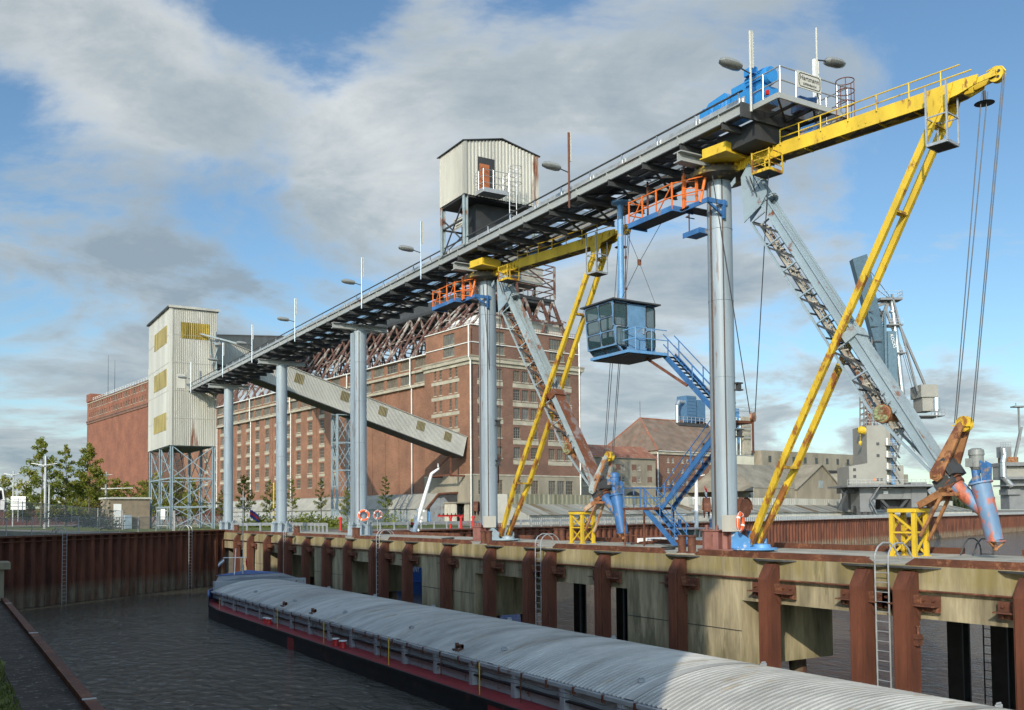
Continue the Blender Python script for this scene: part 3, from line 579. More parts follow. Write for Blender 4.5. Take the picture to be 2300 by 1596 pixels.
# lamps
def lamp(y, x, z0, z1, zl, dx, lb, pm, strip=True, r=.055):
    t = thing('floodlight_post', lb, 'lamp post', (x, y, z0), 0, 'lamp posts on the bridge'); MB().tube((x, y, z0), (x, y, z1), r, None, 8).build('post', pm, t)
    MB().tube((x, y, zl), (x+dx*.55, y, zl+.1), .03).build('arm', m_drk2, t)
    xs = x+dx*.5; k_ = 1.2; pr = [(0, .02), (.1, .16), (.3, .2), (.7, .2), (.92, .14), (1.0, .02)]
    def shell(z, up, m, nm):
        b = MB(); ring = []
        for a, hw in pr:
            for k in range(7):
                an = math.pi*k/6; ring.append((xs+dx*a*.95*k_, y+hw*1.1*k_*math.cos(an), z+up*.17*k_*hw/.2*math.sin(an)+.06*a))
        b.add(ring, [(i*7+k, i*7+k+1, (i+1)*7+k+1, (i+1)*7+k) for i in range(5) for k in range(6)], True); b.build(nm, m, t)
    shell(zl+.1, 1, m_lamp, 'housing'); shell(zl+.1, -.8, M('lamp glass', (.2, .21, .2), .2), 'diffuser')
    if strip:
        s = MB(); s.box(x+.07, x+.15, y-.035, y+.035, z1-1.5, z1+.02)
        for k in range(12): s.box(x+.15, x+.17, y-.05, y+.05, z1-1.45+k*.12, z1-1.41+k*.12)
        s.build('light_strip', m_cladw, t)
    return t
lamp(27.3, 27.72, 17.7, 21.0, 19.25, -1, 'white lamp post at the near end of the bridge beside the blue drive', m_cladw, r=.05)
lamp(40.15, 27.7, 17.4, 21.35, 19.25, -1, 'rust brown lamp post on the bridge right of the hut on stilts', m_rust2)
for k, (y, wd) in enumerate(((57.8, 'first'), (68.3, 'second'), (84.3, 'third'), (98.15, 'fourth'), (110, 'fifth'), (126, 'sixth and farthest'))):
    lamp(y, 27.7, 17.5, 21.45, 19.3, -1, f'pale bridge lamp post, {wd} left of the hut on stilts', m_alu)
lamp(26.45, 30.62, 17.9, 21.5, 20.15, 1, 'thin white lamp post on the end platform with its lamp pointing right', m_cladw, False, .04)
s = MB(); s.box(31.0, 31.12, 26.9, 27.02, 18.2, 20.5); s.box(31.14, 31.26, 26.9, 27.0, 18.6, 20.45); tag(s.build('light_strip_post', m_white), 'short white post with light strip behind the thin lamp post', 'lamp post')
# ================================================================ slewing loaders (built once in their own frame: x out along the boom, z up)
LRZ = math.atan2(-.989, .15)
def loader(C, main):
    lab = ('tall yellow slewing loader with a blue foot box at the nearest column' if main else 'smaller looking yellow slewing loader with a grey foot box at the second column')
    t = thing('slewing_loader', lab, 'loader', (*C, 0), LRZ, 'slewing loaders'); B = lambda mb, n_, m: mb.build(n_, m, t, world=False)
    b = MB(); b.lathe((0, 0, 16.35), [(.6, 0), (1.35, .12), (1.35, .34), (1.15, .36), (1.15, .5), (.6, .5)], 32); b.tube((0, 0, 16.35), (0, 0, 16.84), .62, None, 24)
    for k in range(24): a = k*math.pi/12; b.bar((1.15*math.cos(a), 1.15*math.sin(a), 16.72), (1.3*math.cos(a), 1.3*math.sin(a), 16.72), .04, .1)
    B(b, 'slewing_ring', m_shd_grs)
    b = MB(); b.box(.5, 1.75, -1.75, -.3, 16.88, 17.3); b.box(.42, 1.83, -1.83, -.3, 16.85, 16.9)
    for k in range(4): b.box(.6+k*.32, .63+k*.32, -1.4, -.3, 17.3, 17.42)
    B(b, 'bearing_box', m_yel)
    # boom
    b = MB(); pr = [(1.0, 16.45), (3.3, 16.5), (10.2, 16.42), (10.9, 16.5), (11.5, 16.66), (11.6, 16.98), (11.0, 17.02), (10.0, 17.0), (3.6, 17.05), (3.1, 16.95), (1.0, 16.95)]
    for y in (-.36, .3): b.poly([(x, y, z) for x, z in pr], (0, .06, 0))
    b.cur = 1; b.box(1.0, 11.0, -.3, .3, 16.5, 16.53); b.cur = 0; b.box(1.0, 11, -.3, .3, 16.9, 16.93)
    for k in range(8): b.box(1.2+k*.28, 1.23+k*.28, -.44, .44, 16.46, 16.98)
    for x in (4.6, 6.2, 7.8, 9.2): b.box(x-.02, x+.02, -.3, .3, 16.44, 16.9)
    b.box(7.0, 7.06, -.385, -.36, 16.6, 16.85); b.box(7.3, 7.36, -.385, -.36, 16.6, 16.85)
    for s in (-1, 1): b.poly([(9.7, s*.38, 16.98), (10.75, s*.38, 16.98), (10.55, s*.38, 16.3), (10.2, s*.38, 15.7), (9.85, s*.38, 15.75)], (0, s*.05, 0))
    B(b, 'boom', [m_yel, m_shd_grs])
    b = MB(); b.lathe((12.1, 0, 16.86), [(.1, -.12), (.26, -.12), (.26, -.08), (.2, 0), (.26, .08), (.26, .12), (.1, .12)], 24, (0, 1, 0))
    b.tube((12.1, -.1, 16.86), (12.1, .1, 16.86), .235, None, 24); b.cur = 1
    for k in range(4): a = k*math.pi/2+.6; b.lathe((12.1+.14*math.cos(a), -.125, 16.86+.14*math.sin(a)), [(0, 0), (.055, 0)], 10, (0, -1, 0))
    B(b, 'head_sheave', [m_yel, m_dark])
    b = MB()
    for s in (-1, 1): b.bar((11.2, s*.24, 16.78), (12.15, s*.2, 16.88), .04, .2)
    b.path([(11.75, .0, 17.1), (12.05, 0, 17.18), (12.28, 0, 17.1), (12.4, 0, 16.9)], .025); B(b, 'sheave_cheek', m_yel)
    r = MB()
    for z, x1 in ((17.22, 11.4), (17.55, 11.0)): r.path([(3.5, -.4, z+.0), (7.2, -.4, z-.02), (x1, -.4, z-.03)], .026)
    r.tube((3.5, -.4, 16.9), (3.5, -.4, 17.55), .03); B(r, 'railing', m_yel)
    for x in (4.4, 5.4, 6.6, 7.8, 9.1, 10.3): B(MB().tube((x, -.4, 16.9), (x, -.4, 17.53 if x < 10.9 else 17.2), .028), 'railing_post', m_yel)
    b = MB(); b.tube((4.4, -.15, 17.28), (5.0, -.15, 17.28), .16, None, 14); b.box(4.4, 5.1, -.35, .1, 17.02, 17.12); B(b, 'boom_motor', m_blue)
    # strut
    for s in (-1, 1):
        b = MB(); b.bar((1.55, s*.27, .35), (3.3, s*.54, 3.55), .19, .25, (1, 0, -.5)); p0, p1 = V((3.28, s*.54, 3.5)), V((10.25, s*.4, 16.3)); b.bar(p0, p0.lerp(p1, .56), .19, .25, (1, 0, -.5)); b.cur = 1; b.bar(p0.lerp(p1, .56), p1, .19, .25, (1, 0, -.5)); B(b, 'strut_leg', [m_yelr, m_yel])
    for x, z, y in ((3.35, 3.5, .54), (8.4, 12.9, .43), (9.95, 15.7, .4)): B(MB().bar((x, -y, z), (x, y, z), .26, .1), 'cross_tie', m_yelr)
    b = MB(); b.poly([(.72, -.6, .14), (1.75, -.6, .14), (1.75, -.6, .52), (1.2, -.6, .82), (.72, -.6, .86)], (0, .04, 0)); b.poly([(.72, .6, .14), (1.75, .6, .14), (1.75, .6, .52), (1.2, .6, .82), (.72, .6, .86)], (0, -.04, 0)); b.box(.72, .76, -.6, .6, .14, .86); b.box(.76, 1.75, -.56, .56, .14, .2)
    b.lathe((1.55, 0, .0), [(.95, .08), (.95, .15), (0, .15)], 28); b.lathe((1.9, 0, .15), [(.4, 0), (.36, .16), (0, .2)], 18); B(b, 'foot_box', M('foot box blue', (.10, .29, .58), .5, var=.15, rust=.12, rc=(.6, .58, .52), rs=2) if main else m_gry)
    b = MB(); b.lathe((1.5, 0, 0), [(.85, .0), (.85, .08), (.3, .08)], 28); B(b, 'foot_ring', m_dark)
    # loading arm
    A0, A1 = V((1.75, 0, 16.15)), V((9.95, 0, 2.85)); d = (A1-A0).normalized(); nr = V((.852, 0, .523)); Y = V((0, 1, 0)); Ln = (A1-A0).length
    am = m_gry if main else m_grr; at_ = lambda s, n_, y=0: A0+d*s+nr*n_+Y*y
    def beam(s0, s1, n0, n1, y0, y1, mb): return mb.add([at_(s, n_, y) for s in (s0, s1) for n_ in (n0, n1) for y in (y0, y1)], [(0, 1, 3, 2), (4, 6, 7, 5), (0, 4, 5, 1), (2, 3, 7, 6), (0, 2, 6, 4), (1, 5, 7, 3)])
    b = MB(); beam(.7, Ln, -.2, -.16, -.3, .3, b); beam(.7, Ln, -.2, .18, -.31, -.27, b); beam(.7, Ln, -.2, .18, .27, .31, b); beam(.7, Ln, .14, .19, -.38, -.25, b); beam(.7, Ln, .14, .19, .25, .38, b); beam(1.8, Ln, -.16, .12, -.03, .02, b); beam(1.8, Ln-.3, .1, .135, -.09, .05, b); beam(1.2, Ln, -.2, -.17, -.36, -.3, b)
    B(b, 'arm_trough', am)
    lo = MB(); beam(Ln*.56, Ln+.15, .19, .22, -.38, .38, lo); beam(Ln*.56, Ln*.585, -.3, .3, -.44, .44, lo); B(lo, 'lower_trough_cover', m_grr if main else M('red grey cover', (.25, .2, .19), .6, var=.3, rust=.5, rs=1.0))
    for y in (-.33, .33):
        c = MB(); c.bar(at_(1.9, -.95, y), at_(Ln*.76, -.95, y), .085); c.bar(at_(Ln*.76, -.95, y), at_(Ln-.4, -.25, y), .09); B(c, 'lower_chord', am)
        n_ = 7; c = MB()
        for k in range(n_):
            s0, s1 = 1.9+k*(Ln*.76-1.9)/n_, 1.9+(k+1)*(Ln*.76-1.9)/n_; c.bar(at_(s0, -.95, y), at_(s0+.1, -.2, y), .06); c.cur = 1; c.bar(at_(s0, -.95, y), at_(s1-.1, -.2, y), .075); c.cur = 0  # diagonals get dark steel to paint in their shadow side
        B(c, 'lattice', [am, m_drk2])
    for k in range(8): c = MB(); s0 = 1.9+k*(Ln*.7-1.9)/7; c.bar(at_(s0, -.9, -.33), at_(s0, -.9, .33), .06); B(c, 'lattice_tie', m_dark); c = MB(); c.bar(at_(s0+.5, -.6, -.3), at_(s0+.5, -.6, .3), .05); B(c, 'lattice_tie', m_dark)
    pass
    c = MB(); c.bar(at_(2.2, -.72, -.12), at_(Ln-2.6, -.62, -.12), .13, .1); c.bar(at_(2.2, -.66, .14), at_(Ln-2.6, -.56, .14), .09)
    for k in range(26): s0 = 2.4+k*.42; c.bar(at_(s0, -.72, -.18), at_(s0+.12, -.5, -.02), .05)
    for q in (-.5, -.38, -.3): c.tube(at_(2.5, q, .05), at_(Ln-1.5, q, .05), .012, None, 5)
    B(c, 'return_chute', M('chute beige', (.36, .33, .27), .6, var=.2, rust=.15) if main else m_orr)
    g = MB(); g.poly([(1.5, -.42, 16.1), (1.9, -.42, 16.6), (2.85, -.42, 15.1), (2.45, -.42, 14.6), (1.62, -.42, 14.1)], (0, .05, 0)); g.poly([(.95, -.42, 16.0), (1.2, -.42, 16.2), (1.2, -.42, 15.95), (1.0, -.42, 15.8)], (0, .05, 0)); g.poly([(1.2, .4, 16.2), (1.62, .4, 16.7), (2.25, .4, 15.15), (1.35, .4, 14.35)], (0, .05, 0)); B(g, 'gusset_plate', m_gry)
    p = MB(); q0, q1, q2 = V((1.75, 0, 16.5)), at_(.55, .1), at_(1.5, .12); p.tube(q0, q1, .27, None, 18); p.tube(q1, q2, .27, .24, 18)
    for q, dd in ((q1, d), (q1+d*.08, d), (q2, d), (q2+d*.1, d)): p.lathe(q, [(.24, -.02), (.36, -.02), (.36, .02), (.24, .02)], 18, dd)
    for k in range(14): a = k*math.pi/7; e1 = d.cross(Y); p.tube(q2+(Y*math.cos(a)+e1*math.sin(a))*.33-d*.04, q2+(Y*math.cos(a)+e1*math.sin(a))*.33+d*.14, .02, None, 5)
    B(p, 'feed_pipe', m_gry if main else m_grr)
    # head, drum, lever, spout
    b = MB(); dc = at_(Ln*.79, -.58); b.tube(dc-Y*.42, dc+Y*.42, .34, None, 20); b.lathe(dc-Y*.42, [(.36, 0), (.36, .05), (.12, .09), (0, .09)], 14, -Y); B(b, 'drum_motor', m_orr)
    b = MB()
    for k in range(10): a = k*math.pi/5; b.lathe(dc-Y*.51+V((math.cos(a), 0, math.sin(a)))*.2, [(.07, 0), (.06, .05), (0, .06)], 6, -Y)
    b.lathe(dc-Y*.44, [(.35, 0), (.33, .06), (.1, .12), (0, .12)], 9, -Y); B(b, 'drum_cap', M('pale green paint', (.33, .38, .2), .6, var=.3, rust=.25))
    for k in range(3): 
        f = MB(); s0 = Ln*.735+k*.42; f.add([at_(s0, -.2, -.34), at_(s0+.3, -.2, -.34), at_(s0+.28, .02, -.5), at_(s0+.3, -.2, -.5)], [(0, 1, 2), (0, 1, 3), (1, 2, 3), (0, 2, 3)]); B(f, 'stiffener', m_grr)
    sh, pv = V((10.62, 0, 4.75)), V((9.8, 0, 2.95))
    for s in (-1, 1):
        l = MB(); a = (sh-pv).normalized(); q = V((a.z, 0, -a.x)); l.poly([pv-q*.24+Y*s*.46, pv-a*.2-q*.14+Y*s*.46, pv-a*.2+q*.14+Y*s*.46, pv+q*.24+Y*s*.46, sh-a*.1+q*.12+Y*s*.2, sh+a*.05-q*.06+Y*s*.2, sh-a*.1-q*.14+Y*s*.2], (0, s*.12, 0)); l.lathe(pv+Y*s*.58, [(.17, 0), (.17, .03), (.1, .03), (.09, .09), (0, .09)], 14, Y*s); B(l, 'lift_lever', m_orr if main else M('lever pale', (.36, .42, .41), .55, var=.2, rust=.38, rc=(.34, .15, .06), rs=1.6))
    b = MB(); b.lathe(sh, [(.1, -.12), (.28, -.12), (.26, -.06), (.22, 0), (.26, .06), (.28, .12), (.1, .12)], 22, Y); b.lathe(sh-Y*.13, [(0, 0), (.26, 0)], 22, Y); b.bar(sh-Y*.2+V((-.38, 0, -.05)), sh-Y*.2+V((.38, 0, -.1)), .05, .04); B(b, 'lift_sheave', m_yelr)
    b = MB(); beam(Ln-.1, Ln+.35, -.42, .32, -.36, .36, b); beam(Ln-.55, Ln+.1, .3, .48, -.5, .5, b); B(b, 'arm_head', m_drk2)
    b = MB(); beam(Ln+.05, Ln+.45, -.75, -.35, -.3, .3, b); B(b, 'counterweight', m_gry)
    sm = m_peel if main else m_blue
    b = MB(); b.tube((11.12, 0, 2.62), (11.55, 0, .62), .33, .285, 26); b.lathe((11.12, 0, 2.62), [(.33, -.04), (.41, -.04), (.41, .02), (.33, .02)], 24, (.2, 0, -1)); b.lathe((11.55, 0, .62), [(.285, -.02), (.35, -.02), (.35, .02), (.285, .02)], 24); b.tube(at_(Ln+.2, .05), (11.38, 0, 1.45), .3, .2, 20); B(b, 'spout', sm)
    b = MB(); e0 = at_(Ln+.2, .05); dd = (V((11.38, 0, 1.45))-e0).normalized(); b.lathe(e0, [(.3, 0), (.4, 0), (.4, .05), (.3, .05), (.36, .1), (.36, .22), (.3, .24)], 10, dd); B(b, 'spout_collar', m_rust2)
    b = MB(); b.tube((11.0, 0, 2.66), (10.95, 0, 3.15), .14); b.box(10.9, 10.98, -.2, .2, 2.6, 2.8); b.poly([(11.25, -.2, 2.66), (11.4, -.2, 2.66), (11.42, -.2, 3.3), (11.2, -.2, 3.42)], (0, .05, 0)); b.poly([(11.25, .2, 2.66), (11.4, .2, 2.66), (11.42, .2, 3.3), (11.2, .2, 3.42)], (0, .05, 0)); b.bar((10.75, 0, 2.6), (11.3, -.1, 3.25), .06, .12); B(b, 'motor_bracket', m_blue)
    b = MB(); b.lathe((11.0, 0, 3.1), [(.16, 0), (.2, .06), (.24, .1), (.24, .5), (.27, .52), (.25, .7), (.15, .76), (0, .77)], 18); b.box(10.75, 11.0, -.32, -.15, 3.2, 3.5); B(b, 'spout_motor', M('motor grey', (.2, .21, .2), .45, var=.2) if main else m_blue)
    b = MB(); z0 = .6; b.tube((11.55, 0, .62), (11.56, 0, .38), .05)
    for a in (.3, 2.4, 4.5): b.bar((11.55+.33*math.cos(a), .33*math.sin(a), .6), (11.57, 0, .32), .05)
    b.lathe((11.57, 0, .26), [(.03, 0), (.08, .05), (.05, .12), (0, .12)], 10); B(b, 'spout_tip', m_orr)
    # ropes and hanging cages
    for p0, p1 in (((12.35, .04, 16.85), (10.93, .0, 4.8)), ((12.33, -.06, 16.85), (10.9, -.08, 4.8)), ((11.75, .04, 16.4), (10.32, .0, 4.8)), ((11.6, -.08, 16.4), (10.3, -.08, 4.8))): B(MB().tube(p0, p1, .018, None, 6, False), 'hoist_rope', m_rope)
    b = MB(); b.lathe((11.6, .1, 16.05), [(0, .1), (.12, .08), (.34, 0), (0, -.03)], 20); b.tube((11.6, .1, 16.1), (11.6, .1, 16.5), .05); B(b, 'rope_guard', m_dark)
    cg = MB(); X0, X1, Y0, Y1, Z0 = 10.0, 10.75, -.95, -.1, 14.75
    for x in (X0, X1):
        for y in (Y0, Y1): cg.bar((x, y, Z0), (x, y, 16.9 if y == Y0 else 16.5), .06 if y == Y0 else .05)
    for a, b_ in (((X0, Y0), (X1, Y0)), ((X1, Y0), (X1, Y1)), ((X1, Y1), (X0, Y1)), ((X0, Y1), (X0, Y0))): cg.bar((*a, 15.75), (*b_, 15.75), .045); cg.bar((*a, Z0), (*b_, Z0), .05, .1)
    ob = B(cg, 'inspection_cage', m_galv); f = MB(); f.box(X0, X1, Y0, Y1, Z0-.03, Z0+.02); o = f.build('cage_floor', m_dark, t, world=False); o.parent = ob
    cg = MB(); X0, X1, Y0, Y1, Z0 = 2.7, 3.55, -1.25, -.35, 15.75
    for x in (X0, X1):
        for y in (Y0, Y1): cg.bar((x, y, Z0), (x, y, 16.6), .05)
    for z in (16.0, 16.25, 16.55):
        for a, b_ in (((X0, Y0), (X1, Y0)), ((X1, Y0), (X1, Y1)), ((X0, Y1), (X0, Y0))): cg.bar((*a, z), (*b_, z), .03)
    for a, b_ in (((X0, Y0), (X1, Y0)), ((X1, Y0), (X1, Y1)), ((X1, Y1), (X0, Y1)), ((X0, Y1), (X0, Y0))): cg.bar((*a, Z0), (*b_, Z0), .05, .12)
    ob = B(cg, 'access_basket', m_yelr); f = MB(); f.box(X0, X1, Y0, Y1, Z0-.05, Z0); o = f.build('basket_floor', m_dark, t, world=False); o.parent = ob
    for k, (y, zb) in enumerate(((-.3, 14.3), (-.2, 13.9), (-.12, 14.5))):
        B(MB().path([(1.9+k*.12+.35*math.sin(j*.52), y-.3, 16.0-(16.0-zb)*math.sin(j*.52)*.45) for j in range(7)], .02, 5), 'cable', m_dark)
    return t
ld = [loader((29.7, 31.3), True), loader((29.7, 52.3), False)]
def trestle(C, lab):
    t = thing('yellow_trestle', lab, 'trestle', (*C, 0), LRZ, 'yellow trestles under the loader arms'); B = lambda mb, n_, m: mb.build(n_, m, t, world=False)
    cx_, h = 8.45, .43
    for x in (cx_-h, cx_+h):
        for y in (-h, h): B(MB().bar((x, y, 0), (x, y, 1.62), .15, .15).box(x-.13, x+.13, y-.13, y+.13, .0, .03), 'leg', m_yel)
    for z, w_ in ((1.69, .14), (.88, .06)):
        b = MB()
        for a, c in (((-h, -h), (h, -h)), ((h, -h), (h, h)), ((h, h), (-h, h)), ((-h, h), (-h, -h))): b.bar((cx_+a[0]*(1.2 if z > 1 else 1), a[1]*(1.2 if z > 1 else 1), z), (cx_+c[0]*(1.2 if z > 1 else 1), c[1]*(1.2 if z > 1 else 1), z), .1, w_)
        B(b, 'frame', m_yel)
    for a, c in (((-h, -h), (h, -h)), ((h, -h), (h, h)), ((h, h), (-h, h)), ((-h, h), (-h, -h))):
        d = MB(); d.bar((cx_+a[0], a[1], 1.6), (cx_+c[0], c[1], .92), .05, .08); d.bar((cx_+a[0], a[1], .06), (cx_+c[0], c[1], .84), .05, .08); B(d, 'brace', m_yel)
    B(MB().box(cx_-.56, cx_+.56, -.54, .54, 1.76, 1.8), 'top_plate', m_drk2)
    return t
trestle((29.7, 31.3), 'yellow steel trestle on the pier under the nearest loader head'); trestle((29.7, 52.3), 'yellow steel trestle on the pier under the second loader head')
def prop(C, lab, m):
    t = thing('support_prop', lab, 'prop', (*C, 0), LRZ, 'rusty props of the loader heads'); B = lambda mb, n_, mm: mb.build(n_, mm, t, world=False)
    for y in (-.32, .3):
        B(MB().bar((9.95, y, 2.35), (9.05, y, .75 if y < 0 else .6), .1), 'prop_leg', m); b = MB(); b.bar((10.2, y, 2.5), (9.0, y, 1.86), .12, .24); B(b, 'prop_arm', m)
    b = MB(); b.box(9.9, 10.5, -.4, .4, 2.2, 2.32); b.box(9.8, 10.1, -.38, .38, 2.32, 2.5); B(b, 'seat', m); return t
prop((29.7, 31.3), 'rust streaked prop between the first yellow trestle and the loader head', m_orr); prop((29.7, 52.3), 'pale rusty prop between the second yellow trestle and the loader head', M('prop pale', (.5, .36, .25), .6, var=.25, rust=.4, rc=(.3, .12, .05)))
def hose(x, y, r, lab, m):
    t = MB()
    for k in range(4): t.torus((x+.05*k, y-.04*k, .05+.07*(k//2)), r*(1-.12*(k % 2)), .035, (0, .05*k, 1), 22, 6)
    t.path([(x+r*math.cos(a)*(1+a*.25), y+r*math.sin(a)*(1+a*.3), .04) for a in [q*.4 for q in range(9)]], .035, 6); tag(t.build('hose_coil', m), lab, 'hose', 'hoses and ropes on the pier deck')
hose(32.4, 40.2, .45, 'rusty brown hose coil on the deck under the blue spout', m_rust2); hose(28.3, 33.6, .35, 'dark cable coil on the deck left of the nearest column', m_dark); hose(28.2, 55.3, .4, 'dark cable coil on the deck left of the second column', m_dark)
# hanging pulley and its ropes at the nearest column, and the one at the second
def pulley(c, a, b_, lb, r=.22):
    t = thing('rope_pulley', lb, 'pulley', c, 0, 'hanging rope pulleys'); c = V(c); MB().lathe(c, [(.03, -.06), (r, -.06), (r*.85, 0), (r, .06), (.03, .06)], 20, (.4, -1, 0)).lathe(c+V((.03, -.08, 0)), [(0, 0), (r, 0)], 20, (.4, -1, 0)).build('wheel', M('rust wheel', (.42, .23, .14), .6, var=.3, rust=.3), t)
    MB().bar(c-V((0, 0, .15)), c-V((0, 0, 1.6)), .09, .05).build('link', m_rust2, t)
    MB().tube(c+V((-.15, 0, .1)), a, .022, None, 6).build('rope', m_rope, t); MB().tube(c+V((.15, 0, .1)), b_, .022, None, 6).build('rope', m_rope, t); return t
pulley((31.5, 31.3, 5.95), P(1600, 395, 40.6), P(1727, 372, 39.6), 'rusty pulley hanging on two ropes right of the nearest column')
pulley(P(1119, 1030, 61), P(1085, 640, 59), P(1122, 640, 60), 'small orange brown pulley hanging beside the second column', .26)
# ================================================================ service platforms with orange rails
def orange_platform(y, lab):
    t = thing('service_platform', lab, 'platform', (28.8, y, 15), 0, 'blue platforms with orange railings'); z = 15.25
    b = MB(); b.box(28.0, 29.0, y+1.2, y+4.3, z, z+.05); b.box(28.4, 30.6, y+.62, y+1.3, z, z+.05); b.build('floor', m_dark, t)
    b = MB(); b.box(27.95, 28.0, y+1.2, y+4.3, z-.08, z+.16); b.box(27.95, 29.1, y+4.3, y+4.35, z-.08, z+.16); b.box(28.0, 29.2, y+1.15, y+1.2, z-.08, z+.16); b.box(28.5, 29.6, y-.62, y-.55, z-.1, z+.1); b.poly([(28.5, y-.58, z-.1), (29.4, y-.58, z-.6), (29.4, y-.58, z-.45), (28.7, y-.58, z-.1)], (0, .08, 0)); b.box(28.5, 28.56, y-.6, y+1.2, z-.08, z+.12); b.box(29.35, 29.45, y-.66, y-.5, z-.7, z+.12); b.build('edge_frame', m_blue, t)
    r = MB()
    for zz_ in (.55, 1.15): r.path([(29.05, y+4.3, z+zz_), (28.0, y+4.3, z+zz_), (28.0, y+1.2, z+zz_), (28.55, y-.2, z+zz_)], .03)
    r.build('railing', m_org, t)
    for a in (4.3, 3.3, 2.3, 1.2): MB().bar((28.0, y+a, z), (28.0, y+a, z+1.2), .06).build('rail_post', m_org, t)
    MB().bar((28, y+4.2, z), (28, y+3.3, z+1.1), .045).build('rail_brace', m_org, t); MB().bar((28, y+2.2, z+.1), (28, y+1.2, z+1.1), .045).build('rail_brace', m_org, t)
    g = MB(); g.bar((28.45, y+.9, z), (28.45, y+.9, z+1.5), .14); g.bar((28.65, y+.3, z), (28.65, y+.3, z+1.4), .1); g.tube((28.5, y-.1, z), (28.8, y-.1, z+1.2), .07)
    for k in range(4): g.bar((28.45, y+.9, z+.3+k*.3), (28.65, y+.3, z+.2+k*.3), .035)
    g.build('gate_frame', m_org, t)
    for a in (1.4, 4.0): MB().bar((28.9, y+a, z), (28.9, y+a, 17.5), .07).build('hanger', m_rust2, t)
    return t
orange_platform(31.3, 'blue platform with orange railing hung beside the nearest column'); orange_platform(52.3, 'blue platform with orange railing hung beside the second column')
b = MB(); b.box(28.75, 29.5, 31.6, 32.6, 14.1, 14.2); b.box(28.72, 28.76, 31.55, 32.65, 14.05, 14.28); b.box(28.72, 29.5, 31.52, 31.56, 14.05, 14.28); o = thing('ladder_landing', 'small dark blue landing below the orange railed platform at the nearest column', 'landing', (29, 32, 14)); b.build('floor', m_blue, o); h = MB(); h.tube((28.9, 32.4, 14.2), (28.9, 32.4, 15.2), .03); h.path([(29.3, 32.5, 15.0), (28.8, 32.5, 15.0), (28.75, 32.2, 15.0)], .025); h.build('handrail', m_rust2, o)
# ================================================================ operator cabin
cb = thing('operator_cabin', 'blue hanging operator cabin with rounded windows below the bridge', 'cabin', (29.4, 38.2, 9.4))
X0, X1, Y0, Y1, Z0, Z1 = 28.2, 30.6, 36.95, 39.3, 9.55, 12.0
def rrect(f, w_, h_, r_=.1):            # rounded pane outline through frame f(u, v)
    pts = []
    for cx_, cz_, a0 in ((w_/2-r_, h_/2-r_, 0), (-w_/2+r_, h_/2-r_, 1), (-w_/2+r_, -h_/2+r_, 2), (w_/2-r_, -h_/2+r_, 3)):
        pts += [f(cx_+r_*math.cos((a0+k/4)*math.pi/2), cz_+r_*math.sin((a0+k/4)*math.pi/2)) for k in range(5)]
    return pts
def cabwin(c, u, v, n_, w_, h_):
    c, u, v, n_ = V(c), V(u), V(v), V(n_); f = lambda a, b_: c+u*a+v*b_+n_*.018; o = MB().poly(rrect(f, w_, h_), n_*.004).build('window', m_cabg, cb)
    fr = MB(); p = [q+n_*.008 for q in rrect(f, w_+.05, h_+.05, .12)]
    for a, b_ in zip(p, p[1:]+p[:1]): fr.bar(a, b_, .035, .035)
    fo = fr.build('frame', m_dark, cb); fo.parent = o
b = MB(); lean = .22
lq = lambda t0, y_: V((X0-lean*t0, y_, Z0+.35+(Z1-Z0-.35)*t0))
for t0 in (0, .335, .66, .985): b.bar(lq(t0, Y0), lq(t0, Y1), .07, .1)
for y_ in (Y0+.04, (Y0+Y1)/2, Y1-.04): b.bar(lq(0, y_), lq(1, y_), .1, .07, (1, 0, 0))
b.poly([(X0+.35, Y0, Z0), (X0, Y0, Z0+.35), (X0, Y1, Z0+.35), (X0+.35, Y1, Z0)], (.06, 0, .05))
b.box(28.85, 30.03, Y0, Y0+.06, Z0, Z1); b.box(30.56, X1, Y0, Y0+.06, Z0, Z1); b.box(X0-.2, 28.06, Y0, Y0+.06, 10.8, Z1)
for z_ in (Z0, 9.86, 10.74, Z1): b.bar((X0+(.3 if z_ < 10 else -.05), Y0+.03, z_), (X1, Y0+.03, z_), .06, .09)
b.box(X0, X1, Y1-.06, Y1, Z0+.3, Z0+.85); b.box(X1-.06, X1, Y0+.06, Y1-.06, Z0, Z0+.85); b.box(X0-.1, X1, Y1-.06, Y1, Z1-.2, Z1); b.box(X1-.06, X1, Y0+.06, Y1, Z1-.2, Z1)
for x_, y_ in ((X1-.05, Y1-.05), (29.4, Y1-.03), (X0+.0, Y1-.03), (X1-.03, 38.1)): b.bar((x_, y_, Z0+.3), (x_-(.15 if x_ < 28.5 else 0), y_, Z1), .09)
b.build('shell', m_cab, cb)
fl = MB(); fl.box(X0+.1, X1+.2, Y0-.75, Y1, Z0-.16, Z0-.02); fl.build('floor_frame', m_bluep, cb); MB().box(X0+.2, X1+.1, Y0-.65, Y1-.1, Z0-.2, Z0-.16).build('floor_underside', m_dark, cb)
rf = MB(); rf.poly([(X0-.38, Y0-.25, 12.02), (X1+.2, Y0-.25, 11.98), (X1+.2, Y1+.2, 11.98), (X0-.38, Y1+.2, 12.02)], (0, 0, .07)); rf.lathe((29.4, 38.1, 12.08), [(1.0, 0), (.3, .28), (.22, .3)], 4); rf.build('roof', m_drk2, cb)
nl = V((-(Z1-Z0-.35), 0, -lean)).normalized(); vl = V((-lean, 0, Z1-Z0-.35)).normalized(); Lz = (Z1-Z0-.35)
for r in range(3):
    for k in range(2): t0 = (.17, .5, .82)[2-r]; cabwin((X0-lean*t0, Y0+.62+k*1.12, Z0+.35+Lz*t0), (0, -1, 0), vl, nl, .98, .56)
for k in range(2): cabwin((X0+.17, Y0+.62+k*1.12, Z0+.18), (0, -1, 0), V((-1, 0, 1)).normalized(), V((-1, 0, -1)).normalized(), .98, .34)
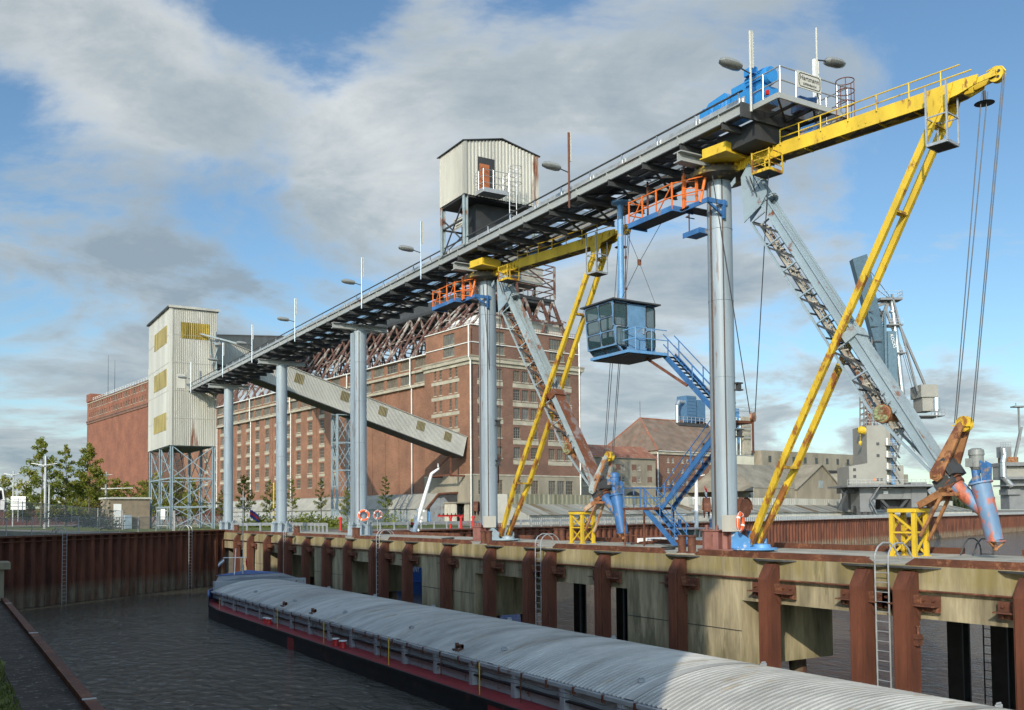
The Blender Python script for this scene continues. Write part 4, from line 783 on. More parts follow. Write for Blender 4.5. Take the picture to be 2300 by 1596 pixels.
cabwin((28.42, Y0, 11.35), (1, 0, 0), (0, 0, 1), (0, -1, 0), .72, 1.0); cabwin((28.52, Y0, 10.3), (1, 0, 0), (0, 0, 1), (0, -1, 0), .6, .85)
cabwin((30.3, Y0, 11.35), (1, 0, 0), (0, 0, 1), (0, -1, 0), .5, .95); cabwin((30.3, Y0, 10.25), (1, 0, 0), (0, 0, 1), (0, -1, 0), .5, .8)
dr_ = MB(); dr_.box(28.92, 29.95, Y0-.03, Y0-.001, Z0+.02, Z1-.1); ob = dr_.build('door', m_cab, cb); h = MB(); h.box(29.8, 29.86, Y0-.09, Y0-.03, 10.5, 10.8); h = h.build('handle', m_galv, cb); h.parent = ob
r = MB()
for z in (10.15, 10.65): r.path([(28.5, Y0-.1, z-.1), (28.8, Y0-.7, z), (30.75, Y0-.7, z)], .025)
for x in (28.8, 29.8): r.tube((x, Y0-.7, Z0), (x, Y0-.7, 10.65), .025)
r.build('porch_rail', m_bluep, cb)
st = MB(); st.box(28.75, 29.0, 38.2, 38.9, 9.6, 10.5); st.box(28.9, 29.5, 38.0, 38.6, 9.6, 10.1); st.build('operator_seat', m_dark, cb)
cl = MB(); cl.tube((29.4, 38.1, 12.3), (29.4, 38.1, 17.45), .155, None, 20); cl.lathe((29.4, 38.1, 17.2), [(.155, 0), (.45, .1), (.45, .2)], 16); cl.build('hanging_column', m_bluep, cb); cc = MB(); cc.tube((29.58, 37.95, 12.3), (29.58, 37.95, 17.4), .025, None, 6)
for z in (12.9, 14.5): cc.box(29.55, 29.64, 37.9, 38.0, z, z+.12)
cc.build('conduit', m_rust2, cb)
lk = P(1436, 590, 46.2)
for p, q in (((28.9, 37.5, 12.2), lk), (lk, P(1497, 480, 44.5)), (P(1398, 500, 47.5), lk), (lk, P(1472, 683, 46))): MB().tube(p, q, .014, None, 5).build('stay_rope', m_rope, cb)
b = MB(); b.box(lk.x-.09, lk.x+.09, lk.y-.04, lk.y+.04, lk.z-.14, lk.z+.14); b.build('rope_block', m_rust2, cb)
# ================================================================ blue stair
sr = thing('access_stair', 'blue steel stair in flights from the pier up to the hanging cabin', 'stair', (30.9, 35.5, 0))
def flight(p, q, w_, m, n_, rail=True, side=(1, 0, 0)):
    p, q, sd_ = V(p), V(q), V(side)
    for s in (0, 1): MB().bar(p+sd_*w_*s, q+sd_*w_*s, .05, .26).build('stringer', m, sr)
    for k in range(n_): c = p.lerp(q, (k+.5)/n_); t_ = MB(); dv = V((q-p).to_2d().to_3d()).normalized()*.13; t_.add([c-dv, c+dv, c+dv+sd_*w_, c-dv+sd_*w_], [(0, 1, 2, 3)]).add([x-V((0, 0, .04)) for x in (c-dv, c+dv, c+dv+sd_*w_, c-dv+sd_*w_)], [(0, 1, 2, 3)]); t_.build('tread', m_dark, sr)
    if rail:
        for s in (0, 1):
            r = MB(); o = sd_*w_*s
            for z in (.5, 1.0): r.tube(p+o+V((0, 0, z)), q+o+V((0, 0, z)), .026)
            r.build('handrail', m, sr)
            for k in (.08, .5, .92): c = p.lerp(q, k)+o; MB().tube(c, c+V((0, 0, 1)), .03).build('baluster', m, sr)
flight((30.75, 36.5, 9.5), (30.95, 32.6, 5.9), .7, m_blue, 16)
flight((31.0, 32.6, 5.75), (30.85, 37.1, 1.8), .75, m_blue, 15)
flight((30.35, 37.75, 1.95), (30.5, 35.4, .0), .75, m_blue, 7)
b = MB(); b.bar((30.0, 36.9, 9.3), (30.75, 34.8, 7.75), .12); b.build('knee_brace', m_rust2, sr)
MB().box(30.3, 31.75, 36.9, 39.4, 1.82, 1.95).build('landing', m_rust2, sr); MB().box(30.9, 32, 31.8, 32.7, 5.72, 5.84).build('landing', m_rust2, sr)
for x, y in ((30.35, 39.3), (30.4, 37.8), (31.65, 39.3), (31.65, 37)): MB().tube((x, y, 0), (x, y, 1.85), .045).build('leg', m_rust2, sr)
MB().path([(30.35, 39.3, .55), (30.4, 37.8, .5), (31.65, 37, .5)], .025).build('leg_tie', m_rust2, sr)
r = MB()
for z in (2.45, 2.95): r.path([(30.35, 37.9, z), (30.35, 39.35, z), (31.7, 39.35, z), (31.7, 37.2, z)], .026)
r.build('landing_rail', m_blue, sr)
for x, y in ((30.35, 39.35), (30.35, 38.0), (31.0, 39.35), (31.7, 39.35)): MB().tube((x, y, 1.9), (x, y, 2.95), .035).build('rail_post', m_blue, sr)
# ================================================================ hut on stilts
ht = thing('corrugated_hut', 'pale corrugated hut on tall steel legs standing over the bridge', 'hut', (30, 53, 17.5))
HX0, HX1, HY0, HY1, HZ = 27.6, 33.0, 51.4, 54.75, 21.45
def rooftop(k): return 1+ (.0 if k < 0 else 0)
ridge = 29.9; eave = 24.75; rz_ = 25.3
MB().corr((HX0, HY1, HZ), (0, -1, 0), HY1-HY0, (0, 0, eave-HZ), (-1, 0, 0), .16, .045).build('wall_panel', m_clad, ht)
MB().corr((HX0, HY0, HZ), (1, 0, 0), HX1-HX0, (0, 0, 1), (0, -1, 0), .24, .05, lambda k: ((eave-HZ)+(rz_-eave)*(1-abs((HX0+k*(HX1-HX0))-30.3)/2.7))).build('wall_panel', m_clad, ht)
b = MB(); b.box(HX1-.03, HX1, HY0, HY1, HZ, eave); b.poly([(HX0, HY1, HZ), (HX1, HY1, HZ), (HX1, HY1, eave), (30.3, HY1, rz_), (HX0, HY1, eave)]); b.build('rear_wall', m_clad, ht)
b = MB(); b.bar((HX0+.05, HY0+.02, HZ), (HX0+.05, HY0+.02, eave+.02), .22, .2); b.bar((HX1-.05, HY0+.02, HZ), (HX1-.05, HY0+.02, eave), .2, .16); b.build('corner_trim', m_clad, ht)
b = MB()
for x0, z0, x1, z1 in ((HX0-.14, eave-.02, 30.3, rz_+.06), (30.3, rz_+.06, HX1+.14, eave-.02)): b.poly([(x0, HY0-.14, z0), (x1, HY0-.14, z1), (x1, HY1+.12, z1), (x0, HY1+.12, z0)], (0, 0, .06))
b.build('roof', m_dark, ht); MB().box(HX0+.05, HX1-.05, HY0+.05, HY1-.05, HZ-.12, HZ+.02).build('floor', m_dark, ht)
d = MB(); d.box(28.55, 29.75, HY0-.06, HY0+.01, 21.7, 23.95); d = d.build('door_recess', m_dark, ht); q = MB(); q.box(28.65, 29.35, HY0-.12, HY0-.062, 21.75, 23.5); q.build('door', M('orange door', (.38, .12, .04), .5, var=.25, rust=.2), ht)
for x in (27.75, 32.8):
    for y in (51.55, 54.6): MB().ibeam((x, y, 18.3 if x < 30 else 17.9), (x, y, HZ), .26, .26, .03, (1, 0, 0)).build('leg', m_grr, ht)
b = MB(); b.bar((27.75, 54.5, 18.4), (27.75, 51.6, 21.3), .07); b.bar((27.75, 51.7, 18.5), (27.75, 54.5, 20.6), .07); b.bar((27.75, 51.6, 20.0), (27.75, 54.6, 20.0), .1); b.bar((32.8, 54.5, 18.4), (32.8, 51.6, 21.3), .07); b.bar((27.8, 54.6, 20), (32.8, 54.6, 20), .1); b.bar((27.8, 54.6, 18.4), (30.5, 54.6, 21.2), .08); b.bar((27.75, 51.9, 20.7), (27.75, 51.6, 21.4), .16); b.build('leg_bracing', m_drk2, ht)
b = MB(); b.box(28.9, 31.6, 52.2, 54.2, 19.0, 21.3); b.build('hopper', m_dark, ht)
ba = MB(); ba.box(28.3, 30.1, HY0-1.2, HY0-.1, 21.45, 21.52); ba.box(28.3, 30.1, HY0-1.24, HY0-1.2, 21.36, 21.62); ba.box(28.28, 28.32, HY0-1.2, HY0-.1, 21.36, 21.62); ba.build('balcony', m_galv, ht)
r = MB()
for z in (21.95, 22.35, 22.75): r.path([(28.3, HY0-.1, z), (28.3, HY0-1.2, z), (30.1, HY0-1.2, z), (30.1, HY0-.1, z)], .022)
r.build('balcony_rail', m_alu, ht)
for x, y in ((28.3, HY0-1.2), (28.3, HY0-.6), (29, HY0-1.2), (30.1, HY0-1.2), (30.1, HY0-.5)): MB().tube((x, y, 21.5), (x, y, 22.78), .028).build('balcony_post', m_alu, ht)
l_ = MB(); lx, ly = 30.0, HY0-1.45
for s in (0, .5): l_.tube((lx+s, ly, 18.4), (lx+s, ly, 23.2), .03)
for k in range(15): l_.tube((lx, ly, 18.6+k*.3), (lx+.5, ly, 18.6+k*.3), .02)
for z in (22.0, 22.5, 23.0): l_.torus((lx+.25, ly-.32, z), .36, .018, (0, 0, 1), 18, 5)
l_.build('caged_ladder', m_galv, ht)
# ================================================================ tower
tw = thing('elevator_tower', 'pale corrugated elevator tower with yellow window strips on lattice legs', 'tower', (28.4, 134, 0))
TX0, TX1, TY0, TY1, TZ0, TZ1 = 25.4, 31.3, 127.3, 141.8, 10.8, 28.6
MB().corr((TX0, TY0, TZ0), (1, 0, 0), TX1-TX0, (0, 0, TZ1-TZ0), (0, -1, 0), .24, .05).build('corrugated_wall', m_clad, tw)
b = MB(); b.box(TX0-.02, TX0+.05, TY0, TY1, TZ0, TZ1); b.box(TX1-.05, TX1, TY0+.02, TY1, TZ0, TZ1); b.box(TX0+.06, TX1-.06, TY1-.05, TY1, TZ0, TZ1); b.build('smooth_wall', m_cladw, tw)
b = MB(); b.box(TX0-.09, TX0+.28, TY0-.1, TY0+.3, TZ0, TZ1); b.build('corner_trim', m_cladw, tw)
b = MB(); b.box(TX0-.3, TX1+.3, TY0-.3, TY1+.3, TZ1, TZ1+.22); b.build('roof', m_dark, tw); MB().box(TX0-.31, TX1+.31, TY0-.33, TY0-.3, TZ1-.05, TZ1+.25).build('fascia', m_clad, tw); MB().box(TX0+.06, TX1-.06, TY0+.02, TY1-.06, TZ0+.01, TZ0+.15).build('floor', m_dark, tw)
for z0 in (24.3, 18.6, 12.9):
    MB().box(TX0-.06, TX0-.02, TY0+2.0, TY1-4.2, z0, z0+2.3).build('window_strip', m_roll, tw)
MB().corr((TX0+1.3, TY0-.05, 24.7), (1, 0, 0), 3.6, (0, 0, 2.1), (0, -1, 0), .24, .05).build('window_strip', m_roll, tw)
b = MB(); b.box(TX0+.9, TX0+1.9, TY0-.07, TY0-.04, 18.2, 20.0); b.build('door', m_cladw, tw)
zs = [0.1, 2.9, 6.6, 10.8]; cs = [(TX0+.3, TY0+.2), (TX1-.3, TY0+.2), (TX1-.3, TY1-.3), (TX0+.3, TY1-.3)]
for x, y in cs+[(TX0+.3, 134.5), (TX1-.3, 134.5)]: MB().ibeam((x, y, 0), (x, y, TZ0), .34, .34, .05, (1, 0, 0)).build('leg', m_gry, tw)
for i in range(4):
    a, c = cs[i], cs[(i+1) % 4]; b = MB()
    mids = [(a, c)] if i % 2 == 0 else [(a, ((a[0]+c[0])/2, (a[1]+c[1])/2)), (((a[0]+c[0])/2, (a[1]+c[1])/2), c)]
    for a_, c_ in mids:
        for z0, z1 in zip(zs, zs[1:]): b.bar((*a_, z1), (*c_, z1), .16); b.bar((*a_, z0), (*c_, z1), .1); b.bar((*c_, z0), (*a_, z1), .1)
    b.build('leg_bracing', m_gry, tw)
sd2 = MB()
for k, (ya, yb, z0, z1) in enumerate(((130, 134, .2, 2.9), (134, 130, 2.9, 6.6), (130, 134, 6.6, 10.8))):
    for x in (27.2, 28.0): sd2.bar((x, ya, z0), (x, yb, z1), .06, .22)
    n_ = int((z1-z0)/.25)
    for j in range(n_): t0 = j/n_; sd2.bar((27.2, ya+(yb-ya)*t0, z0+(z1-z0)*t0), (28, ya+(yb-ya)*t0, z0+(z1-z0)*t0), .22, .03)
    for x in (27.2, 28): sd2.tube((x, ya, z0+1), (x, yb, z1+1), .025)
sd2.build('stair', m_drk2, tw)
b = MB()
for k in range(6): b.box(30.6, 31.5, 126.4-.1*k, 126.6-.1*k, 24.2-k*.05, 24.4-k*.05)
b.bar((29, 126.8, 25.4), (33.5, 125.6, 24.3), .2); b.bar((30.6, 127, 21), (30.2, 127, 25), .1); b.bar((30.6, 127, 21.5), (31.6, 126.6, 25), .1); b.bar((31.3, 127, 17.5), (31.0, 127, 26), .14); b.build('hoist_beam', m_grr, tw)
for z in (14.3, 17.9, 21.5, 25.1): MB().box(TX0-.075, TX1+.02, TY0-.075, TY0-.052, z, z+.05).build('sheet_joint', m_gallery, tw); MB().box(TX0-.045, TX0-.022, TY0+.3, TY1, z, z+.05).build('sheet_joint', m_gallery, tw)
# ================================================================ galleries
def gallery(name, a, b_, w_, h_, m, lab, panes, ribs=.25):
    a, b_ = V(a), V(b_); t = thing(name, lab, 'conveyor gallery', a); u = (b_-a); Lg = u.length; u.normalize(); s = u.cross(V((0, 0, 1))).normalized(); up = s.cross(u)
    for sg in (-1, 1):
        MB().corr(a+s*sg*w_/2-up*h_/2, u, Lg, up*h_, s*sg, ribs, .05).build('side_wall', m, t)
        for k in panes: MB().corr(a+s*sg*(w_/2+.06)-up*(h_*.05)+u*Lg*k, u, 1.6, up*h_*.42, s*sg, ribs, .04).build('skylight_strip', m_roll2, t)
    e = MB(); e.bar(a+up*(h_/2+.05), b_+up*(h_/2+.05), w_+.4, .1); e.build('roof', m_gallery, t); e = MB(); e.bar(a-up*(h_/2+.08), b_-up*(h_/2+.08), w_+.1, .16); e.build('floor', m_dark, t)
    e = MB(); e.bar(b_-u*.04, b_, w_, h_, V((0, 0, 1))); e.bar(a, a+u*.04, w_, h_); e.build('end_wall', m_gallery, t); return t, u
gallery('conveyor_gallery', (31.5, 138.5, 25.7), (77.9, 147.3, 13.3), 3.0, 3.5, m_gallery, 'grey corrugated conveyor gallery sloping down right to the granary corner', (.3, .47, .62, .78, .9))
gallery('conveyor_gallery', (31, 137, 25.2), (72, 222, 42.5), 3.2, 3.8, m_gallery, 'grey corrugated gallery rising from the tower top behind the bridge', ())
def support(xy, z1, wd, dd, lab, m=m_gry, nlev=4):
    t = thing('lattice_support', lab, 'support tower', (*xy, 0), 0, 'lattice supports of the gallery'); c = [(xy[0]-wd/2, xy[1]-dd/2), (xy[0]+wd/2, xy[1]-dd/2), (xy[0]+wd/2, xy[1]+dd/2), (xy[0]-wd/2, xy[1]+dd/2)]
    for x, y in c: MB().bar((x, y, 0), (x, y, z1), .3).build('leg', m, t)
    b = MB()
    for i in range(4):
        for k in range(nlev): z0, z2 = z1*k/nlev, z1*(k+1)/nlev; a, d = c[i], c[(i+1) % 4]; b.bar((*a, z2), (*d, z2), .13); b.bar((*a, z0), (*d, z2), .08); b.bar((*d, z0), (*a, z2), .08)
    b.build('bracing', m, t)
    l = MB(); x, y = c[1][0]+.5, c[1][1]
    for s in (0, .6): l.tube((x+s, y, 0), (x+s, y, z1+3), .04)
    for k in range(int(z1/.8)): l.bar((x, y, .4+k*.8), (x+.6, y, .4+k*.8), .05); l.torus((x+.3, y-.4, .8+k*.8), .42, .025, (0, 0, 1), 12, 4)
    l.build('caged_ladder', m_galv, t); return t
k_ = (V((31.5, 138.5, 0)).lerp(V((77.9, 147.3, 0)), .50)); support((k_.x, k_.y), 17.4, 2.6, 2.2, 'blue grey lattice support under the middle of the sloping gallery')
def ray_(px, py): return FW + RT*((px-1150)/2150) - UP*((py-1060)/2150)
def onX(px, py, X): v = ray_(px, py); return V((0, 0, EYE))+v*(X/v.x)
# ================================================================ barge
bg_ = thing('cargo_barge', 'long low cargo barge with a ribbed grey hatch cover and red side deck', 'barge', (20.9, 40, WATER))
HB = [(16.4, -2), (16.4, 66), (16.6, 69.5), (17.3, 72.4), (18.6, 74.6), (20.9, 75.6), (23.1, 74.6), (24.4, 72.4), (25.1, 69.5), (25.3, 66), (25.3, -2)]
DZ = lambda y: -4.75+max(0, (y-64))*.035
b = MB(); n = len(HB)
b.add([(x, y, DZ(y)) for x, y in HB]+[(x+(.0 if y < 70 else (20.9-x)*.08), y-(.25 if y > 70 else 0), -6.3) for x, y in HB], [(i, i+1, n+i+1, n+i) for i in range(n-1)]); b.build('hull', m_hull, bg_)
MB().poly([(x, y, DZ(y)) for x, y in HB[:2]+HB[-2:]]).add([(x, y, DZ(y)+.0) for x, y in HB[1:-1]], [tuple(range(n-2))]).build('side_deck', m_bdeck, bg_)
g = MB()
for i in range(n-1):
    (x0, y0), (x1, y1) = HB[i], HB[i+1]; g.bar((x0, y0, DZ(y0)-.06), (x1, y1, DZ(y1)-.06), .1, .16)
g.build('gunwale', m_hull, bg_)
bw = MB(); k_ = [q for q in HB if q[1] > 67]
for (x0, y0), (x1, y1) in zip(k_, k_[1:]): bw.add([(x0, y0, DZ(y0)), (x1, y1, DZ(y1)), (x1, y1, DZ(y1)+.62), (x0, y0, DZ(y0)+.62)], [(0, 1, 2, 3)]); bw.tube((x0, y0, DZ(y0)+.64), (x1, y1, DZ(y1)+.64), .07)
bw.build('bulwark', M('barge blue', (.06, .12, .30), .5, var=.2), bg_)
C0, C1 = 17.45, 24.35; ZC = -3.8
for x, s in ((C0, -1), (C1, 1)):
    MB().box(min(x, x-s*.05), max(x, x-s*.05), -2, 71.6, -4.7, ZC).build('coaming', m_bside, bg_)
    MB().box(min(x, x+s*.22), max(x, x+s*.22), -2, 71.6, ZC-.1, ZC+.02).build('coaming_ledge', m_rust2 if s > 0 else m_bside, bg_)
    MB().box(min(x, x+s*.16), max(x, x+s*.16), -2, 71.6, -4.34, -4.28).build('coaming_stringer', m_hull, bg_)
    y = 1.2
    while y < 71 and s < 0:
        MB().poly([(x, y, -4.7), (x-.2, y, -4.7), (x-.2, y, ZC-.1), (x, y, ZC-.1)], (0, .26, 0)).build('coaming_rib', m_bside, bg_); y += 3.05
    y = .2
    while y < 71 and s < 0: MB().box(x-.24, x-.17, y, y+.1, ZC-.2, ZC+.04).build('hatch_cleat', m_rust2, bg_); y += 1.55
yy = -2.0; sec = 0
while yy < 71.3:
    y1 = min(yy+8.15, 71.35); hb = MB(); pr = []; y = yy-.03; P_ = .21; zl = .018 if sec % 2 else 0
    pr.append((y, .03+zl)); pr.append((y+.22, .03+zl)); y += .24
    while y < y1-.3: pr += [(y, zl), (y+.1, zl), (y+.125, .03+zl), (y+.185, .03+zl)]; y += P_
    pr += [(y1-.26, .03+zl), (y1-.03, .03+zl)]; NA = 18; vs = []
    for y, dz in pr:
        for k in range(NA+1):
            u = k/NA*2-1; x = 20.9+u*3.52; vs.append((x, y, ZC+.03+.70*(1-abs(u)**2.1)+dz))
    hb.add(vs, [(i*(NA+1)+k, i*(NA+1)+k+1, (i+1)*(NA+1)+k+1, (i+1)*(NA+1)+k) for i in range(len(pr)-1) for k in range(NA)], False)
    o = hb.build('hatch_cover', m_hat[(sec*2) % 3], bg_)
    for xx in (18.3, 23.4):
        zc = ZC+.06+.70*(1-abs((xx-20.9)/3.52)**2.1); lg = MB(); lg.box(xx-.12, xx+.12, yy+.5, yy+.56, zc, zc+.09); lg.tube((xx-.08, yy+.53, zc+.12), (xx+.08, yy+.53, zc+.12), .025); lg.build('lifting_lug', m_bside, bg_); yy = y1; sec += 1
bk = MB(); bk.box(17.5, 24.4, 71.5, 72.0, -4.7, -3.12); bk.build('hatch_end_bulkhead', m_bside, bg_)
bk = MB(); bk.poly([(17.7, 72.0, -3.2), (18.4, 74.0, -2.85), (20.9, 74.7, -2.72), (23.4, 74.0, -2.85), (24.2, 72.0, -3.2), (22.5, 71.9, -2.9), (19.5, 71.9, -2.9)], (0, 0, -1.7)); bk.build('fore_deckhouse', M('barge grey top', (.2, .22, .24), .5, var=.2), bg_)
bk = MB(); bk.poly([(18.2, 73.8, -2.82), (20.9, 74.9, -2.55), (23.4, 74.2, -2.8)], (0, .3, 0)); bk.build('spray_board', bpy.data.materials['barge blue'], bg_)
for (px, py) in ((754, 1462), (770, 1466), (597, 1424), (604, 1427)):
    q = onX(px, py, 16.85); m = MB(); m.lathe((q.x, q.y, -4.75), [(.17, 0), (.15, .03), (.15, .36), (.19, .37)], 14); o = m.build('bollard', m_red, bg_); c = MB().lathe((q.x, q.y, -4.75), [(.2, .37), (.2, .41), (0, .42)], 14).build('bollard_cap', m_white, bg_); c.parent = o
for k in range(3):
    m = MB(); m.lathe((18.1+k*.1, 73.6+k*.4-.6, -4.4), [(.24, 0), (.24, .8)], 12); o = m.build('mooring_post', m_dark, bg_); c = MB().lathe((18.1+k*.1, 73.0+k*.4, -4.4), [(.3, .8), (.3, .86), (0, .87)], 12).build('mooring_post_cap', m_white, bg_); c.parent = o
for (px, py, h) in ((493, 1375, .9), (623, 1402, 1.2), (727, 1450, 1.2), (873, 1492, 1.2), (1077, 1552, 1.15)):
    q = onX(px, py, 16.62); MB().tube((q.x, q.y, -4.75), (q.x, q.y, -4.75+h), .022, None, 6).build('marker_pole', m_yel, bg_)
w_ = MB()
for z in (-3.98, -4.12): 
    y = 4.0
    while y < 70: w_.path([(17.1, y, z), (17.1, y+1.5, z-.05), (17.1, y+3, z)], .011, 4); y += 3
y = 4.0
w_.build('hand_wire', m_rope, bg_)
while y < 70: MB().tube((17.1, y, -4.75), (17.1, y, -3.95), .02, None, 5).build('stanchion', m_rust2, bg_); y += 6
for (px, py) in ((705, 684), (1032, 772), (640, 660)):
    q = onX(px, {705: 1381, 1032: 1470, 640: 1361}[px], 17.75)
    m = MB(); m.box(q.x-.2, q.x+.2, q.y-.25, q.y+.25, -3.72, -3.62); m.box(q.x-.06, q.x+.06, q.y-.25, q.y-.15, -3.62, -3.42); m.box(q.x-.06, q.x+.06, q.y+.15, q.y+.25, -3.62, -3.4); m.tube((q.x, q.y-.25, -3.5), (q.x, q.y+.25, -3.5), .07); m.build('hatch_roller', m_rust2, bg_)
for y in (50, 28): MB().box(16.37, 16.4, y, y+1.0, -5.5, -4.85).build('draught_mark', m_bdeck, bg_)
mm = MB(); mq = V((19.6, 74.0, -2.8)); mm.tube(mq, mq+V((.1, 0, 2.0)), .04); mm.bar(mq+V((-.75, .3, 1.3)), mq+V((.85, -.3, 1.3)), .05); mm.build('signal_cross', m_white, bg_)
mq = V((20.3, 74.2, -2.8)); mm = MB(); mm.tube(mq, mq+V((0, 0, 6.4)), .035); mm.tube(mq, mq+V((0, 0, .7)), .09); mm.bar(mq+V((-.9, .2, 5.1)), mq+V((.9, -.2, 5.1)), .04); mm.box(mq.x-.2, mq.x+.2, mq.y-.1, mq.y+.1, mq.z+5.7, mq.z+5.9); mm.build('radar_mast', m_galv, bg_)
def flag(o, u, w, h, nm, mats, parent):
    f = MB(); o, u = V(o), V(u); n_ = 8; vs = []
    for i in range(n_+1):
        for j in range(4): vs.append(o+u*(w*i/n_)+V((0, 0, -h*j/3-.25*w*(i/n_)**1.5))+V((u.y, -u.x, 0))*.1*math.sin(i*1.1+j*.5))
    for j in range(3): f.cur = j % len(mats); k0 = len(f.v); f.add([vs[i*4+jj] for i in range(n_+1) for jj in (j, j+1)], [(2*i, 2*i+1, 2*i+3, 2*i+2) for i in range(n_)])
    return f.build(nm, mats, parent)
m_flagb = M('flag blue', (.03, .05, .2), .8); m_flagr = M('flag red', (.45, .03, .03), .8); m_flaggrey = M('flag grey', (.2, .23, .28), .8)
flag(mq+V((.5, -.1, 5.0)), (.8, -.3, -.35), .8, .6, 'flag', [m_flagb, m_flagr, m_flagb], bg_); flag(V((18.9, 74.3, -1.5)), (-.7, .2, -.4), .6, .35, 'flag', [m_flaggrey, m_white], bg_); flag(V((20.4, 73.8, -1.5)), (.3, 0, -.4), .5, .6, 'flag', [m_flagr], bg_)
# ================================================================ boats behind the pier
bb = thing('blue_workboat', 'blue hulled boat behind the pier with a lowered white mast', 'boat', (39.5, 82, WATER))
b = MB(); hp = [(37.3, 68), (37.3, 90), (38.2, 94), (39.5, 95), (40.8, 94), (41.7, 90), (41.7, 68)]; n = len(hp); b.add([(x, y, -3.0) for x, y in hp]+[(x, y, -6.2) for x, y in hp], [(i, (i+1) % n, n+(i+1) % n, n+i) for i in range(n)]+[tuple(range(n))]); b.build('hull', M('boat blue', (.03, .16, .55), .4, var=.1), bb)
MB().box(37.22, 37.3, 68, 90, -4.45, -4.36).build('rubbing_strake', bpy.data.materials['boat blue'], bb)
text('boat_name', 'NNY', .75, bb, (-2.25, -2.9, 2.2), (0, -1, 0), (0, 0, 1), m_white)
b = MB(); b.box(38, 41, 70, 75, -3, -2.2); b.build('deckhouse', m_white, bb)
q0, q2, q3 = P(926, 1208, 88), P(969, 1065, 89), P(986, 1053, 89); q1 = q0.lerp(q2, .55)
b = MB(); b.tube(q0+(q0-q2)*.45, q0, .25, .23, 12); b.tube(q0, q1, .23, .19, 12); b.tube(q1, q2, .19, .15, 12); b.tube(q2, q3, .15, .1, 12); b.bar(q3, q3+V((-.1, 0, .5)), .04); b.bar(q3+V((-.15, 0, .1)), q3+V((-.1, 0, .5)), .04); b.build('lowered_mast', m_white, bb)
for k, t0 in enumerate((.2, .45, .55, .75)): c = q0.lerp(q1, t0); s = MB(); s.bar(c+RT*-.45, c+RT*.5, .05); s.box(c.x-.35, c.x-.15, c.y-.1, c.y+.1, c.z-.1, c.z+.25); s.lathe(c+RT*.35, [(.08, -.1), (.12, 0), (.08, .14), (0, .15)], 8); s.build('mast_fitting', m_white, bb)
flag(q0.lerp(q1, .55)+RT*-.2, -RT, .5, .8, 'flag', [m_yel, m_flagr, m_dark], bb); flag(q0.lerp(q1, .75)+RT*.7, RT*.5, .5, .9, 'flag', [m_bluep], bb)
pb = thing('white_motor_yacht', 'white motor boat with a tall white mast seen through the blue stair', 'boat', (47, 52, WATER))
b = MB(); hp = [(42.5, 50.6), (50.5, 53.4), (52.5, 54.6), (50, 55.6), (42, 53)]; n = 5; b.add([(x, y, -.1) for x, y in hp]+[(x, y, -6) for x, y in hp], [(i, (i+1) % n, n+(i+1) % n, n+i) for i in range(n)]+[tuple(range(n))]); b.build('hull', m_white, pb)
def obox(mb, c, u, l, w_, z0, z1, tp=0):
    c, u = V(c), V(u).normalized(); s = V((-u.y, u.x, 0)); q = [c+u*a*l/2+s*e*w_/2 for a, e in ((-1, -1), (1, -1), (1, 1), (-1, 1))]; q2 = [c+u*a*(l/2-tp)+s*e*(w_/2-tp) for a, e in ((-1, -1), (1, -1), (1, 1), (-1, 1))]
    return mb.add([V((p.x, p.y, z0)) for p in q]+[V((p.x, p.y, z1)) for p in q2], [(0, 1, 2, 3), (4, 5, 6, 7), (0, 1, 5, 4), (1, 2, 6, 5), (2, 3, 7, 6), (3, 0, 4, 7)])
u_ = V((.944, .33, 0)); obox(MB(), (47.5, 53.3, 0), u_, 3.4, 1.9, -.1, .46, -.0).build('cabin', M('yacht windows', (.06, .09, .09), .1), pb)
w_ = MB(); obox(w_, (47.4, 53.3, 0), u_, 4.3, 2.5, .46, .54)
for k in range(6): c = V((47.5, 53.3, 0))+u_*(-1.7+k*.68)+V((.33, -.944, 0))*.96; w_.bar((c.x, c.y, -.1), (c.x+.1, c.y, .46), .09)
w_.build('cabin_roof', M('roof edge', (.55, .45, .4), .5), pb)
mt = P(1564, 1190, 71); b = MB(); b.tube(mt-V((0, 0, .2)), P(1564, 1075, 71), .16, .12, 12); b.tube(P(1564, 1078, 71), P(1562, 1070, 71), .1); b.bar(P(1564, 1071, 71), P(1583, 1067, 71), .06)
for y in (1122, 1150, 1175): b.box(mt.x-.35, mt.x-.1, mt.y-.12, mt.y+.12, P(1560, y, 71).z, P(1560, y, 71).z+.15)
b.build('mast', m_white, pb)
for px, m in ((1527, m_blue), (1598, m_blue)):
    c = P(px, 1190, 70.5); b = MB(); b.tube(c, c+V((0, 0, .75)), .13); o = b.build('radar_post', m, pb); s = MB(); s.lathe(c+V((0, 0, .75)), [(.2, 0), (.25, .12), (.2, .22), (0, .24)], 12); s.bar(c+V((-.7, 0, 1.1)), c+V((.7, .1, 1.1)), .09); s = s.build('radar_scanner', m_white, pb); s.parent = o
r = MB(); a = V((41.5, 51.2, 0))
for z in (-.5, -.15): r.path([a+V((0, 0, z)), a+u_*2.2+V((0, 0, z))], .03)
for k in range(5): r.tube(a+u_*k*.5+V((0, 0, -.9)), a+u_*k*.5+V((0, 0, -.1)), .03)
r.build('stern_rail', m_blue, pb)
flag(P(1582, 1092, 71), (.5, 0, -.3), .5, .9, 'flag', [m_flagr, m_white, m_flagb], pb)
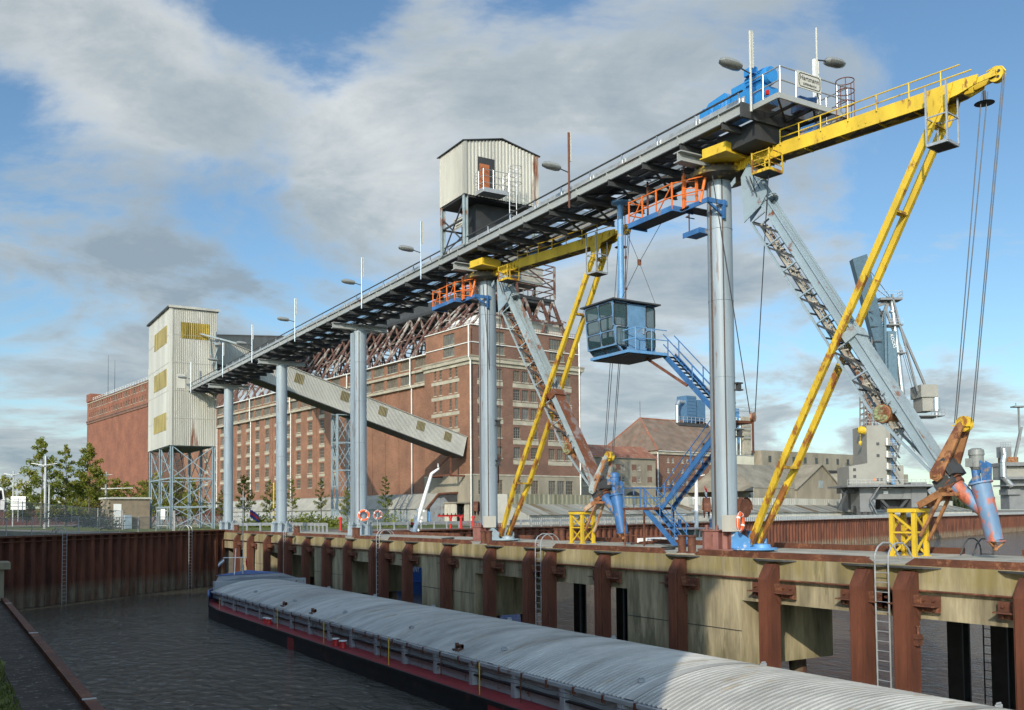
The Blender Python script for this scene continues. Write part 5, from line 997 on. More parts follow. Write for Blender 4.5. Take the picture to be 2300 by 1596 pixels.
# ================================================================ granary (own frame: x across, y along the long front)
GRZ = math.atan2(.114, .993); G0 = (79, 145, 0)
m_pane2 = M('painted sky reflection panes', (.16, .19, .20), .12, var=.5, vs=.6); m_pane3 = M('boarded panes', (.13, .105, .075), .7, var=.4, vs=.8)  # paler pane colour paints in the reflected sky
def winmesh(name, w_, h_, nx, nz_, pm, fm, rev=.2):
    return [win1(name, w_, h_, nx, nz_, q, fm, rev) for q in (pm, pm, pm, pm, pm, pm, m_paneg, m_pane, m_pane, m_pane2, m_pane3)], w_, h_
def win1(name, w_, h_, nx, nz_, pm, fm, rev):
    b = MB(); b.cur = 0; b.box(rev, rev+.02, -w_/2, w_/2, 0, h_); b.cur = 1; t_ = .09
    for k in range(nx+1): y = -w_/2+t_/2+(w_-t_)*k/nx; b.box(rev-.06, rev-.001, y-t_/2, y+t_/2, 0, h_)
    for k in range(nz_+1): z = t_/2+(h_-t_)*k/nz_; b.box(rev-.05, rev-.002, -w_/2, w_/2, z-t_/2, z+t_/2)
    b.cur = 2; b.box(-.1, .1, -w_/2-.12, w_/2+.12, -.18, 0)
    me = b.build(name, [pm, fm, m_band], None, False); me_ = me; bpy.context.scene.collection.objects.unlink(me_); return me_
m_wf = M('old window frames', (.20, .17, .13), .7, var=.3); m_wfw = M('pale window frames', (.5, .5, .46), .6)
WN = winmesh('window', .8, 1.9, 2, 3, m_pane, m_wf); WT = winmesh('window', 1.5, 2.0, 3, 4, m_paneg, m_wf); WP = winmesh('window', 2.2, 2.05, 4, 3, m_pane, m_wf); WA = winmesh('window', 4.1, 1.75, 7, 2, m_paneg, m_wf); WB = winmesh('window', 1.7, 2.5, 3, 4, m_paneg, m_wf); WS = winmesh('window', 1.5, 1.7, 2, 2, m_pane, m_wf); WL = winmesh('window', 3.6, 2.0, 6, 2, m_paneg, m_wf); WW = winmesh('window', .9, 1.4, 2, 2, m_pane, m_wfw)
def facade(t, o, u, nrm, Lg, H, wins, mat, name='wall', zb=0):
    """wins: list of (proto, centre along u, sill z)"""
    o, u, nrm = V(o), V(u), V(nrm); rects = [(c-p[1]/2, c+p[1]/2, z-zb, z-zb+p[2]) for p, c, z in wins]
    MB().wallgrid(o+V((0, 0, zb)), u, Lg, H-zb, nrm, rects, .24).build(name, mat, t, world=False)
    rz = math.atan2(nrm.y, nrm.x)-math.pi
    for p, c, z in wins: q = o+u*c; place(random.choice(p[0]), t, (q.x, q.y, z), rz)
def gthing(name, lab, cat='building', off=(0, 0, 0)): return thing(name, lab, cat, (Matrix.Translation(G0) @ Matrix.Rotation(GRZ, 4, 'Z')) @ V(off), GRZ)
Bx = lambda t, nm, m, *bs: [MB().box(*b_).build(nm, m, t, world=False) for b_ in bs]
# head house
gh = gthing('granary_head_house', 'tall brick end block of the granary behind the second column')
wins = [(WN, c, z) for c in (4.6, 6.4, 9.6, 11.4) for z in (26.0, 23.2, 20.2, 17.1)]; facade(gh, (0, 0, 0), (0, 1, 0), (-1, 0, 0), 15, 29.2, wins, m_brick, zb=8.4)
cols_ = [2.3, 4.1, 5.9, 10.0, 12.0, 14.0, 18.1, 20.1, 22.1]; wins = [(WT, c, z-.3) for c in cols_ for z in (25.6, 22.2, 18.9)]+[(WT, c, z-.3) for c in (2.3, 5.9, 10, 14, 18.1, 20.1, 22.1) for z in (15.4, 11.8)]
facade(gh, (0, 0, 0), (1, 0, 0), (0, -1, 0), 25.3, 29.2, wins, m_brickd, zb=8.4)  # end front's weaker sunlight put into a darker brick colour
wins = [(WB, c, 5.1) for c in (2.3, 5.9, 10, 14, 18.1, 20.2, 22.3)]; facade(gh, (-.08, -.1, 0), (1, 0, 0), (0, -1, 0), 25.46, 8.35, wins, m_render, 'plinth'); facade(gh, (-.08, -.1, 0), (0, 1, 0), (-1, 0, 0), 15.2, 8.35, [], m_render, 'plinth')
Bx(gh, 'plinth_cap', m_band, (-.14, 25.4, -.2, 15.1, 8.36, 8.6)); Bx(gh, 'cornice', m_band, (-.5, 25.8, -.5, 15.3, 28.3, 28.9), (-.15, 25.45, -.15, 15.1, 27.7, 28.3)); Bx(gh, 'cornice_slope', m_render, (-.6, 25.9, -.6, 15.35, 28.91, 29.2))
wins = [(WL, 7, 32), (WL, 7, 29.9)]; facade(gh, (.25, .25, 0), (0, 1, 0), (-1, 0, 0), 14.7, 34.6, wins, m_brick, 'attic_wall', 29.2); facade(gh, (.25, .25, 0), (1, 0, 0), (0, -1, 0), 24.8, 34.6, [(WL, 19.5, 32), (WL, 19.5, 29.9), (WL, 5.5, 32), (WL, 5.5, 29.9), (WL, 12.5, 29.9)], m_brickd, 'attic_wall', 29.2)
Bx(gh, 'parapet_cap', m_pipe, (.0, 25.3, .0, 15, 34.6, 34.75), (.1, 25.2, .1, 15, 31.55, 31.7)); Bx(gh, 'flat_roof', m_render, (.3, 25, .3, 15, 34.3, 34.5)); Bx(gh, 'side_wall', m_brickd, (25.05, 25.28, .02, 15, 0, 29.2), (.3, 25.2, 14.8, 15, 27, 34.5))
for z in (25.6, 22.2, 18.9, 15.4, 11.8):
    Bx(gh, 'concrete_band', m_band, *[(a, c, -.05, 0, z-1.35, z-.6) for a, c in ((1.3, 6.9), (9.1, 14.9), (17.2, 23)) if z > 18 or a > 8])
for z in (26.0, 23.2, 20.2, 17.1): Bx(gh, 'concrete_band', m_band, (-.05, 0, 3.6, 12.6, z-.95, z-.35))
def downpipe(t, x, y, z1, off=.1, z0=.3, jog=None): 
    b = MB(); pts = [(x, y, z0)]+([(x, y, jog-.6), (x-.35, y-.0, jog)] if jog else [])+[(x-(.35 if jog else 0), y, z1)]; b.path(pts, .13, 8); b.build('downpipe', m_pipe, t, world=False)
downpipe(gh, -.45, -.45, 34.5, jog=28.8); downpipe(gh, 24.6, -.5, 34.5)
# blank wing and store wing
def wing(t0, t1, lab, wins2, nm):
    t = gthing(nm, lab); w0 = [(WA, c-t0, z) for c in [t0+2.8+k*5.25 for k in range(int((t1-t0-1.5)//5.25))] for z in (29.5, 26.6)]
    facade(t, (.9, t0, 0), (0, 1, 0), (-1, 0, 0), t1-t0, 31.4, w0+[(p, c-t0, z) for p, c, z in wins2], m_brick, zb=5.5)
    facade(t, (.7, t0, 0), (0, 1, 0), (-1, 0, 0), t1-t0, 5.5, [], m_render, 'plinth')
    Bx(t, 'cornice', m_band, (.3, .9, t0, t1, 25.7, 26.2), (.6, .9, t0, t1, 28.45, 28.9)); Bx(t, 'eaves', m_pipe, (.4, 25, t0, t1, 31.4, 31.6)); Bx(t, 'far_wall', m_brick, (24.7, 25, t0, t1, 0, 31.4)); y = t0+.5
    while y < t1:
        Bx(t, 'pilaster', m_brick, (.78, .9, y-.3, y+.3, 5.5, 25.6)); y += 5.25 if not wins2 else 12
    return t
gw = wing(15, 49.5, 'long blank brick wing of the granary behind the sloping gallery', [], 'granary_wing')
for y in (20.5, 46): downpipe(gw, .55, y, 31.3, jog=26.2)
wins = [(WP, 53+6*k, z-1.0) for k in range(14) for z in (25.0, 21.9, 18.6, 15.4, 12.2, 8.9)][:84]
gs = wing(49.5, 150, 'long brick granary store with many rows of windows left of the middle column', wins[:84], 'granary_store')
for r, z in enumerate((21.9, 18.6, 15.4, 12.2, 8.9)): 
    for k in range(14): Bx(gs, 'concrete_band', m_band, (.84, .9, 51.6+6*k, 54.4+6*k, z+1.35, z+1.95))
for y in (74.5, 98.5, 122): downpipe(gs, .55, y, 31.3, jog=26.2)
# silo block
si = gthing('silo_block', 'tall plain red brick silo at the far left end of the granary'); wins = [(WS, 3+k*3.05, z) for k in range(24) for z in (39.8, 43.1)]
facade(si, (0, 182, 0), (0, 1, 0), (-1, 0, 0), 76.5, 46, wins, m_bricks); Bx(si, 'cornice', m_brickd, (-.5, 0, 181.9, 258.7, 38.2, 38.6), (-.3, 0, 182, 258.6, 37.4, 38.2)); Bx(si, 'cornice', m_band, (-.25, 0, 182, 258.6, 45.2, 45.5)); Bx(si, 'end_wall', m_brickd, (0, 30, 181.7, 182, 0, 46), (0, 30, 258.5, 258.8, 0, 46.0)); Bx(si, 'roof', m_render, (0, 30, 182, 258.5, 45.7, 46.05)); Bx(si, 'corner_turret', m_bricks, (-.3, 5, 253, 259.1, 46.05, 49))
r = MB(); 
for z in (46.6, 47.2): r.bar((.4, 182, z), (.4, 253, z), .1)
for k in range(24): r.bar((.4, 182+k*3, 46), (.4, 182+k*3, 47.2), .1)
r.build('roof_railing', m_pipe, si, world=False); Bx(si, 'roof_house', m_cladw, (3, 12, 184, 192, 46, 51))
b = MB(); [b.tube((4, 236+k*9, 46), (4, 236+k*9, 60+3*k), .12, .05, 6) for k in range(2)]; b.build('antenna', m_dark, si, world=False)
# roof hall, tanks, gantry
rh = gthing('roof_hall', 'white sheeted hall with small windows on the granary roof', 'hall', (0, 0, 34.5)); wins = [(WW, 11.5, 1.1), (WW, 15.5, 1.1), (WW, 20, 1.1)]
facade(rh, (4.2, 3.2, 0), (1, 0, 0), (0, -1, 0), 19.6, 2.9, wins, m_cladw); b = MB(); b.poly([(4.2, 3.2, 2.9), (23.8, 3.2, 2.9), (17, 3.2, 3.7), (11, 3.2, 4.2)], (0, .2, 0)); b.box(4.2, 4.4, 3.4, 14, 0, 2.9); b.build('gable_wall', m_white, rh, world=False)
b = MB(); b.poly([(4.0, 3.1, 3.0), (24, 3.1, 3.0), (24, 14, 3.0), (4, 14, 3.0)]); b.build('roof', m_cladw, rh, world=False)
rl = MB(); z = .9
for a, c in (((.5, .5), (24.9, .5)), ((.5, .5), (.5, 14.5))):
    for zz_ in (.5, 1.0): rl.bar((*a, zz_), (*c, zz_), .05)
    n_ = 50
    for k in range(n_+1): rl.bar((a[0]+(c[0]-a[0])*k/n_, a[1]+(c[1]-a[1])*k/n_, 0), (a[0]+(c[0]-a[0])*k/n_, a[1]+(c[1]-a[1])*k/n_, 1.0), .04)
rl.build('roof_railing', m_rust2, rh, world=False)
for k in range(8):
    t = gthing('roof_tank', f'rounded white tank on the granary roof, {ORD[k]} from the end block', 'tank', (13, 18.5+k*4.6, 31.4)); t['group'] = 'white tanks on the granary roof'
    MB().lathe((0, 0, 0), [(2.2, 0), (2.2, 2.6+.5*(k % 2)), (1.6, 3.6), (.5, 4.0), (0, 4.0)], 20).build('shell', m_white, t, world=False)
gt = gthing('roof_gantry', 'rusty steel conveyor gantry on slanting legs above the granary roof', 'gantry', (16, 60, 41)); S0, S1 = 6.8, 20.8
m_strut = M('rusty white struts', (.34, .31, .275), .65, var=.25, rust=.58, rc=(.10, .045, .032), rs=.5)
b = MB(); b.box(S0-16, S1-16, -58, 62, .3, .9); b.build('deck', m_dark, gt, world=False); b = MB(); b.box(S0-14, S1-17, -50, 62, .9, 3.4); b.build('conveyor_housing', m_drk2, gt, world=False)
y = -57.5; k = 0
while y < 62:
    for s, (xa, xb) in enumerate(((1.4-16, S0-15.6), (24-16, S1-16.5), (S0+2.6-16, S0-15.6), (S1-3-16, S1-16.5))):
        b = MB(); z0 = -6.4 if y < -44 else -9.4; dy = (2.6 if k % 2 else -1.5); b.tube((xa, y, z0), (xb, y+dy*.3, .4), .27, None, 8); b.build('slanting_leg', m_strut, gt, world=False)
        if s < 2: b = MB(); b.tube((xa, y+5, z0), (xb, y+.3, .4), .17, None, 6); b.bar(V((xa, y, z0)).lerp(V((xb, y, .4)), .5), V((xa, y+5, z0)).lerp(V((xb, y+5, .4)), .5), .16); b.build('bracing', m_strut, gt, world=False)
    b = MB(); b.bar((S0-16, y, .1), (S1-16, y, .1), .5, .6); b.bar((S0-18, y, -3.5), (S1-14, y, -3.5), .2); b.build('cross_frame', m_drk2, gt, world=False); y += 4.9; k += 1
b = MB()
for x in (S0-16, S0-11, S1-16):
    for yy in (-58, -52, -46): b.bar((x, yy, .9), (x, yy, 7.2), .34)
for z in (2.0, 3.0, 4.6, 6.2, 7.2):
    for a, c in (((S0-16, -58), (S1-16, -58)), ((S1-16, -58), (S1-16, -46)), ((S0-16, -58), (S0-16, -46)), ((S0-16, -46), (S1-16, -46))): b.bar((*a, z), (*c, z), .16)
b.bar((S0-16, -58, 3), (S0-11, -58, 7.2), .2); b.bar((S0-11, -58, 7.2), (S1-16, -58, 3), .2); b.bar((S1-16, -58, 3), (S1-16, -46, 7.2), .2)
for k in range(10): b.bar((S0-16+k*1.08, -58, .9), (S0-16+k*1.08, -58, 2.0), .12); b.bar((S1-16, -58+k*1.3, .9), (S1-16, -58+k*1.3, 2.0), .12)
b.build('end_cage', m_strut, gt, world=False)
b = MB(); b.box(S0-14, S1-18, -57, -47, 3.6, 6.8); b.build('drive_house', m_gallery, gt, world=False)
b = MB()
for x0, x1 in ((S0-16, S0-13.5), (S1-18.5, S1-16)): pass
for xx in (-6.5, -2.5, 1.5): b.bar((xx-1.8, -58, -3.4), (xx, -58, .3), .5); b.bar((xx+1.8, -58, -3.4), (xx, -58, .3), .5)
b.bar((S0-18, -58, -3.5), (S1-14, -58, -3.5), .4); b.bar((8, -57.5, -6.4), (4.8, -57.5, .3), .5); b.bar((8, -52, -6.4), (4.8, -57.5, -3), .25); b.bar((8, -57.5, -3), (4.8, -52, .3), .25); b.build('end_frame', m_strut, gt, world=False)
# low shed along the granary front
ls = gthing('low_shed', 'low grey roofed shed with rounded roof along the granary foot', 'shed', (-1.8, 5.7, 0))
b = MB(); b.box(-4.6, -4.4, -1.5, 100, 0, 2.7); b.build('front_wall', M('grey wall panels', (.36, .37, .35), .7, var=.15, vs=.3), ls, world=False)
b = MB()
for x0, z0, x1, z1 in ((-4.9, 2.6, -2.2, 5.2), (-2.2, 5.2, 2.0, 5.5)): b.corr((x0, -1.7, z0), (0, 1, 0), 101.7, (x1-x0, 0, z1-z0), (-.5, 0, .8), .5, .06)
b.build('roof', M('grey roof sheets', (.30, .29, .25), .7, var=.3, vs=.15, st=(1, 1.5, 1)), ls, world=False)
b = MB(); b.poly([(-4.6, -1.5, 0), (1.6, -1.5, 0), (1.6, -1.5, 5.3), (-2.2, -1.5, 5.2), (-4.6, -1.5, 2.6)], (0, .1, 0)); b.build('gable_wall', m_drk2, ls, world=False)
for pts in ([(-4.1, 0), (-2.05, 0), (-2.05, 4.5), (-2.5, 4.5), (-4.1, 2.8)], [(-1.98, 0), (.2, 0), (.2, 3.2), (-1.2, 4.6), (-1.98, 4.4)]): b = MB(); b.poly([(x, -1.56, z) for x, z in pts], (0, -.06, 0)); b.build('sliding_door', M('door grey', (.25, .27, .28), .6, var=.2, rust=.1), ls, world=False)
b = MB()
for x0, z0, x1, z1 in ((-4.8, 2.6, -2.3, 5.2), (-2.3, 5.2, 1.8, 5.45)): b.bar((x0, -1.6, z0), (x1, -1.6, z1), .25, .3)
b.build('barge_board', m_rust2, ls, world=False)
an = gthing('white_annex', 'small whitewashed annex with dark doorway below the granary corner', 'annex', (-3, .6, 0)); b = MB(); b.box(0, .15, 0, 3.4, 0, 3.5); b.box(.15, .3, 0, .15, 0, 3.5); b.box(2.0, 2.85, 0, .3, 0, 3.5); b.build('wall', M('whitewash', (.5, .47, .38), .8, var=.2), an, world=False); Bx(an, 'roof', m_render, (-.2, 2.85, -.3, 3.5, 3.5, 3.75)); Bx(an, 'doorway', m_dark, (.3, 2.0, 1.2, 1.4, 0, 3.5))
b = MB(); q = [V((-.5, 2, 8.4)), V((-.5, 8.5, 8.4))]; b.bar((-3, 2, 8.4), (-3, 9, 8.4), .3); b.bar((-3, 2, 8.4), (-3, 2, 12), .25); b.bar((-3, 9, 8.4), (-3, 2, 11.8), .2); b.bar((-3, 2, 8.3), (-.1, 2, 8.3), .3); b.bar((-3, 9, 8.3), (.6, 9, 8.3), .3); b.build('x', m_rust2, gh, world=False).name = 'gallery_bracket'
# ================================================================ right bank buildings
WD = V((.993, .114, 0)); DN = V((-.114, .993, 0)); RZF = math.atan2(.114, .993)
def spanto(A, px):
    k = (px-1150)/2150; A = V(A)-V((0, 0, EYE)); r, d = A.dot(RT), A.dot(FW); return (k*d-r)/(WD.dot(RT)-k*WD.dot(FW))
def zat(py, p): return EYE-(py-(1165-.0082*(1150+2150*((p-V((0, 0, EYE))).dot(RT)/(p-V((0, 0, EYE))).dot(FW))-(-140))))*((p-V((0, 0, EYE))).dot(FW))/2150
def fthing(name, lab, cat, A): return thing(name, lab, cat, (A.x, A.y, 0), RZF)
A = P(1478, 1060, 262); LM = spanto(A, 1662)
mh = fthing('mill_building', 'brick mill building with a big weathered hipped tile roof', 'building', A); ez = zat(1013, A)
wins = [(WW, 4+k*2.9-(k % 2)*1.0, z) for k in range(7) for z in (9.3, 12.6, 15.4)]+[(WW, 3+k*2.6, 2.6) for k in range(7)]
facade(mh, (0, 0, 0), (1, 0, 0), (0, -1, 0), LM, ez, [(p, c, z) for p, c, z in wins if z > 7], m_brickd, zb=7.2); facade(mh, (-.05, -.06, 0), (1, 0, 0), (0, -1, 0), LM, 7.2, [w_ for w_ in wins if w_[2] < 7], m_render, 'plinth')
DM = 24; Bx(mh, 'side_wall', m_brickd, (-.02, .2, .0, DM, 0, ez)); Bx(mh, 'cornice', m_band, (-.4, LM+.4, -.4, DM, ez-1.0, ez-.2)); Bx(mh, 'gutter', m_pipe, (-.75, LM+.7, -.75, -.55, ez-.2, ez))
b = MB(); e_ = .8; rz0 = zat(935, A+DN*8); rx0, rx1 = 5.5, LM-1.5
b.add([(-e_, -e_, ez), (LM+e_, -e_, ez), (LM+e_, DM, ez), (-e_, DM, ez), (rx0, DM/2, rz0), (rx1, DM/2, rz0)], [(0, 1, 5, 4), (1, 2, 5), (2, 3, 4, 5), (3, 0, 4)]); b.build('roof', m_tile, mh, world=False)
b = MB()
for p, q in (((-e_, -e_, ez), (rx0, DM/2, rz0)), ((LM+e_, -e_, ez), (rx1, DM/2, rz0)), ((rx0, DM/2, rz0), (rx1, DM/2, rz0)), ((-e_, DM, ez), (rx0, DM/2, rz0))): b.tube(p, q, .28, None, 6)
b.build('ridge_tiles', m_tiler, mh, world=False)
b = MB(); b.poly([(LM*.55, 1.2, ez+1.2), (LM*.72, 1.2, ez+1.2), (LM*.72, 1.2, ez+3), (LM*.55, 1.2, ez+3)], (0, 3, 0)); b.build('dormer', m_tile, mh, world=False); b = MB(); b.box(LM*.57, LM*.70, 1.1, 1.19, ez+1.3, ez+2.8); b.build('dormer_window', m_pane, mh, world=False)
b = MB(); b.tube((-.5, -.5, .3), (-.5, -.5, ez-.5), .16, None, 8); b.build('downpipe', m_pipe, mh, world=False); b = MB(); b.tube((rx0, DM/2, rz0), (rx0, DM/2, rz0+5), .06); b.build('antenna', m_dark, mh, world=False)
A2 = P(1300, 1100, 236); LG = spanto(A2, 1473); gb_ = fthing('gatehouse_range', 'lower rendered building with a red tiled roof and an arched gateway', 'building', A2); ez = zat(1029, A2+WD*15)
wins = [(WW, c, z) for c in [2+k*1.9 for k in range(13)] if int(c/1.9) % 3 for z in (9.5, 12.6)]; facade(gb_, (0, 0, 0), (1, 0, 0), (0, -1, 0), LG, ez, wins, m_render)
Bx(gb_, 'gutter', m_pipe, (-.3, LG+.4, -.5, -.25, ez-.1, ez+.12)); Bx(gb_, 'string_course', m_band, (-.1, LG, -.15, 0, 8.2, 8.6)); Bx(gb_, 'end_wall', m_render, (LG-.2, LG, .02, 9, 0, ez))
for k in range(6): Bx(gb_, 'brick_panel', m_brickd, (1.2+k*5.7, 2.9+k*5.7, -.04, 0, 9.4, 11), (1.2+k*5.7, 2.9+k*5.7, -.04, 0, 12.5, 14.1))
for x0 in (5.2, 15.5): b = MB(); b.poly([(x0, -.05, 0), (x0+6.6, -.05, 0)]+[(x0+3.3+3.3*math.cos(a*math.pi/10), -.05, 4.6+2.6*math.sin(a*math.pi/10)) for a in range(11)]); b.build('gateway', m_dark, gb_, world=False)
b = MB(); b.poly([(-.4, -.6, ez), (LG+.3, -.6, ez), (LG+.3, 5, ez+3.3), (-.4, 5, ez+3.3)], (0, 0, .15)); b.build('roof', m_tiler, gb_, world=False)
# filter tower with blue machinery
A3 = P(1640, 1100, 270); wdt = spanto(A3, 1695); ft = fthing('filter_tower', 'white and cream tower with blue filter housings beside the nearest column', 'tower', A3); z1, z2 = zat(1024, A3), zat(932, A3)
facade(ft, (0, 0, 0), (1, 0, 0), (0, -1, 0), wdt, z1, [(WW, wdt*.8, 5.2), (WW, wdt*.8, 10.3)], M('white cream sheets', (.62, .60, .47), .6, var=.15, vs=.3)); Bx(ft, 'concrete_shaft', m_band, (wdt*.72, wdt+.1, 1, 12, 0, z2)); Bx(ft, 'side_wall', m_cladw, (0, .2, .02, 10, 0, z1)); Bx(ft, 'roof_deck', m_dark, (-1, wdt, .1, 6, z1-.15, z1+.05))
b = MB()
for k in range(3):
    x = .5+k*1.9
    for z in (z1+4.5, z1+9.5):
        b.box(x, x+1.5, 1, 2.6, z, z+4.2)
        for j in range(5): b.box(x-.08, x+1.58, .93, 1, z+.3+j*.85, z+.42+j*.85)
    b.add([(x, 1, z1+4.5), (x+1.5, 1, z1+4.5), (x+1.5, 2.6, z1+4.5), (x, 2.6, z1+4.5), (x+.6, 1.6, z1+2.6), (x+.9, 1.6, z1+2.6), (x+.9, 2, z1+2.6), (x+.6, 2, z1+2.6)], [(0, 1, 5, 4), (1, 2, 6, 5), (2, 3, 7, 6), (3, 0, 4, 7)])
b.build('filter_housing', m_bluep, ft, world=False); b = MB()
for x in (.3, 2.2, 4.1, 5.8): b.tube((x, .8, z1+.2), (x, .8, z1+11), .28, None, 10)
for z in (z1+1.2, z1+6.5, z1+9, z1+14): b.bar((-.5, .3, z), (wdt, .3, z), .1); b.bar((-.5, .3, z-1), (wdt, .3, z-1), .2)
b.build('pipework', m_alu, ft, world=False)
A4 = P(1543, 930, 285); bt = thing('roof_filter_unit', 'blue filter unit with a bent grey duct standing above the tiled roof', 'filter', (A4.x, A4.y, A4.z-14), RZF); b = MB(); b.box(0, 4.2, 0, 4, 11.5, 19.5); b.box(4.8, 8.2, 0, 4, 12, 18.5)
for j in range(8): b.box(-.1, 4.3, -.12, 0, 11.8+j, 12+j)
b.build('housing', M('dull filter blue', (.075, .165, .28), .55, var=.2, rust=.08), bt, world=False); b = MB(); b.box(-4, 9, -.5, 5, 10.3, 11.2); b.box(5, 7.5, 0, 4, -14, 10.4); b.build('deck', m_drk2, bt, world=False); b = MB(); b.path([(-3.2, 1, 11.2), (-3.2, 1, 16.5), (-2.4, 1, 17.6), (0, 1, 17.6)], .55, 12); b.build('duct', m_alu, bt, world=False); b = MB()
for z in (12.2, 13): b.path([(-4, -.5, z), (9, -.5, z)], .06)
for k in range(8): b.tube((-4+k*1.8, -.5, 11.2), (-4+k*1.8, -.5, 13), .06)
b.build('railing', m_galv, bt, world=False)
# high concrete gallery
A5, A6 = P(1698, 1033, 285), P(1950, 1043, 330); cgk = thing('concrete_gallery', 'long grey concrete conveyor gallery with small square windows behind the yellow strut', 'gallery', A5); u = (A6-A5); Lc = u.length; u.normalize(); nrm = V((u.y, -u.x, 0)).normalized()
b = MB(); b.bar(A5, A6, 4, 5.4); b.build('gallery_box', m_render, cgk); b = MB(); b.bar(A5-V((0, 0, 3.1)), A6-V((0, 0, 3.1)), 4.4, .8); b.build('gallery_floor', m_dark, cgk)
for k in range(10): c = A5+u*(3.5+k*Lc/10.3)+nrm*2.0; MB().bar(c+V((0, 0, .2)), c+u*1.5+V((0, 0, .2)), .1, 1.9).build('window', m_pane, cgk)
for t0 in (.06, .55, .95): c = A5.lerp(A6, t0); MB().bar(V((c.x, c.y, 0)), c-V((0, 0, 3)), 1.2).build('gallery_leg', m_render, cgk)
# gabled concrete store
A7 = P(1789, 1100, 240); wg = spanto(A7, 1887); cs_ = fthing('gabled_store', 'concrete gabled store with a steep grey roof', 'store', A7); ap = zat(1045, A7)
b = MB(); b.poly([(0, 0, 0), (wg, 0, 0), (wg, 0, 1.8+zat(1095, A7)-1.8), (wg*.56, 0, ap), (0, 0, zat(1099, A7))], (0, .4, 0)); b.build('gable_wall', m_render, cs_, world=False); Lr = spanto(A7, 1697); ex = zat(1099, A7)
b = MB(); b.poly([(-.5, -.5, ex-.2), (wg*.56, -.5, ap+.2), (wg*.56, 46, ap+.2), (-.5, 46, ex-.2)], (0, 0, .2)); b.poly([(wg+.4, -.5, ex-.1), (wg*.56, -.5, ap+.2), (wg*.56, 46, ap+.2), (wg+.4, 46, ex-.1)], (0, 0, .2)); b.build('roof', m_render, cs_, world=False)
b = MB(); b.poly([(Lr, .3, ex), (0, .3, ex), (wg*.5, 8, ap), (Lr, 8, ap)], (0, 0, .2)); b.build('side_roof', M('slate sheets', (.235, .215, .17), .85, var=.3, vs=.3), cs_, world=False); b = MB(); b.box(Lr, 0, .4, .7, 0, ex); b.build('side_wall', m_render, cs_, world=False); b = MB(); b.box(wg*.5, wg*.6, -.06, 0, ex+.3, ex+2.2); b.build('door', m_grr, cs_, world=False)
A8 = P(1880, 1100, 290); c2_ = fthing('far_store', 'weathered grey roof of a second store behind the gabled one', 'store', A8); wg = spanto(A8, 2015); b = MB(); b.poly([(-8, 0, 1), (wg, 0, 1), (wg, 14, zat(1050, A8)), (-12, 14, zat(1050, A8))], (0, 0, .2)); b.build('roof', m_shroof, c2_, world=False); Bx(c2_, 'end_wall', m_render, (wg*.5, wg+12, 3, 14, 0, zat(1060, A8)))
# long lean-to shed along the far quay
QU = V((1, .35, 0)).normalized(); QN = V((.35, -1, 0)).normalized()
def quay(x, back): return V((x, quayY(x), 0))-QN*back
def shed(xa, xb, m_top, m_low, lab, zr=3.1):
    t = thing('quay_shed', lab, 'shed', quay(xa, 14)); a, c = quay(xa, 13), quay(xb, 13); Lq = (c-a).length
    MB().corr(a, QU, Lq, (0, 0, 1.5), QN, .5, .06).build('front_wall', m_low, t); a2, c2 = quay(xa+2.5, 19), quay(xb, 19)
    b = MB(); k = int(Lq/2.4)
    for i in range(k): p, q = (a.lerp(c, i/k), a.lerp(c, (i+1)/k)); p2, q2 = a2.lerp(c2, i/k), a2.lerp(c2, (i+1)/k); dz = .05*(i % 2); b.add([p+QN*.4+V((0, 0, 1.42+dz)), q+QN*.4+V((0, 0, 1.42+dz)), q2+V((0, 0, zr+dz)), p2+V((0, 0, zr+dz))], [(0, 1, 2, 3)])
    b.build('lean_to_roof', m_shroof, t)
    MB().corr(a2+V((0, 0, zr)), QU, (c2-a2).length, (0, 0, 1.55), QN, 1.2, .08).build('upper_wall', m_top, t)
    b = MB(); b.add([a2+V((0, 0, zr+1.56)), c2+V((0, 0, zr+1.56)), c2-QN*12+V((0, 0, zr+1.9)), a2-QN*4+V((0, 0, zr+1.7))], [(0, 1, 2, 3)]); b.add([a, a2, a2+V((0, 0, zr)), a+V((0, 0, 1.45))], [(0, 1, 2, 3)]); b.add([a2, a2-QN*4, a2-QN*4+V((0, 0, zr+1.6)), a2+V((0, 0, zr+1.5))], [(0, 1, 2, 3)]); b.build('upper_roof', m_gallery, t)
m_olive = M('olive translucent sheets', (.27, .255, .16), .5, var=.3, vs=.15, st=(1.5, 1, .1), c2=(.36, .34, .24))
shed(77, 128, m_olive, m_gallery, 'long shed on the far quay with weathered sloping roof and olive upper wall'); shed(128.5, 300, m_cladw, m_cladw, 'long white walled shed continuing along the far quay to the right edge')
# guard rails on the quays
def guard(pts, lab, z=.55, step=2.0, m=None, post=True, h=.32):
    m = m or m_galv; t = thing('guard_rail', lab, 'guard rail', pts[0]); r = MB()
    for a, b_ in zip(pts, pts[1:]): r.bar(V(a)+V((0, 0, z)), V(b_)+V((0, 0, z)), .06, h)
    r.build('rail', m, t); n_ = 0
    for a, b_ in zip(pts, pts[1:]):
        a, b_ = V(a), V(b_); k = max(1, int((b_-a).length/step))
        for i in range(k+1):
            if n_ < 100 and post: q = a.lerp(b_, i/k); MB().box(q.x-.08, q.x+.08, q.y-.1, q.y+.02, q.z, q.z+z+h/2).build('post', m, t); n_ += 1
    return t
guard([quay(62, 3), quay(101, 3)], 'galvanised guard rail on the far quay behind the second column', .75)
guard([quay(40, 3.5), quay(59, 3)], 'galvanised guard rail on the quay below the blank brick wing', .7)
t_ = thing('crash_barrier', 'pale toothed concrete barrier along the top of the far right quay wall', 'barrier', quay(116, .8)); MB().corr(quay(116, .8), QU, 420, (0, 0, .75), QN, .8, .12).build('barrier_face', m_galv, t_)
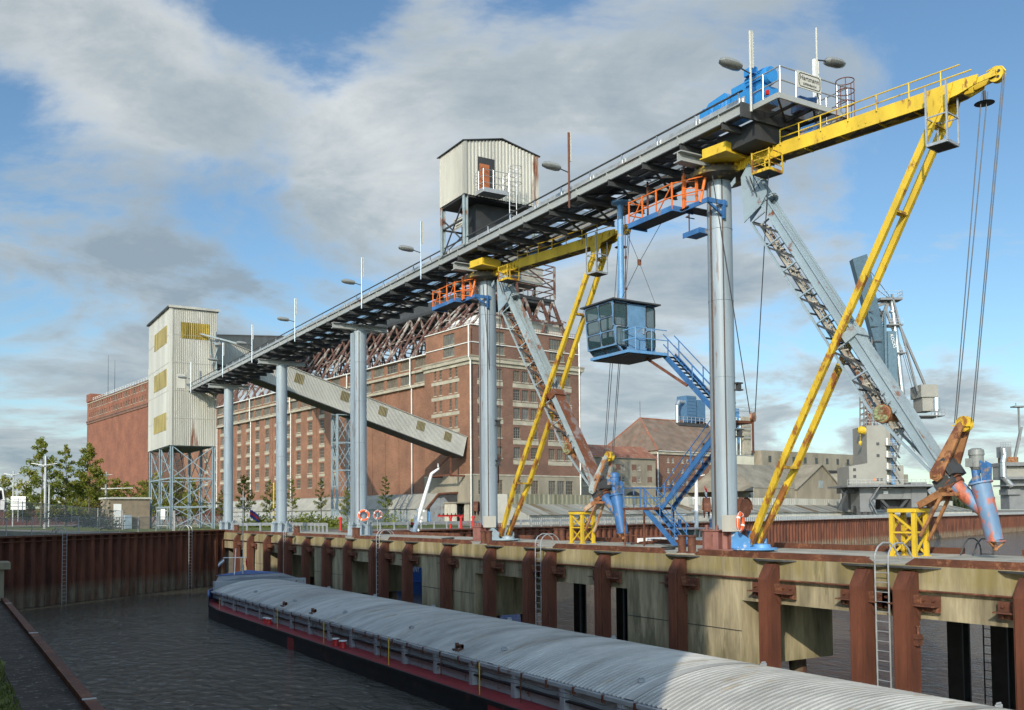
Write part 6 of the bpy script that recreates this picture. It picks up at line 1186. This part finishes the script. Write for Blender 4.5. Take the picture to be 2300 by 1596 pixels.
guard([(27.6, 104.8, 0), (33.5, 104.8, 0), (33, 90.5, .0)], 'low guard rail round the foot of the left grey columns', .75, 1.2)
# red hydrants and fittings
def hydrant(p, lab, wide=False):
    t = thing('red_hydrant', lab, 'hydrant', p, 0, 'red quay hydrants'); p = V(p); b = MB(); b.lathe(p, [(.2, 0), (.2, .1), (.15, .12), (.15, 1.2), (.22, 1.22), (.22, 1.4), (0, 1.5)], 12); b.build('post', m_red, t)
    if wide:
        b = MB(); b.bar(p+V((-1.7, -.1, 1.5)), p+V((1.7, .1, 1.5)), .22); b.build('manifold', m_red, t)
        for k in range(7): MB().tube(p+V((-1.6+k*.53, -.15, 1.55)), p+V((-1.6+k*.53, -.3, 1.75)), .07, None, 6).build('nozzle', m_dark, t)
hydrant(quay(52, 1.5)*1, 'red hydrant post on the quay right of the lowered white mast'); hydrant(P(1012, 1186, 112).to_2d().to_3d(), 'red hydrant manifold with a row of nozzles by the white annex', True); hydrant(P(1063, 1185, 113).to_2d().to_3d(), 'red hydrant post left of the second column'); hydrant(P(1362*.5615+0, 1184, 105).to_2d().to_3d(), 'red hydrant post near the foot of the middle column')
# ================================================================ ship unloader crane on the far quay
def FRM(px, d): p = P(px, 1150, d); return V((p.x, p.y, 0))
D_ = 222; sx = D_/2150
cr_ = thing('harbour_crane', 'large grey ship unloader crane with a cream machine house on the far quay', 'crane', FRM(1990, D_), R(-31))
def K(px, py, dy=0): return V(((px-1990)*sx, dy, EYE+(1147-py)*sx))       # crane drawing, metres in its own frame
B = lambda mb, n_, m: mb.build(n_, m, cr_, world=False)
def kb(mb, x0, x1, y0, y1, z0, z1): a, c = K(x0, z1), K(x1, z0); return mb.box(a.x, c.x, y0, y1, a.z, c.z)
b = MB(); kb(b, 1925, 1953, -2, 4, 1065, 1150); kb(b, 2040, 2075, -2, 4, 1085, 1150); kb(b, 1953, 2045, -1.6, 2.5, 1098, 1122); kb(b, 1925, 1953, 6, 10, 1065, 1150); kb(b, 2040, 2075, 6, 10, 1085, 1150); b.poly([K(2020, 1122, -1.8), K(2030, 1090, -1.8), K(2075, 1085, -1.8), K(2060, 1122, -1.8)], (0, 4, 0)); B(b, 'portal', m_crane)
b = MB()
for x in (1918, 2050):
    b = MB()
    for k in range(3): kb(b, x+k*13, x+k*13+11, -1.8, .5, 1144, 1156); b.tube(K(x+k*13+5, 1158, -1.9), K(x+k*13+5, 1158, .4), .55, None, 12)
    kb(b, x, x+38, -1.5, .2, 1136, 1146); B(b, 'bogie', m_drk2)
b = MB(); kb(b, 1888, 2130, -5, 9, 1091, 1095); B(b, 'platform', m_crane)
b = MB(); kb(b, 1940, 1983, -3, 6, 958, 1091); b.poly([K(1899, 1091, -3), K(1940, 1091, -3), K(1940, 1042, -3), K(1899, 1049, -3)], (0, 8, 0)); kb(b, 1983, 2000, -1, 6, 958, 1091); B(b, 'machine_house', m_cream)
b = MB(); kb(b, 2012, 2040, 2, 8, 1045, 1092); B(b, 'rear_house', m_cream)
for x, y in ((1961, 996), (1961, 1022), (1908, 1068), (1908, 1053)): b = MB(); kb(b, x, x+6, -3.15, -3.0, y, y+6); B(b, 'vent', m_drk2)
for x in (1953, 1960, 1968): b = MB(); kb(b, x, x+5, -3.1, -3.0, 1076, 1081); B(b, 'window', m_pane if x > 1955 else m_org)
for z in (985, 1012, 1038, 1066): b = MB(); kb(b, 1986, 1994, -1.1, -.95, z, z+16); B(b, 'door', m_white)
b = MB()
for z in (995, 1022, 1049, 1076): kb(b, 1980, 2005, -3.4, -1, z+7, z+8.5)
for k in range(4): p0, p1 = K(1996, 975+k*28, -2.6), K(2014, 1003+k*28, -2.6); b.bar(p0, p1, .9, .16); b.bar(p0+V((0, -.5, 1)), p1+V((0, -.5, 1)), .07)
B(b, 'stair', m_crane); b = MB(); b.bar(K(1962, 1090, -4.5), K(1938, 1125, -4.5), .9, .18); b.bar(K(1938, 1127, -4.5), K(1952, 1155, -4.5), .9, .18); B(b, 'lower_stair', m_crane)
_r = 1
def rail(mb, pts, h=1.1, n_=8):
    for a, c in zip(pts, pts[1:]):
        a, c = V(a), V(c)
        for q in (.5, 1): mb.bar(a+V((0, 0, h*q)), c+V((0, 0, h*q)), .07)
        for i in range(n_+1): p = a.lerp(c, i/n_); mb.bar(p, p+V((0, 0, h)), .06)
r = MB(); rail(r, [K(1888, 1091, -5), K(2130, 1091, -5)], 1.2, 24); rail(r, [K(1940, 957, -3), K(1985, 957, -3), K(1985, 957, 5)], 1.2, 6)
for z in (1003, 1030, 1057, 1084): rail(r, [K(1980, z-.5, -3.4), K(2005, z-.5, -3.4)], 1.1, 4)
B(r, 'platform_railing', m_galv)
b = MB(); b.poly([K(1925, 578, -1), K(1958, 567, -1), K(2003, 800, -1), K(1985, 830, -1)], (0, 2.2, 0)); B(b, 'boom_head', M('crane blue', (.055, .105, .145), .5, var=.2)); b = MB(); kb(b, 1996, 2016, -2, 1, 745, 900); kb(b, 1988, 1993, -2.3, -2, 700, 880); B(b, 'boom_column', M('crane pale blue', (.09, .155, .2), .5, var=.2))
tx = text('lettering', 'KOCKS', 1.0, cr_, tuple(K(2008, 768, -2.08)), (.25, 0, -.97), (.97, 0, .25), m_white)
b = MB()
b.truss(K(1942, 958, -1), K(1944, 860, -1), K(1966, 958, -1), K(1975, 860, -1), 7, .28); b.truss(K(1942, 958, 1.5), K(1944, 860, 1.5), K(1966, 958, 1.5), K(1975, 860, 1.5), 7, .28); b.truss(K(1972, 700, 0), K(1960, 880, 0), K(1998, 700, 0), K(1985, 880, 0), 9, .3); b.truss(K(1972, 700, 2), K(1960, 880, 2), K(1998, 700, 2), K(1985, 880, 2), 9, .3); b.truss(K(1960, 880, 0), K(2015, 958, 0), K(1990, 860, 0), K(2040, 940, 0), 6, .3); b.truss(K(2015, 958, 0), K(1985, 1060, 0), K(2040, 950, 0), K(2010, 1050, 0), 5, .3); B(b, 'lattice_mast', m_crane)
b = MB(); b.tube(K(2016, 672, 0), K(2034, 892, 0), .62, .62, 14); b.lathe(K(2017, 700, 0), [(.62, 0), (.9, .1), (.9, .5), (.62, .6)], 14); B(b, 'steel_pipe', m_alu)
b = MB(); b.bar(K(1990, 720, 0), K(2010, 665, 0), .7); b.bar(K(2010, 660, 1.4), K(2108, 905, 1.4), .5); b.bar(K(2010, 660, -1.4), K(2062, 880, -1.4), .4); b.bar(K(1960, 690, 0), K(2025, 670, 0), .7); b.bar(K(2000, 690, 0), K(2035, 790, 0), .5); kb(b, 1984, 2034, -1.6, 1.6, 668, 673); kb(b, 2000, 2034, -1.6, 1.6, 728, 731); kb(b, 1995, 2038, -1.6, 1.6, 792, 795); b.bar(K(1968, 735, 0), K(1998, 742, 0), 1.6, .9); b.bar(K(1982, 775, 0), K(1998, 850, 0), 1.3); B(b, 'mast_frame', m_crane)
rnd = random.Random(9)
for k in range(46):
    b = MB(); x, y = rnd.uniform(1958, 2004), rnd.uniform(684, 800); x += (y-740)*.18; a = rnd.choice((0, .3, 1.2, 1.57, 2.0, 2.7)); l_ = rnd.uniform(8, 22); z_ = rnd.uniform(-1.5, 2); b.bar(K(x, y, z_), K(x+l_*math.cos(a), y+l_*math.sin(a), z_+rnd.uniform(-1, 1)), rnd.uniform(.1, .32)); B(b, 'mast_strut', m_drk2)
b = MB()
for x0, y0, x1, y1 in ((1944, 862, 1985, 1000), (1985, 862, 1950, 960), (1985, 905, 2035, 960), (2000, 900, 2000, 1000), (2020, 895, 2012, 1010), (1990, 1010, 2030, 960), (2034, 892, 2030, 960)): b.truss(K(x0, y0, 1), K(x1, y1, 1), K(x0+9, y0, 1), K(x1+9, y1, 1), 7, .22)
rail(b, [K(1985, 940, -2), K(2050, 940, -2)], 1.2, 8); rail(b, [K(1975, 905, -2), K(2010, 905, -2)], 1.2, 6); kb(b, 1985, 2050, -2, 2, 940, 943); kb(b, 2005, 2040, -2, 3, 955, 962); B(b, 'lower_lattice', m_crane)
b = MB(); b.bar(K(1900, 1100, -1), K(1880, 1145, -1), .5); b.bar(K(1975, 1122, -1), K(2000, 1150, -1), .6); b.bar(K(2035, 1122, -1), K(2010, 1150, -1), .6); kb(b, 1985, 2030, 2, 5, 1122, 1145); kb(b, 1890, 1925, 0, 3, 1095, 1108); kb(b, 2080, 2120, 0, 3, 1095, 1112)
for k in range(12): x = 1900+k*18; b.bar(K(x, 1095, -1), K(x+8, 1104, -1), .3)
B(b, 'portal_brace', m_drk2)
r = MB(); rail(r, [K(1984, 668, -1.6), K(2034, 668, -1.6), K(2034, 668, 1.6)], 1.6, 5); rail(r, [K(2000, 728, -1.6), K(2034, 728, -1.6)], 1.2, 4); rail(r, [K(1995, 792, -1.6), K(2038, 792, -1.6)], 1.2, 4); B(r, 'mast_railing', m_galv)
for k in range(3): b = MB(); b.tube(K(1960+k*2, 600+k*30, k-1), K(2012+k*3, 672, k-1), .08, None, 5); B(b, 'stay_cable', m_rope); b = MB(); b.tube(K(2036+k*4, 790, 0), K(2060+k*6, 885, 0), .06, None, 5); B(b, 'stay_cable', m_rope)
b = MB(); kb(b, 2068, 2106, -2, 4, 866, 894); kb(b, 2072, 2100, -1.6, 3.5, 894, 925); B(b, 'counterweight_house', m_cream); b = MB(); b.tube(K(2103, 896, -1.5), K(2103, 926, -1.5), .9, None, 14); b.tube(K(2103, 930, -1.5), K(2103, 940, -1.5), .5, None, 10); B(b, 'dust_filter', m_alu)
b = MB(); kb(b, 2060, 2116, -3, 4, 936, 938); b.bar(K(2060, 938, 0), K(2015, 955, 0), 1.2, 1.4); rail(b, [K(2085, 936, -3), K(2116, 936, -3)], 1.3, 4); B(b, 'counterweight_platform', m_crane)
b = MB(); b.truss(K(1943, 885, -2), K(1949, 975, -2), K(1955, 885, -2), K(1953, 975, -2), 6, .25); b.tube(K(1951, 975, -2), K(1951, 1000, -2), .35, None, 8); b.lathe(K(1951, 1003, -2), [(.8, 0), (.5, .8)], 10); B(b, 'suction_leg', M('rust brown crane leg', (.22, .13, .09), .6, var=.3))
b = MB(); b.lathe(K(1935, 968, -2), [(.3, -1.2), (.9, -.8), (.9, .8), (.3, 1)], 10, (1, 0, -.2)); b.bar(K(1938, 968, -2), K(1944, 968, 0), .4); b.tube(K(1929, 972, -2), K(1929, 998, -2), .05, None, 5); b.lathe(K(1929, 1002, -2), [(.1, 0), (.4, .4), (.4, .9), (.1, 1.1)], 8); B(b, 'service_hoist', m_yel)
b = MB(); kb(b, 2000, 2012, 0, 4, 1000, 1090); kb(b, 1996, 2018, 0, 4, 985, 1000); B(b, 'blue_pipework', m_bluep)
sg = MB(); kb(sg, 1979, 1989, -1.8, -1.65, 1104, 1110); B(sg, 'notice_board', m_white)
# second crane at the right edge
c9 = thing('harbour_crane', 'dark grey crane cut off by the right edge of the photo', 'crane', FRM(2290, 330), R(-31)); sx2 = 330/2150
def K2(px, py, dy=0): return V(((px-2290)*sx2, dy, EYE+(1145-py)*sx2))
def kb2(mb, x0, x1, y0, y1, z0, z1): a, c = K2(x0, z1), K2(x1, z0); return mb.box(a.x, c.x, y0, y1, a.z, c.z)
B2 = lambda mb, n_, m: mb.build(n_, m, c9, world=False)
b = MB(); kb2(b, 2250, 2330, -3, 6, 1040, 1048); kb2(b, 2252, 2330, -3, 6, 1072, 1078); kb2(b, 2252, 2330, -3, 6, 1090, 1093); kb2(b, 2268, 2320, 0, 6, 1078, 1145); kb2(b, 2262, 2290, -1, 5, 1100, 1112); B2(b, 'portal', m_crane)
b = MB(); kb2(b, 2252, 2330, -1, 6, 1048, 1072); B2(b, 'machine_house', m_cream); b = MB(); kb2(b, 2258, 2284, -2, 4, 1028, 1042); B2(b, 'tank', m_orr)
b = MB(); b.path([K2(2251, 1008, -2), K2(2253, 1025, -2), K2(2250, 1040, -2), K2(2250, 1072, -2), K2(2268, 1093, -2)], 1.0, 10); B2(b, 'pipe', m_alu)
b = MB(); rail(b, [K2(2252, 1004, 0), K2(2275, 1004, 0)], 1.6, 4); kb2(b, 2252, 2276, 0, 3, 1004, 1028); B2(b, 'stair_cage', m_crane)
b = MB(); b.bar(K2(2282, 1035, 0), K2(2300, 960, 0), .8); b.bar(K2(2296, 990, 0), K2(2295, 915, 0), .5); kb2(b, 2283, 2310, -1, 2, 912, 915); b.tube(K2(2289, 912), K2(2289, 905), .15); b.bar(K2(2270, 1060, 0), K2(2262, 1095, 0), .4); B2(b, 'mast', m_crane)
# ================================================================ left bank
em = MB(); E0, E1 = V((-10, 71.8, 0)), V((15, 94.3, 0)); wu = V((.744, .668, 0)); wn = V((-.668, .744, 0))
em.add([E0+wn*3+V((0, 0, .02)), E1+wn*1.5+V((0, 0, .02)), E1+wn*8+wu*2+V((0, 0, .12)), E0+wn*9+V((0, 0, 2.0)), E0+wn*60+V((0, 0, 2.05)), E1+wn*60+V((0, 0, .3))], [(0, 1, 2, 3), (3, 2, 5, 4)])
kind(em.build('embankment', M('grassy concrete slope', (.10, .10, .045), .9, var=.5, vs=.5, c2=(.20, .185, .12), bump=.4)), 'structure')
rd = MB(); rd.add([E0+wn*16+V((0, 0, 2.06)), E0+wn*16+wu*14+V((0, 0, 1.4)), E0+wn*28+wu*14+V((0, 0, 1.4)), E0+wn*28+V((0, 0, 2.08)), E0+wn*16-wu*60+V((0, 0, 2.06)), E0+wn*28-wu*60+V((0, 0, 2.06))], [(0, 1, 2, 3), (4, 0, 3, 5)]); kind(rd.build('road', m_road), 'structure')
gr = MB(); gr.poly([(20, 103.5, .03), (34, 107, .03), (60, 106, .03), (71, 145, .03), (60, 200, .03), (0, 200, .03)]); kind(gr.build('grass_strip', m_grass), 'structure')
def fence(pts, h, lab, step=2.5, mesh=True, z0=0, bars=False):
    t = thing('wire_fence', lab, 'fence', pts[0], 0)
    for a, b_ in zip(pts, pts[1:]):
        a, b_ = V(a), V(b_); 
        if mesh: MB().add([a+V((0, 0, z0)), b_+V((0, 0, z0)), b_+V((0, 0, z0+h)), a+V((0, 0, z0+h))], [(0, 1, 2, 3)]).build('mesh_panel', m_mesh, t)
        r = MB(); r.tube(a+V((0, 0, z0+h)), b_+V((0, 0, z0+h)), .022, None, 5); r.tube(a+V((0, 0, z0+h*.5)), b_+V((0, 0, z0+h*.5)), .022, None, 5); r.build('rail', m_wire, t); k = max(1, round((b_-a).length/step))
        for i in range(k+1): q = a.lerp(b_, i/k); MB().tube(q+V((0, 0, z0)), q+V((0, 0, z0+h+.08)), .04, None, 6).build('fence_post', m_galv, t)
    return t
F0, F1 = V((-9, 73.5, .1)), V((20.5, 100.8, .1)); fence([F0, F1], 1.55, 'chain link fence along the top of the dark sheet pile wall', 2.6)
fence([V((-12, 88, 2.0)), V((3, 99, 1.5)), V((9, 104, 1.0)), V((17, 109, .3))], 2.0, 'taller wire fence beside the road and the truck', 3.0)
fence([V((20.8, 101.4, 0)), V((21.5, 106, 0)), V((24, 118, 0))], 2.2, 'wire mesh fence beside the gate at the wall corner', 2.2); fence([V((24, 150, 0)), V((64, 132, 0))], 1.6, 'thin wire fence on the grass behind the grey columns', 3.5)
gt_ = thing('site_gate', 'grey steel gate with a white notice at the wall corner', 'gate', P(370, 1185, 112)); g0 = P(352, 1185, 110); b = MB(); G = lambda x, z: g0+RT*x+V((0, 0, z))
b.bar(G(0, -.2), G(0, 2.2), .1); b.bar(G(1.2, -.2), G(1.2, 2.2), .1); b.bar(G(0, 1.9), G(1.2, 1.9), .08); b.bar(G(0, .2), G(1.2, .2), .06)
for k in range(6): b.bar(G(.2*k, .2), G(.2*k, 1.9), .03)
b.build('leaf', m_galv, gt_); b = MB(); b.bar(G(.45, 1.5), G(.95, 1.5), .04, 1.2); b.build('notice', m_white, gt_)
guard([E0+wn*14+V((0, 0, 2.0))-wu*6, E0+wn*13+wu*9+V((0, 0, 1.85)), E0+wn*12+wu*17+V((0, 0, 1.3))], 'galvanised guard rail along the road beside the truck', .75, 2.5)
# gatekeeper hut
hp_ = P(455*.9, 1150, 132); hu = thing('utility_hut', 'small brick utility hut with a flat white roof edge left of the tower', 'hut', (P(290, 1150, 128).x, P(290, 1150, 128).y, 0), RZF); zr = zat(1118, P(290, 1150, 128))
Bx(hu, 'wall', M('hut brick', (.25, .20, .14), .85, var=.25), (-2.6, 2.7, 0, 4, 0, zr-.25)); Bx(hu, 'roof', m_cladw, (-2.8, 2.9, -.25, 4.2, zr-.25, zr)); Bx(hu, 'door', m_white, (-2.0, -1.0, -.06, -.01, 0.3, zr-.9)); Bx(hu, 'electric_cabinet', M('cabinet grey blue', (.3, .38, .45), .5), (-.8, .1, -.9, -.3, 0.1, 1.9))
# truck
tk = thing('truck', 'white truck cab entering at the left edge on the road', 'truck', (P(8, 1150, 104).x, P(8, 1150, 104).y, 2.06), R(-8))
b = MB(); b.poly([(-2.2, 0, .5), (.05, 0, .5), (.1, 0, 1.55), (-.08, 0, 2.75), (-.3, 0, 2.95), (-2.2, 0, 2.95)], (0, 2.4, 0)); b.poly([(-1.9, .2, 2.95), (-.5, .2, 2.95), (-1.0, .2, 3.7), (-1.9, .2, 3.9)], (0, 2, 0)); b.build('cab', m_white, tk, world=False)
b = MB(); b.poly([(.1, .15, 1.62), (-.03, .15, 2.65), (-.03, 2.25, 2.65), (.1, 2.25, 1.62)], (.03, 0, 0)); b.poly([(-.9, -.02, 1.65), (-.1, -.02, 1.65), (-.2, -.02, 2.6), (-.9, -.02, 2.6)], (0, .015, 0)); b.build('windscreen', m_pane, tk, world=False)
b = MB(); b.box(.06, .12, .4, 2.0, .6, 1.35); b.box(-.9, -.4, -.25, -.05, 1.7, 2.4); b.build('grille', m_dark, tk, world=False); b = MB(); b.box(.0, .16, .05, 2.35, .3, .6); b.build('bumper', m_galv, tk, world=False)
for y in (0, 2.1): MB().tube((-1.1, y, .5), (-1.1, y+.3, .5), .5, None, 18).build('wheel', m_dark, tk, world=False)
b = MB(); b.box(-9, -2.3, 0, 2.4, 1.1, 3.9); b.build('trailer_body', m_cladw, tk, world=False)
# poles
def pole(px, top, base, d, lab, arms, r=.14, z0=None):
    b0 = P(px, base, d); t1 = P(px, top, d); t = thing('street_lamp', lab, 'street lamp', (b0.x, b0.y, min(b0.z, .3)), 0, 'lamp poles by the road'); b = MB(); b.tube((b0.x, b0.y, min(b0.z, .3)), (b0.x, b0.y, t1.z), r, r*.7, 10); b.build('pole', m_galv, t)
    for py, wl, dz in arms:
        c = P(px, py, d)
        for s in (-1, 1): l = MB(); l.add([c+RT*s*.1+V((0, 0, .06)), c+RT*s*wl+V((0, 0, dz+.06)), c+RT*s*wl+V((0, 0, dz)), c+RT*s*.1-V((0, 0, .16))], [(0, 1, 2, 3)]); l.bar(c, c+RT*s*wl+V((0, 0, dz)), .5, .06, (0, 0, 1)); l.build('lamp_wing', m_galv, t)
pole(101, 1024, 1165, 118, 'thick pale lamp pole with wing shaped lamps before the left tree', [(1046, 1.6, .25)], .2)
pole(29, 1058, 1160, 150, 'lamp pole with a wing lamp right of the truck', [(1068, 1.3, .25)]); pole(238, 1060, 1150, 150, 'lamp pole before the lower end of the red silo', [(1068, 1, .1)], .1); pole(236, 1088, 1155, 170, 'short lamp pole with long thin arms near the utility hut', [(1098, 5, .1)], .1); pole(110, 1090, 1155, 135, 'short pale post beside the thick lamp pole', [], .15)
sb = P(41, 1130, 116); s_ = thing('road_sign', 'white slatted road sign beside the truck', 'sign', (sb.x, sb.y, 1.5)); b = MB()
for k in range(4): b.bar(sb+RT*-.9+V((0, 0, .6-k*.42)), sb+RT*.9+V((0, 0, .6-k*.42)), .05, .36)
b.build('board', m_white, s_); b = MB(); b.tube((sb.x, sb.y, 1.2), (sb.x, sb.y, sb.z+.6), .07); b.build('post', m_galv, s_)
wp = P(615, 1060, 112); b = MB(); b.tube((wp.x, wp.y, 0), (wp.x, wp.y, P(615, 1085, 112).z), .09, None, 8); o = thing('barrier_pole', 'yellow pole with black bands right behind the second column from the left', 'pole', (wp.x, wp.y, 0)); b.build('shaft', m_yel, o)
for k in range(3): MB().tube((wp.x, wp.y, .4+k*.9), (wp.x, wp.y, .75+k*.9), .1, None, 8).build('band', m_dark, o)
# low red hall far left
rb = P(60, 1130, 210); b = fthing('red_hall', 'low dark red hall far behind the left trees', 'building', V((rb.x-16, rb.y, 0))); Bx(b, 'wall', M('red cladding', (.12, .04, .032), .7, var=.3), (0, 60, 0, 20, 0, 3.6)); Bx(b, 'roof', m_drk2, (-.3, 60.3, -.3, 20.3, 4.6, 4.9))
# ================================================================ trees and plants
def tree_mesh(seed, H, Wd, nl, size, trunk_h, cols, colfn=None):
    rnd = random.Random(seed); tr = MB(); lf = MB(); tr.tube((0, 0, 0), (.1, 0, H*.55), .028*H*.45, .012*H*.4, 8); tr.tube((.1, 0, H*.55), (0, .05, H*.95), .012*H*.4, .02, 6); clumps = []
    nb = 20
    for i in range(nb):
        z = trunk_h+(H*.94-trunk_h)*((i+.3)/nb); a = i*2.4+rnd.uniform(-.4, .4); f_ = (z-trunk_h)/(H-trunk_h); rr = Wd*(.55+.45*min(1, f_/.16) if f_ < .16 else max(.12, 1.12-f_))*rnd.uniform(.6, 1.1)
        p = V((rr*math.cos(a), rr*math.sin(a), z+rr*.35)); tr.tube((0.05, 0, z-rr*.15), p, .045, .012, 5, False); clumps += [(p, rnd.uniform(.5, .9)*Wd*.30*(1.25-.6*f_)), (p*.55+V((0, 0, z*.45)), rnd.uniform(.5, .9)*Wd*.28*(1.25-.6*f_))]
    clumps += [(V((0, 0, H*.96)), Wd*.13), (V((.1, 0, H*.88)), Wd*.17)]; tot = sum(c[1]**2 for c in clumps)
    for c, r in clumps:
        tone = 0 if rnd.random() < .7 else 1
        for k in range(int(nl*r*r/tot)):
            d = V((rnd.gauss(0, 1), rnd.gauss(0, 1), rnd.gauss(0, .8))); d = d.normalized()*r*(rnd.random()**.45); q = c+d; n_ = V((rnd.gauss(0, 1), rnd.gauss(0, 1), rnd.gauss(.7, .7))).normalized(); a = n_.orthogonal().normalized(); a = Matrix.Rotation(rnd.uniform(0, 6.28), 3, n_) @ a; b_ = n_.cross(a); s = size*rnd.uniform(.6, 1.25); lf.cur = tone if rnd.random() < .85 else 1-tone
            lf.add([q-a*s, q+b_*s*.55, q+a*s, q-b_*s*.55], [(0, 1, 2, 3)])
    return tr, lf
TP = {}
def tree(nm, key, x, y, z, sc_, lab, grp, spec=None, rz=0):
    if key not in TP:
        tr, lf = tree_mesh(*spec[:-1]); t = thing(nm, lab, 'tree', (0, 0, 0), 0, grp); tr.build('trunk', m_trunk, t, world=False); lf.build('crown', list(spec[-1]), t, world=False); TP[key] = t; t.location = (x, y, z); t.rotation_euler = (0, 0, rz); t.scale = (sc_,)*3; return t
    return dup(TP[key], (x, y, z), rz, lab, grp, sc_)
big_ = {'a': (4, 10, 2.5, 3400, .16, 2.2, None, (m_leaf, m_leafy)), 'b': (8, 9.5, 1.7, 1700, .15, 3.0, None, (m_leaf, m_leafy)), 'c': (21, 9.5, 2.2, 3000, .16, 2.8, None, (m_leaf, m_leafy)), 'y': (5, 6, 2.4, 2400, .15, .9, None, (m_leafy, m_leaf)), 'u': (19, 7, 1.5, 1100, .13, 2.0, None, (m_leaf, m_leafy)), 's': (14, 7, 1.6, 1500, .13, 2.2, None, (m_leaf, m_leafy)), 't': (33, 7, 1.1, 800, .115, 2.4, None, (m_leaf, m_leafy))}
def tpx(nm, key, px, d, base, top, lab, grp='trees on the left bank', rz=0):
    p = P(px, 1150, d); H = big_[key][1]; zt = P(px, top, d).z; return tree(nm, key, p.x, p.y, base, (zt-base)/H, lab, grp, big_[key], rz)
tpx('plane_tree', 'a', 92, 138, .3, 978, 'tallest bushy tree at the far left, behind the thick lamp pole'); tpx('plane_tree', 'b', 146, 140, .3, 994, 'slender airy tree between two bushier ones at the far left'); tpx('plane_tree', 'c', 199, 142, .3, 990, 'dense dark tree partly before the red silo wall')
for k, (px, d, tp, lb) in enumerate(((8, 170, 1068, 'small tree behind the truck'), (60, 175, 1098, 'low yellow green tree right of the truck'), (110, 172, 1100, 'low yellow green tree under the tallest tree'), (150, 178, 1085, 'yellow green tree under the slender tree'), (182, 168, 1080, 'yellow green tree under the dense dark tree'), (222, 176, 1058, 'yellow green tree right of the dense dark tree'), (262, 182, 1074, 'yellow green tree behind the utility hut'), (285, 178, 1082, 'low tree above the hut roof'), (322, 180, 1078, 'round tree left of the tower legs'), (352, 172, 1062, 'yellow green tree inside the tower legs'), (395, 176, 1068, 'tree behind the tower stair'), (432, 170, 1076, 'tree at the right tower leg'))):
    tpx('small_tree', 'y', px, d, .2, tp, lb, 'yellow green trees along the silo', k*1.3)
tpx('small_tree', 'u', 497, 140, .1, 1100, 'thin tree just left of the leftmost grey column', 'young trees before the granary'); tpx('small_tree', 's', 549, 138, .1, 1065, 'full young tree between the two left columns', 'young trees before the granary', 1); tpx('small_tree', 'u', 607, 137, .1, 1075, 'young tree left of the second column', 'young trees before the granary', 2.2); tpx('small_tree', 't', 655, 136, .1, 1068, 'sparse young tree right of the second column', 'young trees before the granary'); tpx('small_tree', 't', 722, 135, .1, 1070, 'sparse young tree halfway to the lattice support', 'young trees before the granary', 2); tpx('small_tree', 'u', 780, 133, .1, 1092, 'young tree behind the lattice support', 'young trees before the granary', 3); tpx('small_tree', 't', 866, 128, .1, 1062, 'lanky young tree right of the middle column', 'young trees before the granary', 4)
def bush(px, d, base, w_, h_, n_, lab, m, sz=.2, nm='bush'):
    p = P(px, 1150, d); b = MB(); rnd = random.Random(int(px))
    for k in range(n_):
        u = rnd.random(); q = V((p.x, p.y, base))+RT*(rnd.gauss(0, .42)*w_)+V((rnd.gauss(0, .5), rnd.gauss(0, .6), abs(rnd.gauss(0, .45))*h_)); nn_ = V((rnd.gauss(0, 1), rnd.gauss(0, 1), rnd.gauss(.5, .6))).normalized(); a = nn_.orthogonal().normalized(); c = nn_.cross(a); s = sz*rnd.uniform(.6, 1.2); b.add([q-a*s, q+c*s*.6, q+a*s, q-c*s*.6], [(0, 1, 2, 3)])
    return tag(b.build(nm, m), lab, 'bush', 'bushes on the quays')
bush(212, 108, .6, 1.9, 2.2, 700, 'dark brown brambles over the fence left of the hut', m_leafd); bush(150, 100, 1.2, 2.6, 1.3, 500, 'low dark brambles on the fence near the lamp pole', m_leafd, .15); bush(245, 106, .3, 1.2, 1.6, 350, 'dark creeper on the fence right of the brambles', m_leafd, .15)
bush(585, 136, .0, 2.6, 1.6, 900, 'green bush behind the second column from the left', m_leaf); bush(683, 134, 0, 2.8, 1.7, 1100, 'ivy mound right of the second column', m_leaf); bush(735, 132, 0, 2.4, 1.4, 800, 'low ivy left of the lattice support', m_leaf); bush(872, 126, 0, 1.4, 2.0, 300, 'green shrub at the foot of the lanky young tree', m_leaf, .18)
far = MB(); rnd = random.Random(4)
for k in range(2500):
    q = V((rnd.uniform(430, 700), 0, 0)); q.y = q.x*.46+rnd.uniform(120, 170); q.z = abs(rnd.gauss(0, 5)); s = rnd.uniform(1, 2.4); a = rnd.uniform(0, 3.1); far.add([q+V((-s*math.cos(a), s*math.sin(a), -s)), q+V((s*math.cos(a), -s*math.sin(a), -s)), q+V((s*math.cos(a), -s*math.sin(a), s)), q+V((-s*math.cos(a), s*math.sin(a), s))], [(0, 1, 2, 3)])
kind(far.build('far_wood', m_leafd), 'stuff')
# ================================================================ warehouses behind the camera whose shade falls on the basin
def warehouse(x0, x1, y0, y1, z0, h, lab):
    t = thing('brick_warehouse', lab, 'building', (x0, y0, z0)); wins = [(WB, 4+k*4.5, z) for k in range(int((y1-y0-4)/4.5)) for z in (3, 8, 12)]
    b = MB(); b.wallgrid((x1, y0, z0), (0, 1, 0), y1-y0, h-z0, (1, 0, 0), [(c-.85, c+.85, z-z0, z-z0+2.5) for p, c, z in wins], .24); b.box(x0, x0+.3, y0, y1, z0, h); b.box(x0+.3, x1, y0, y0+.3, z0, h); b.box(x0+.3, x1, y1-.3, y1, z0, h); b.build('wall', m_brick, t); MB().box(x0-.4, x1+.4, y0-.4, y1+.4, h, h+.4).build('roof', m_dark, t)
    for p, c, z in wins[:90]: w_ = place(p[0][0], t, (x1-x0, c, z-z0), math.pi)
warehouse(-24, -6, .7, 57, -2, 17.6, 'brick warehouse beside the camera that shades the near basin'); warehouse(-24, -8, 72, 100, .02, 13, 'brick warehouse left of the frame that shades the dark sheet pile wall')
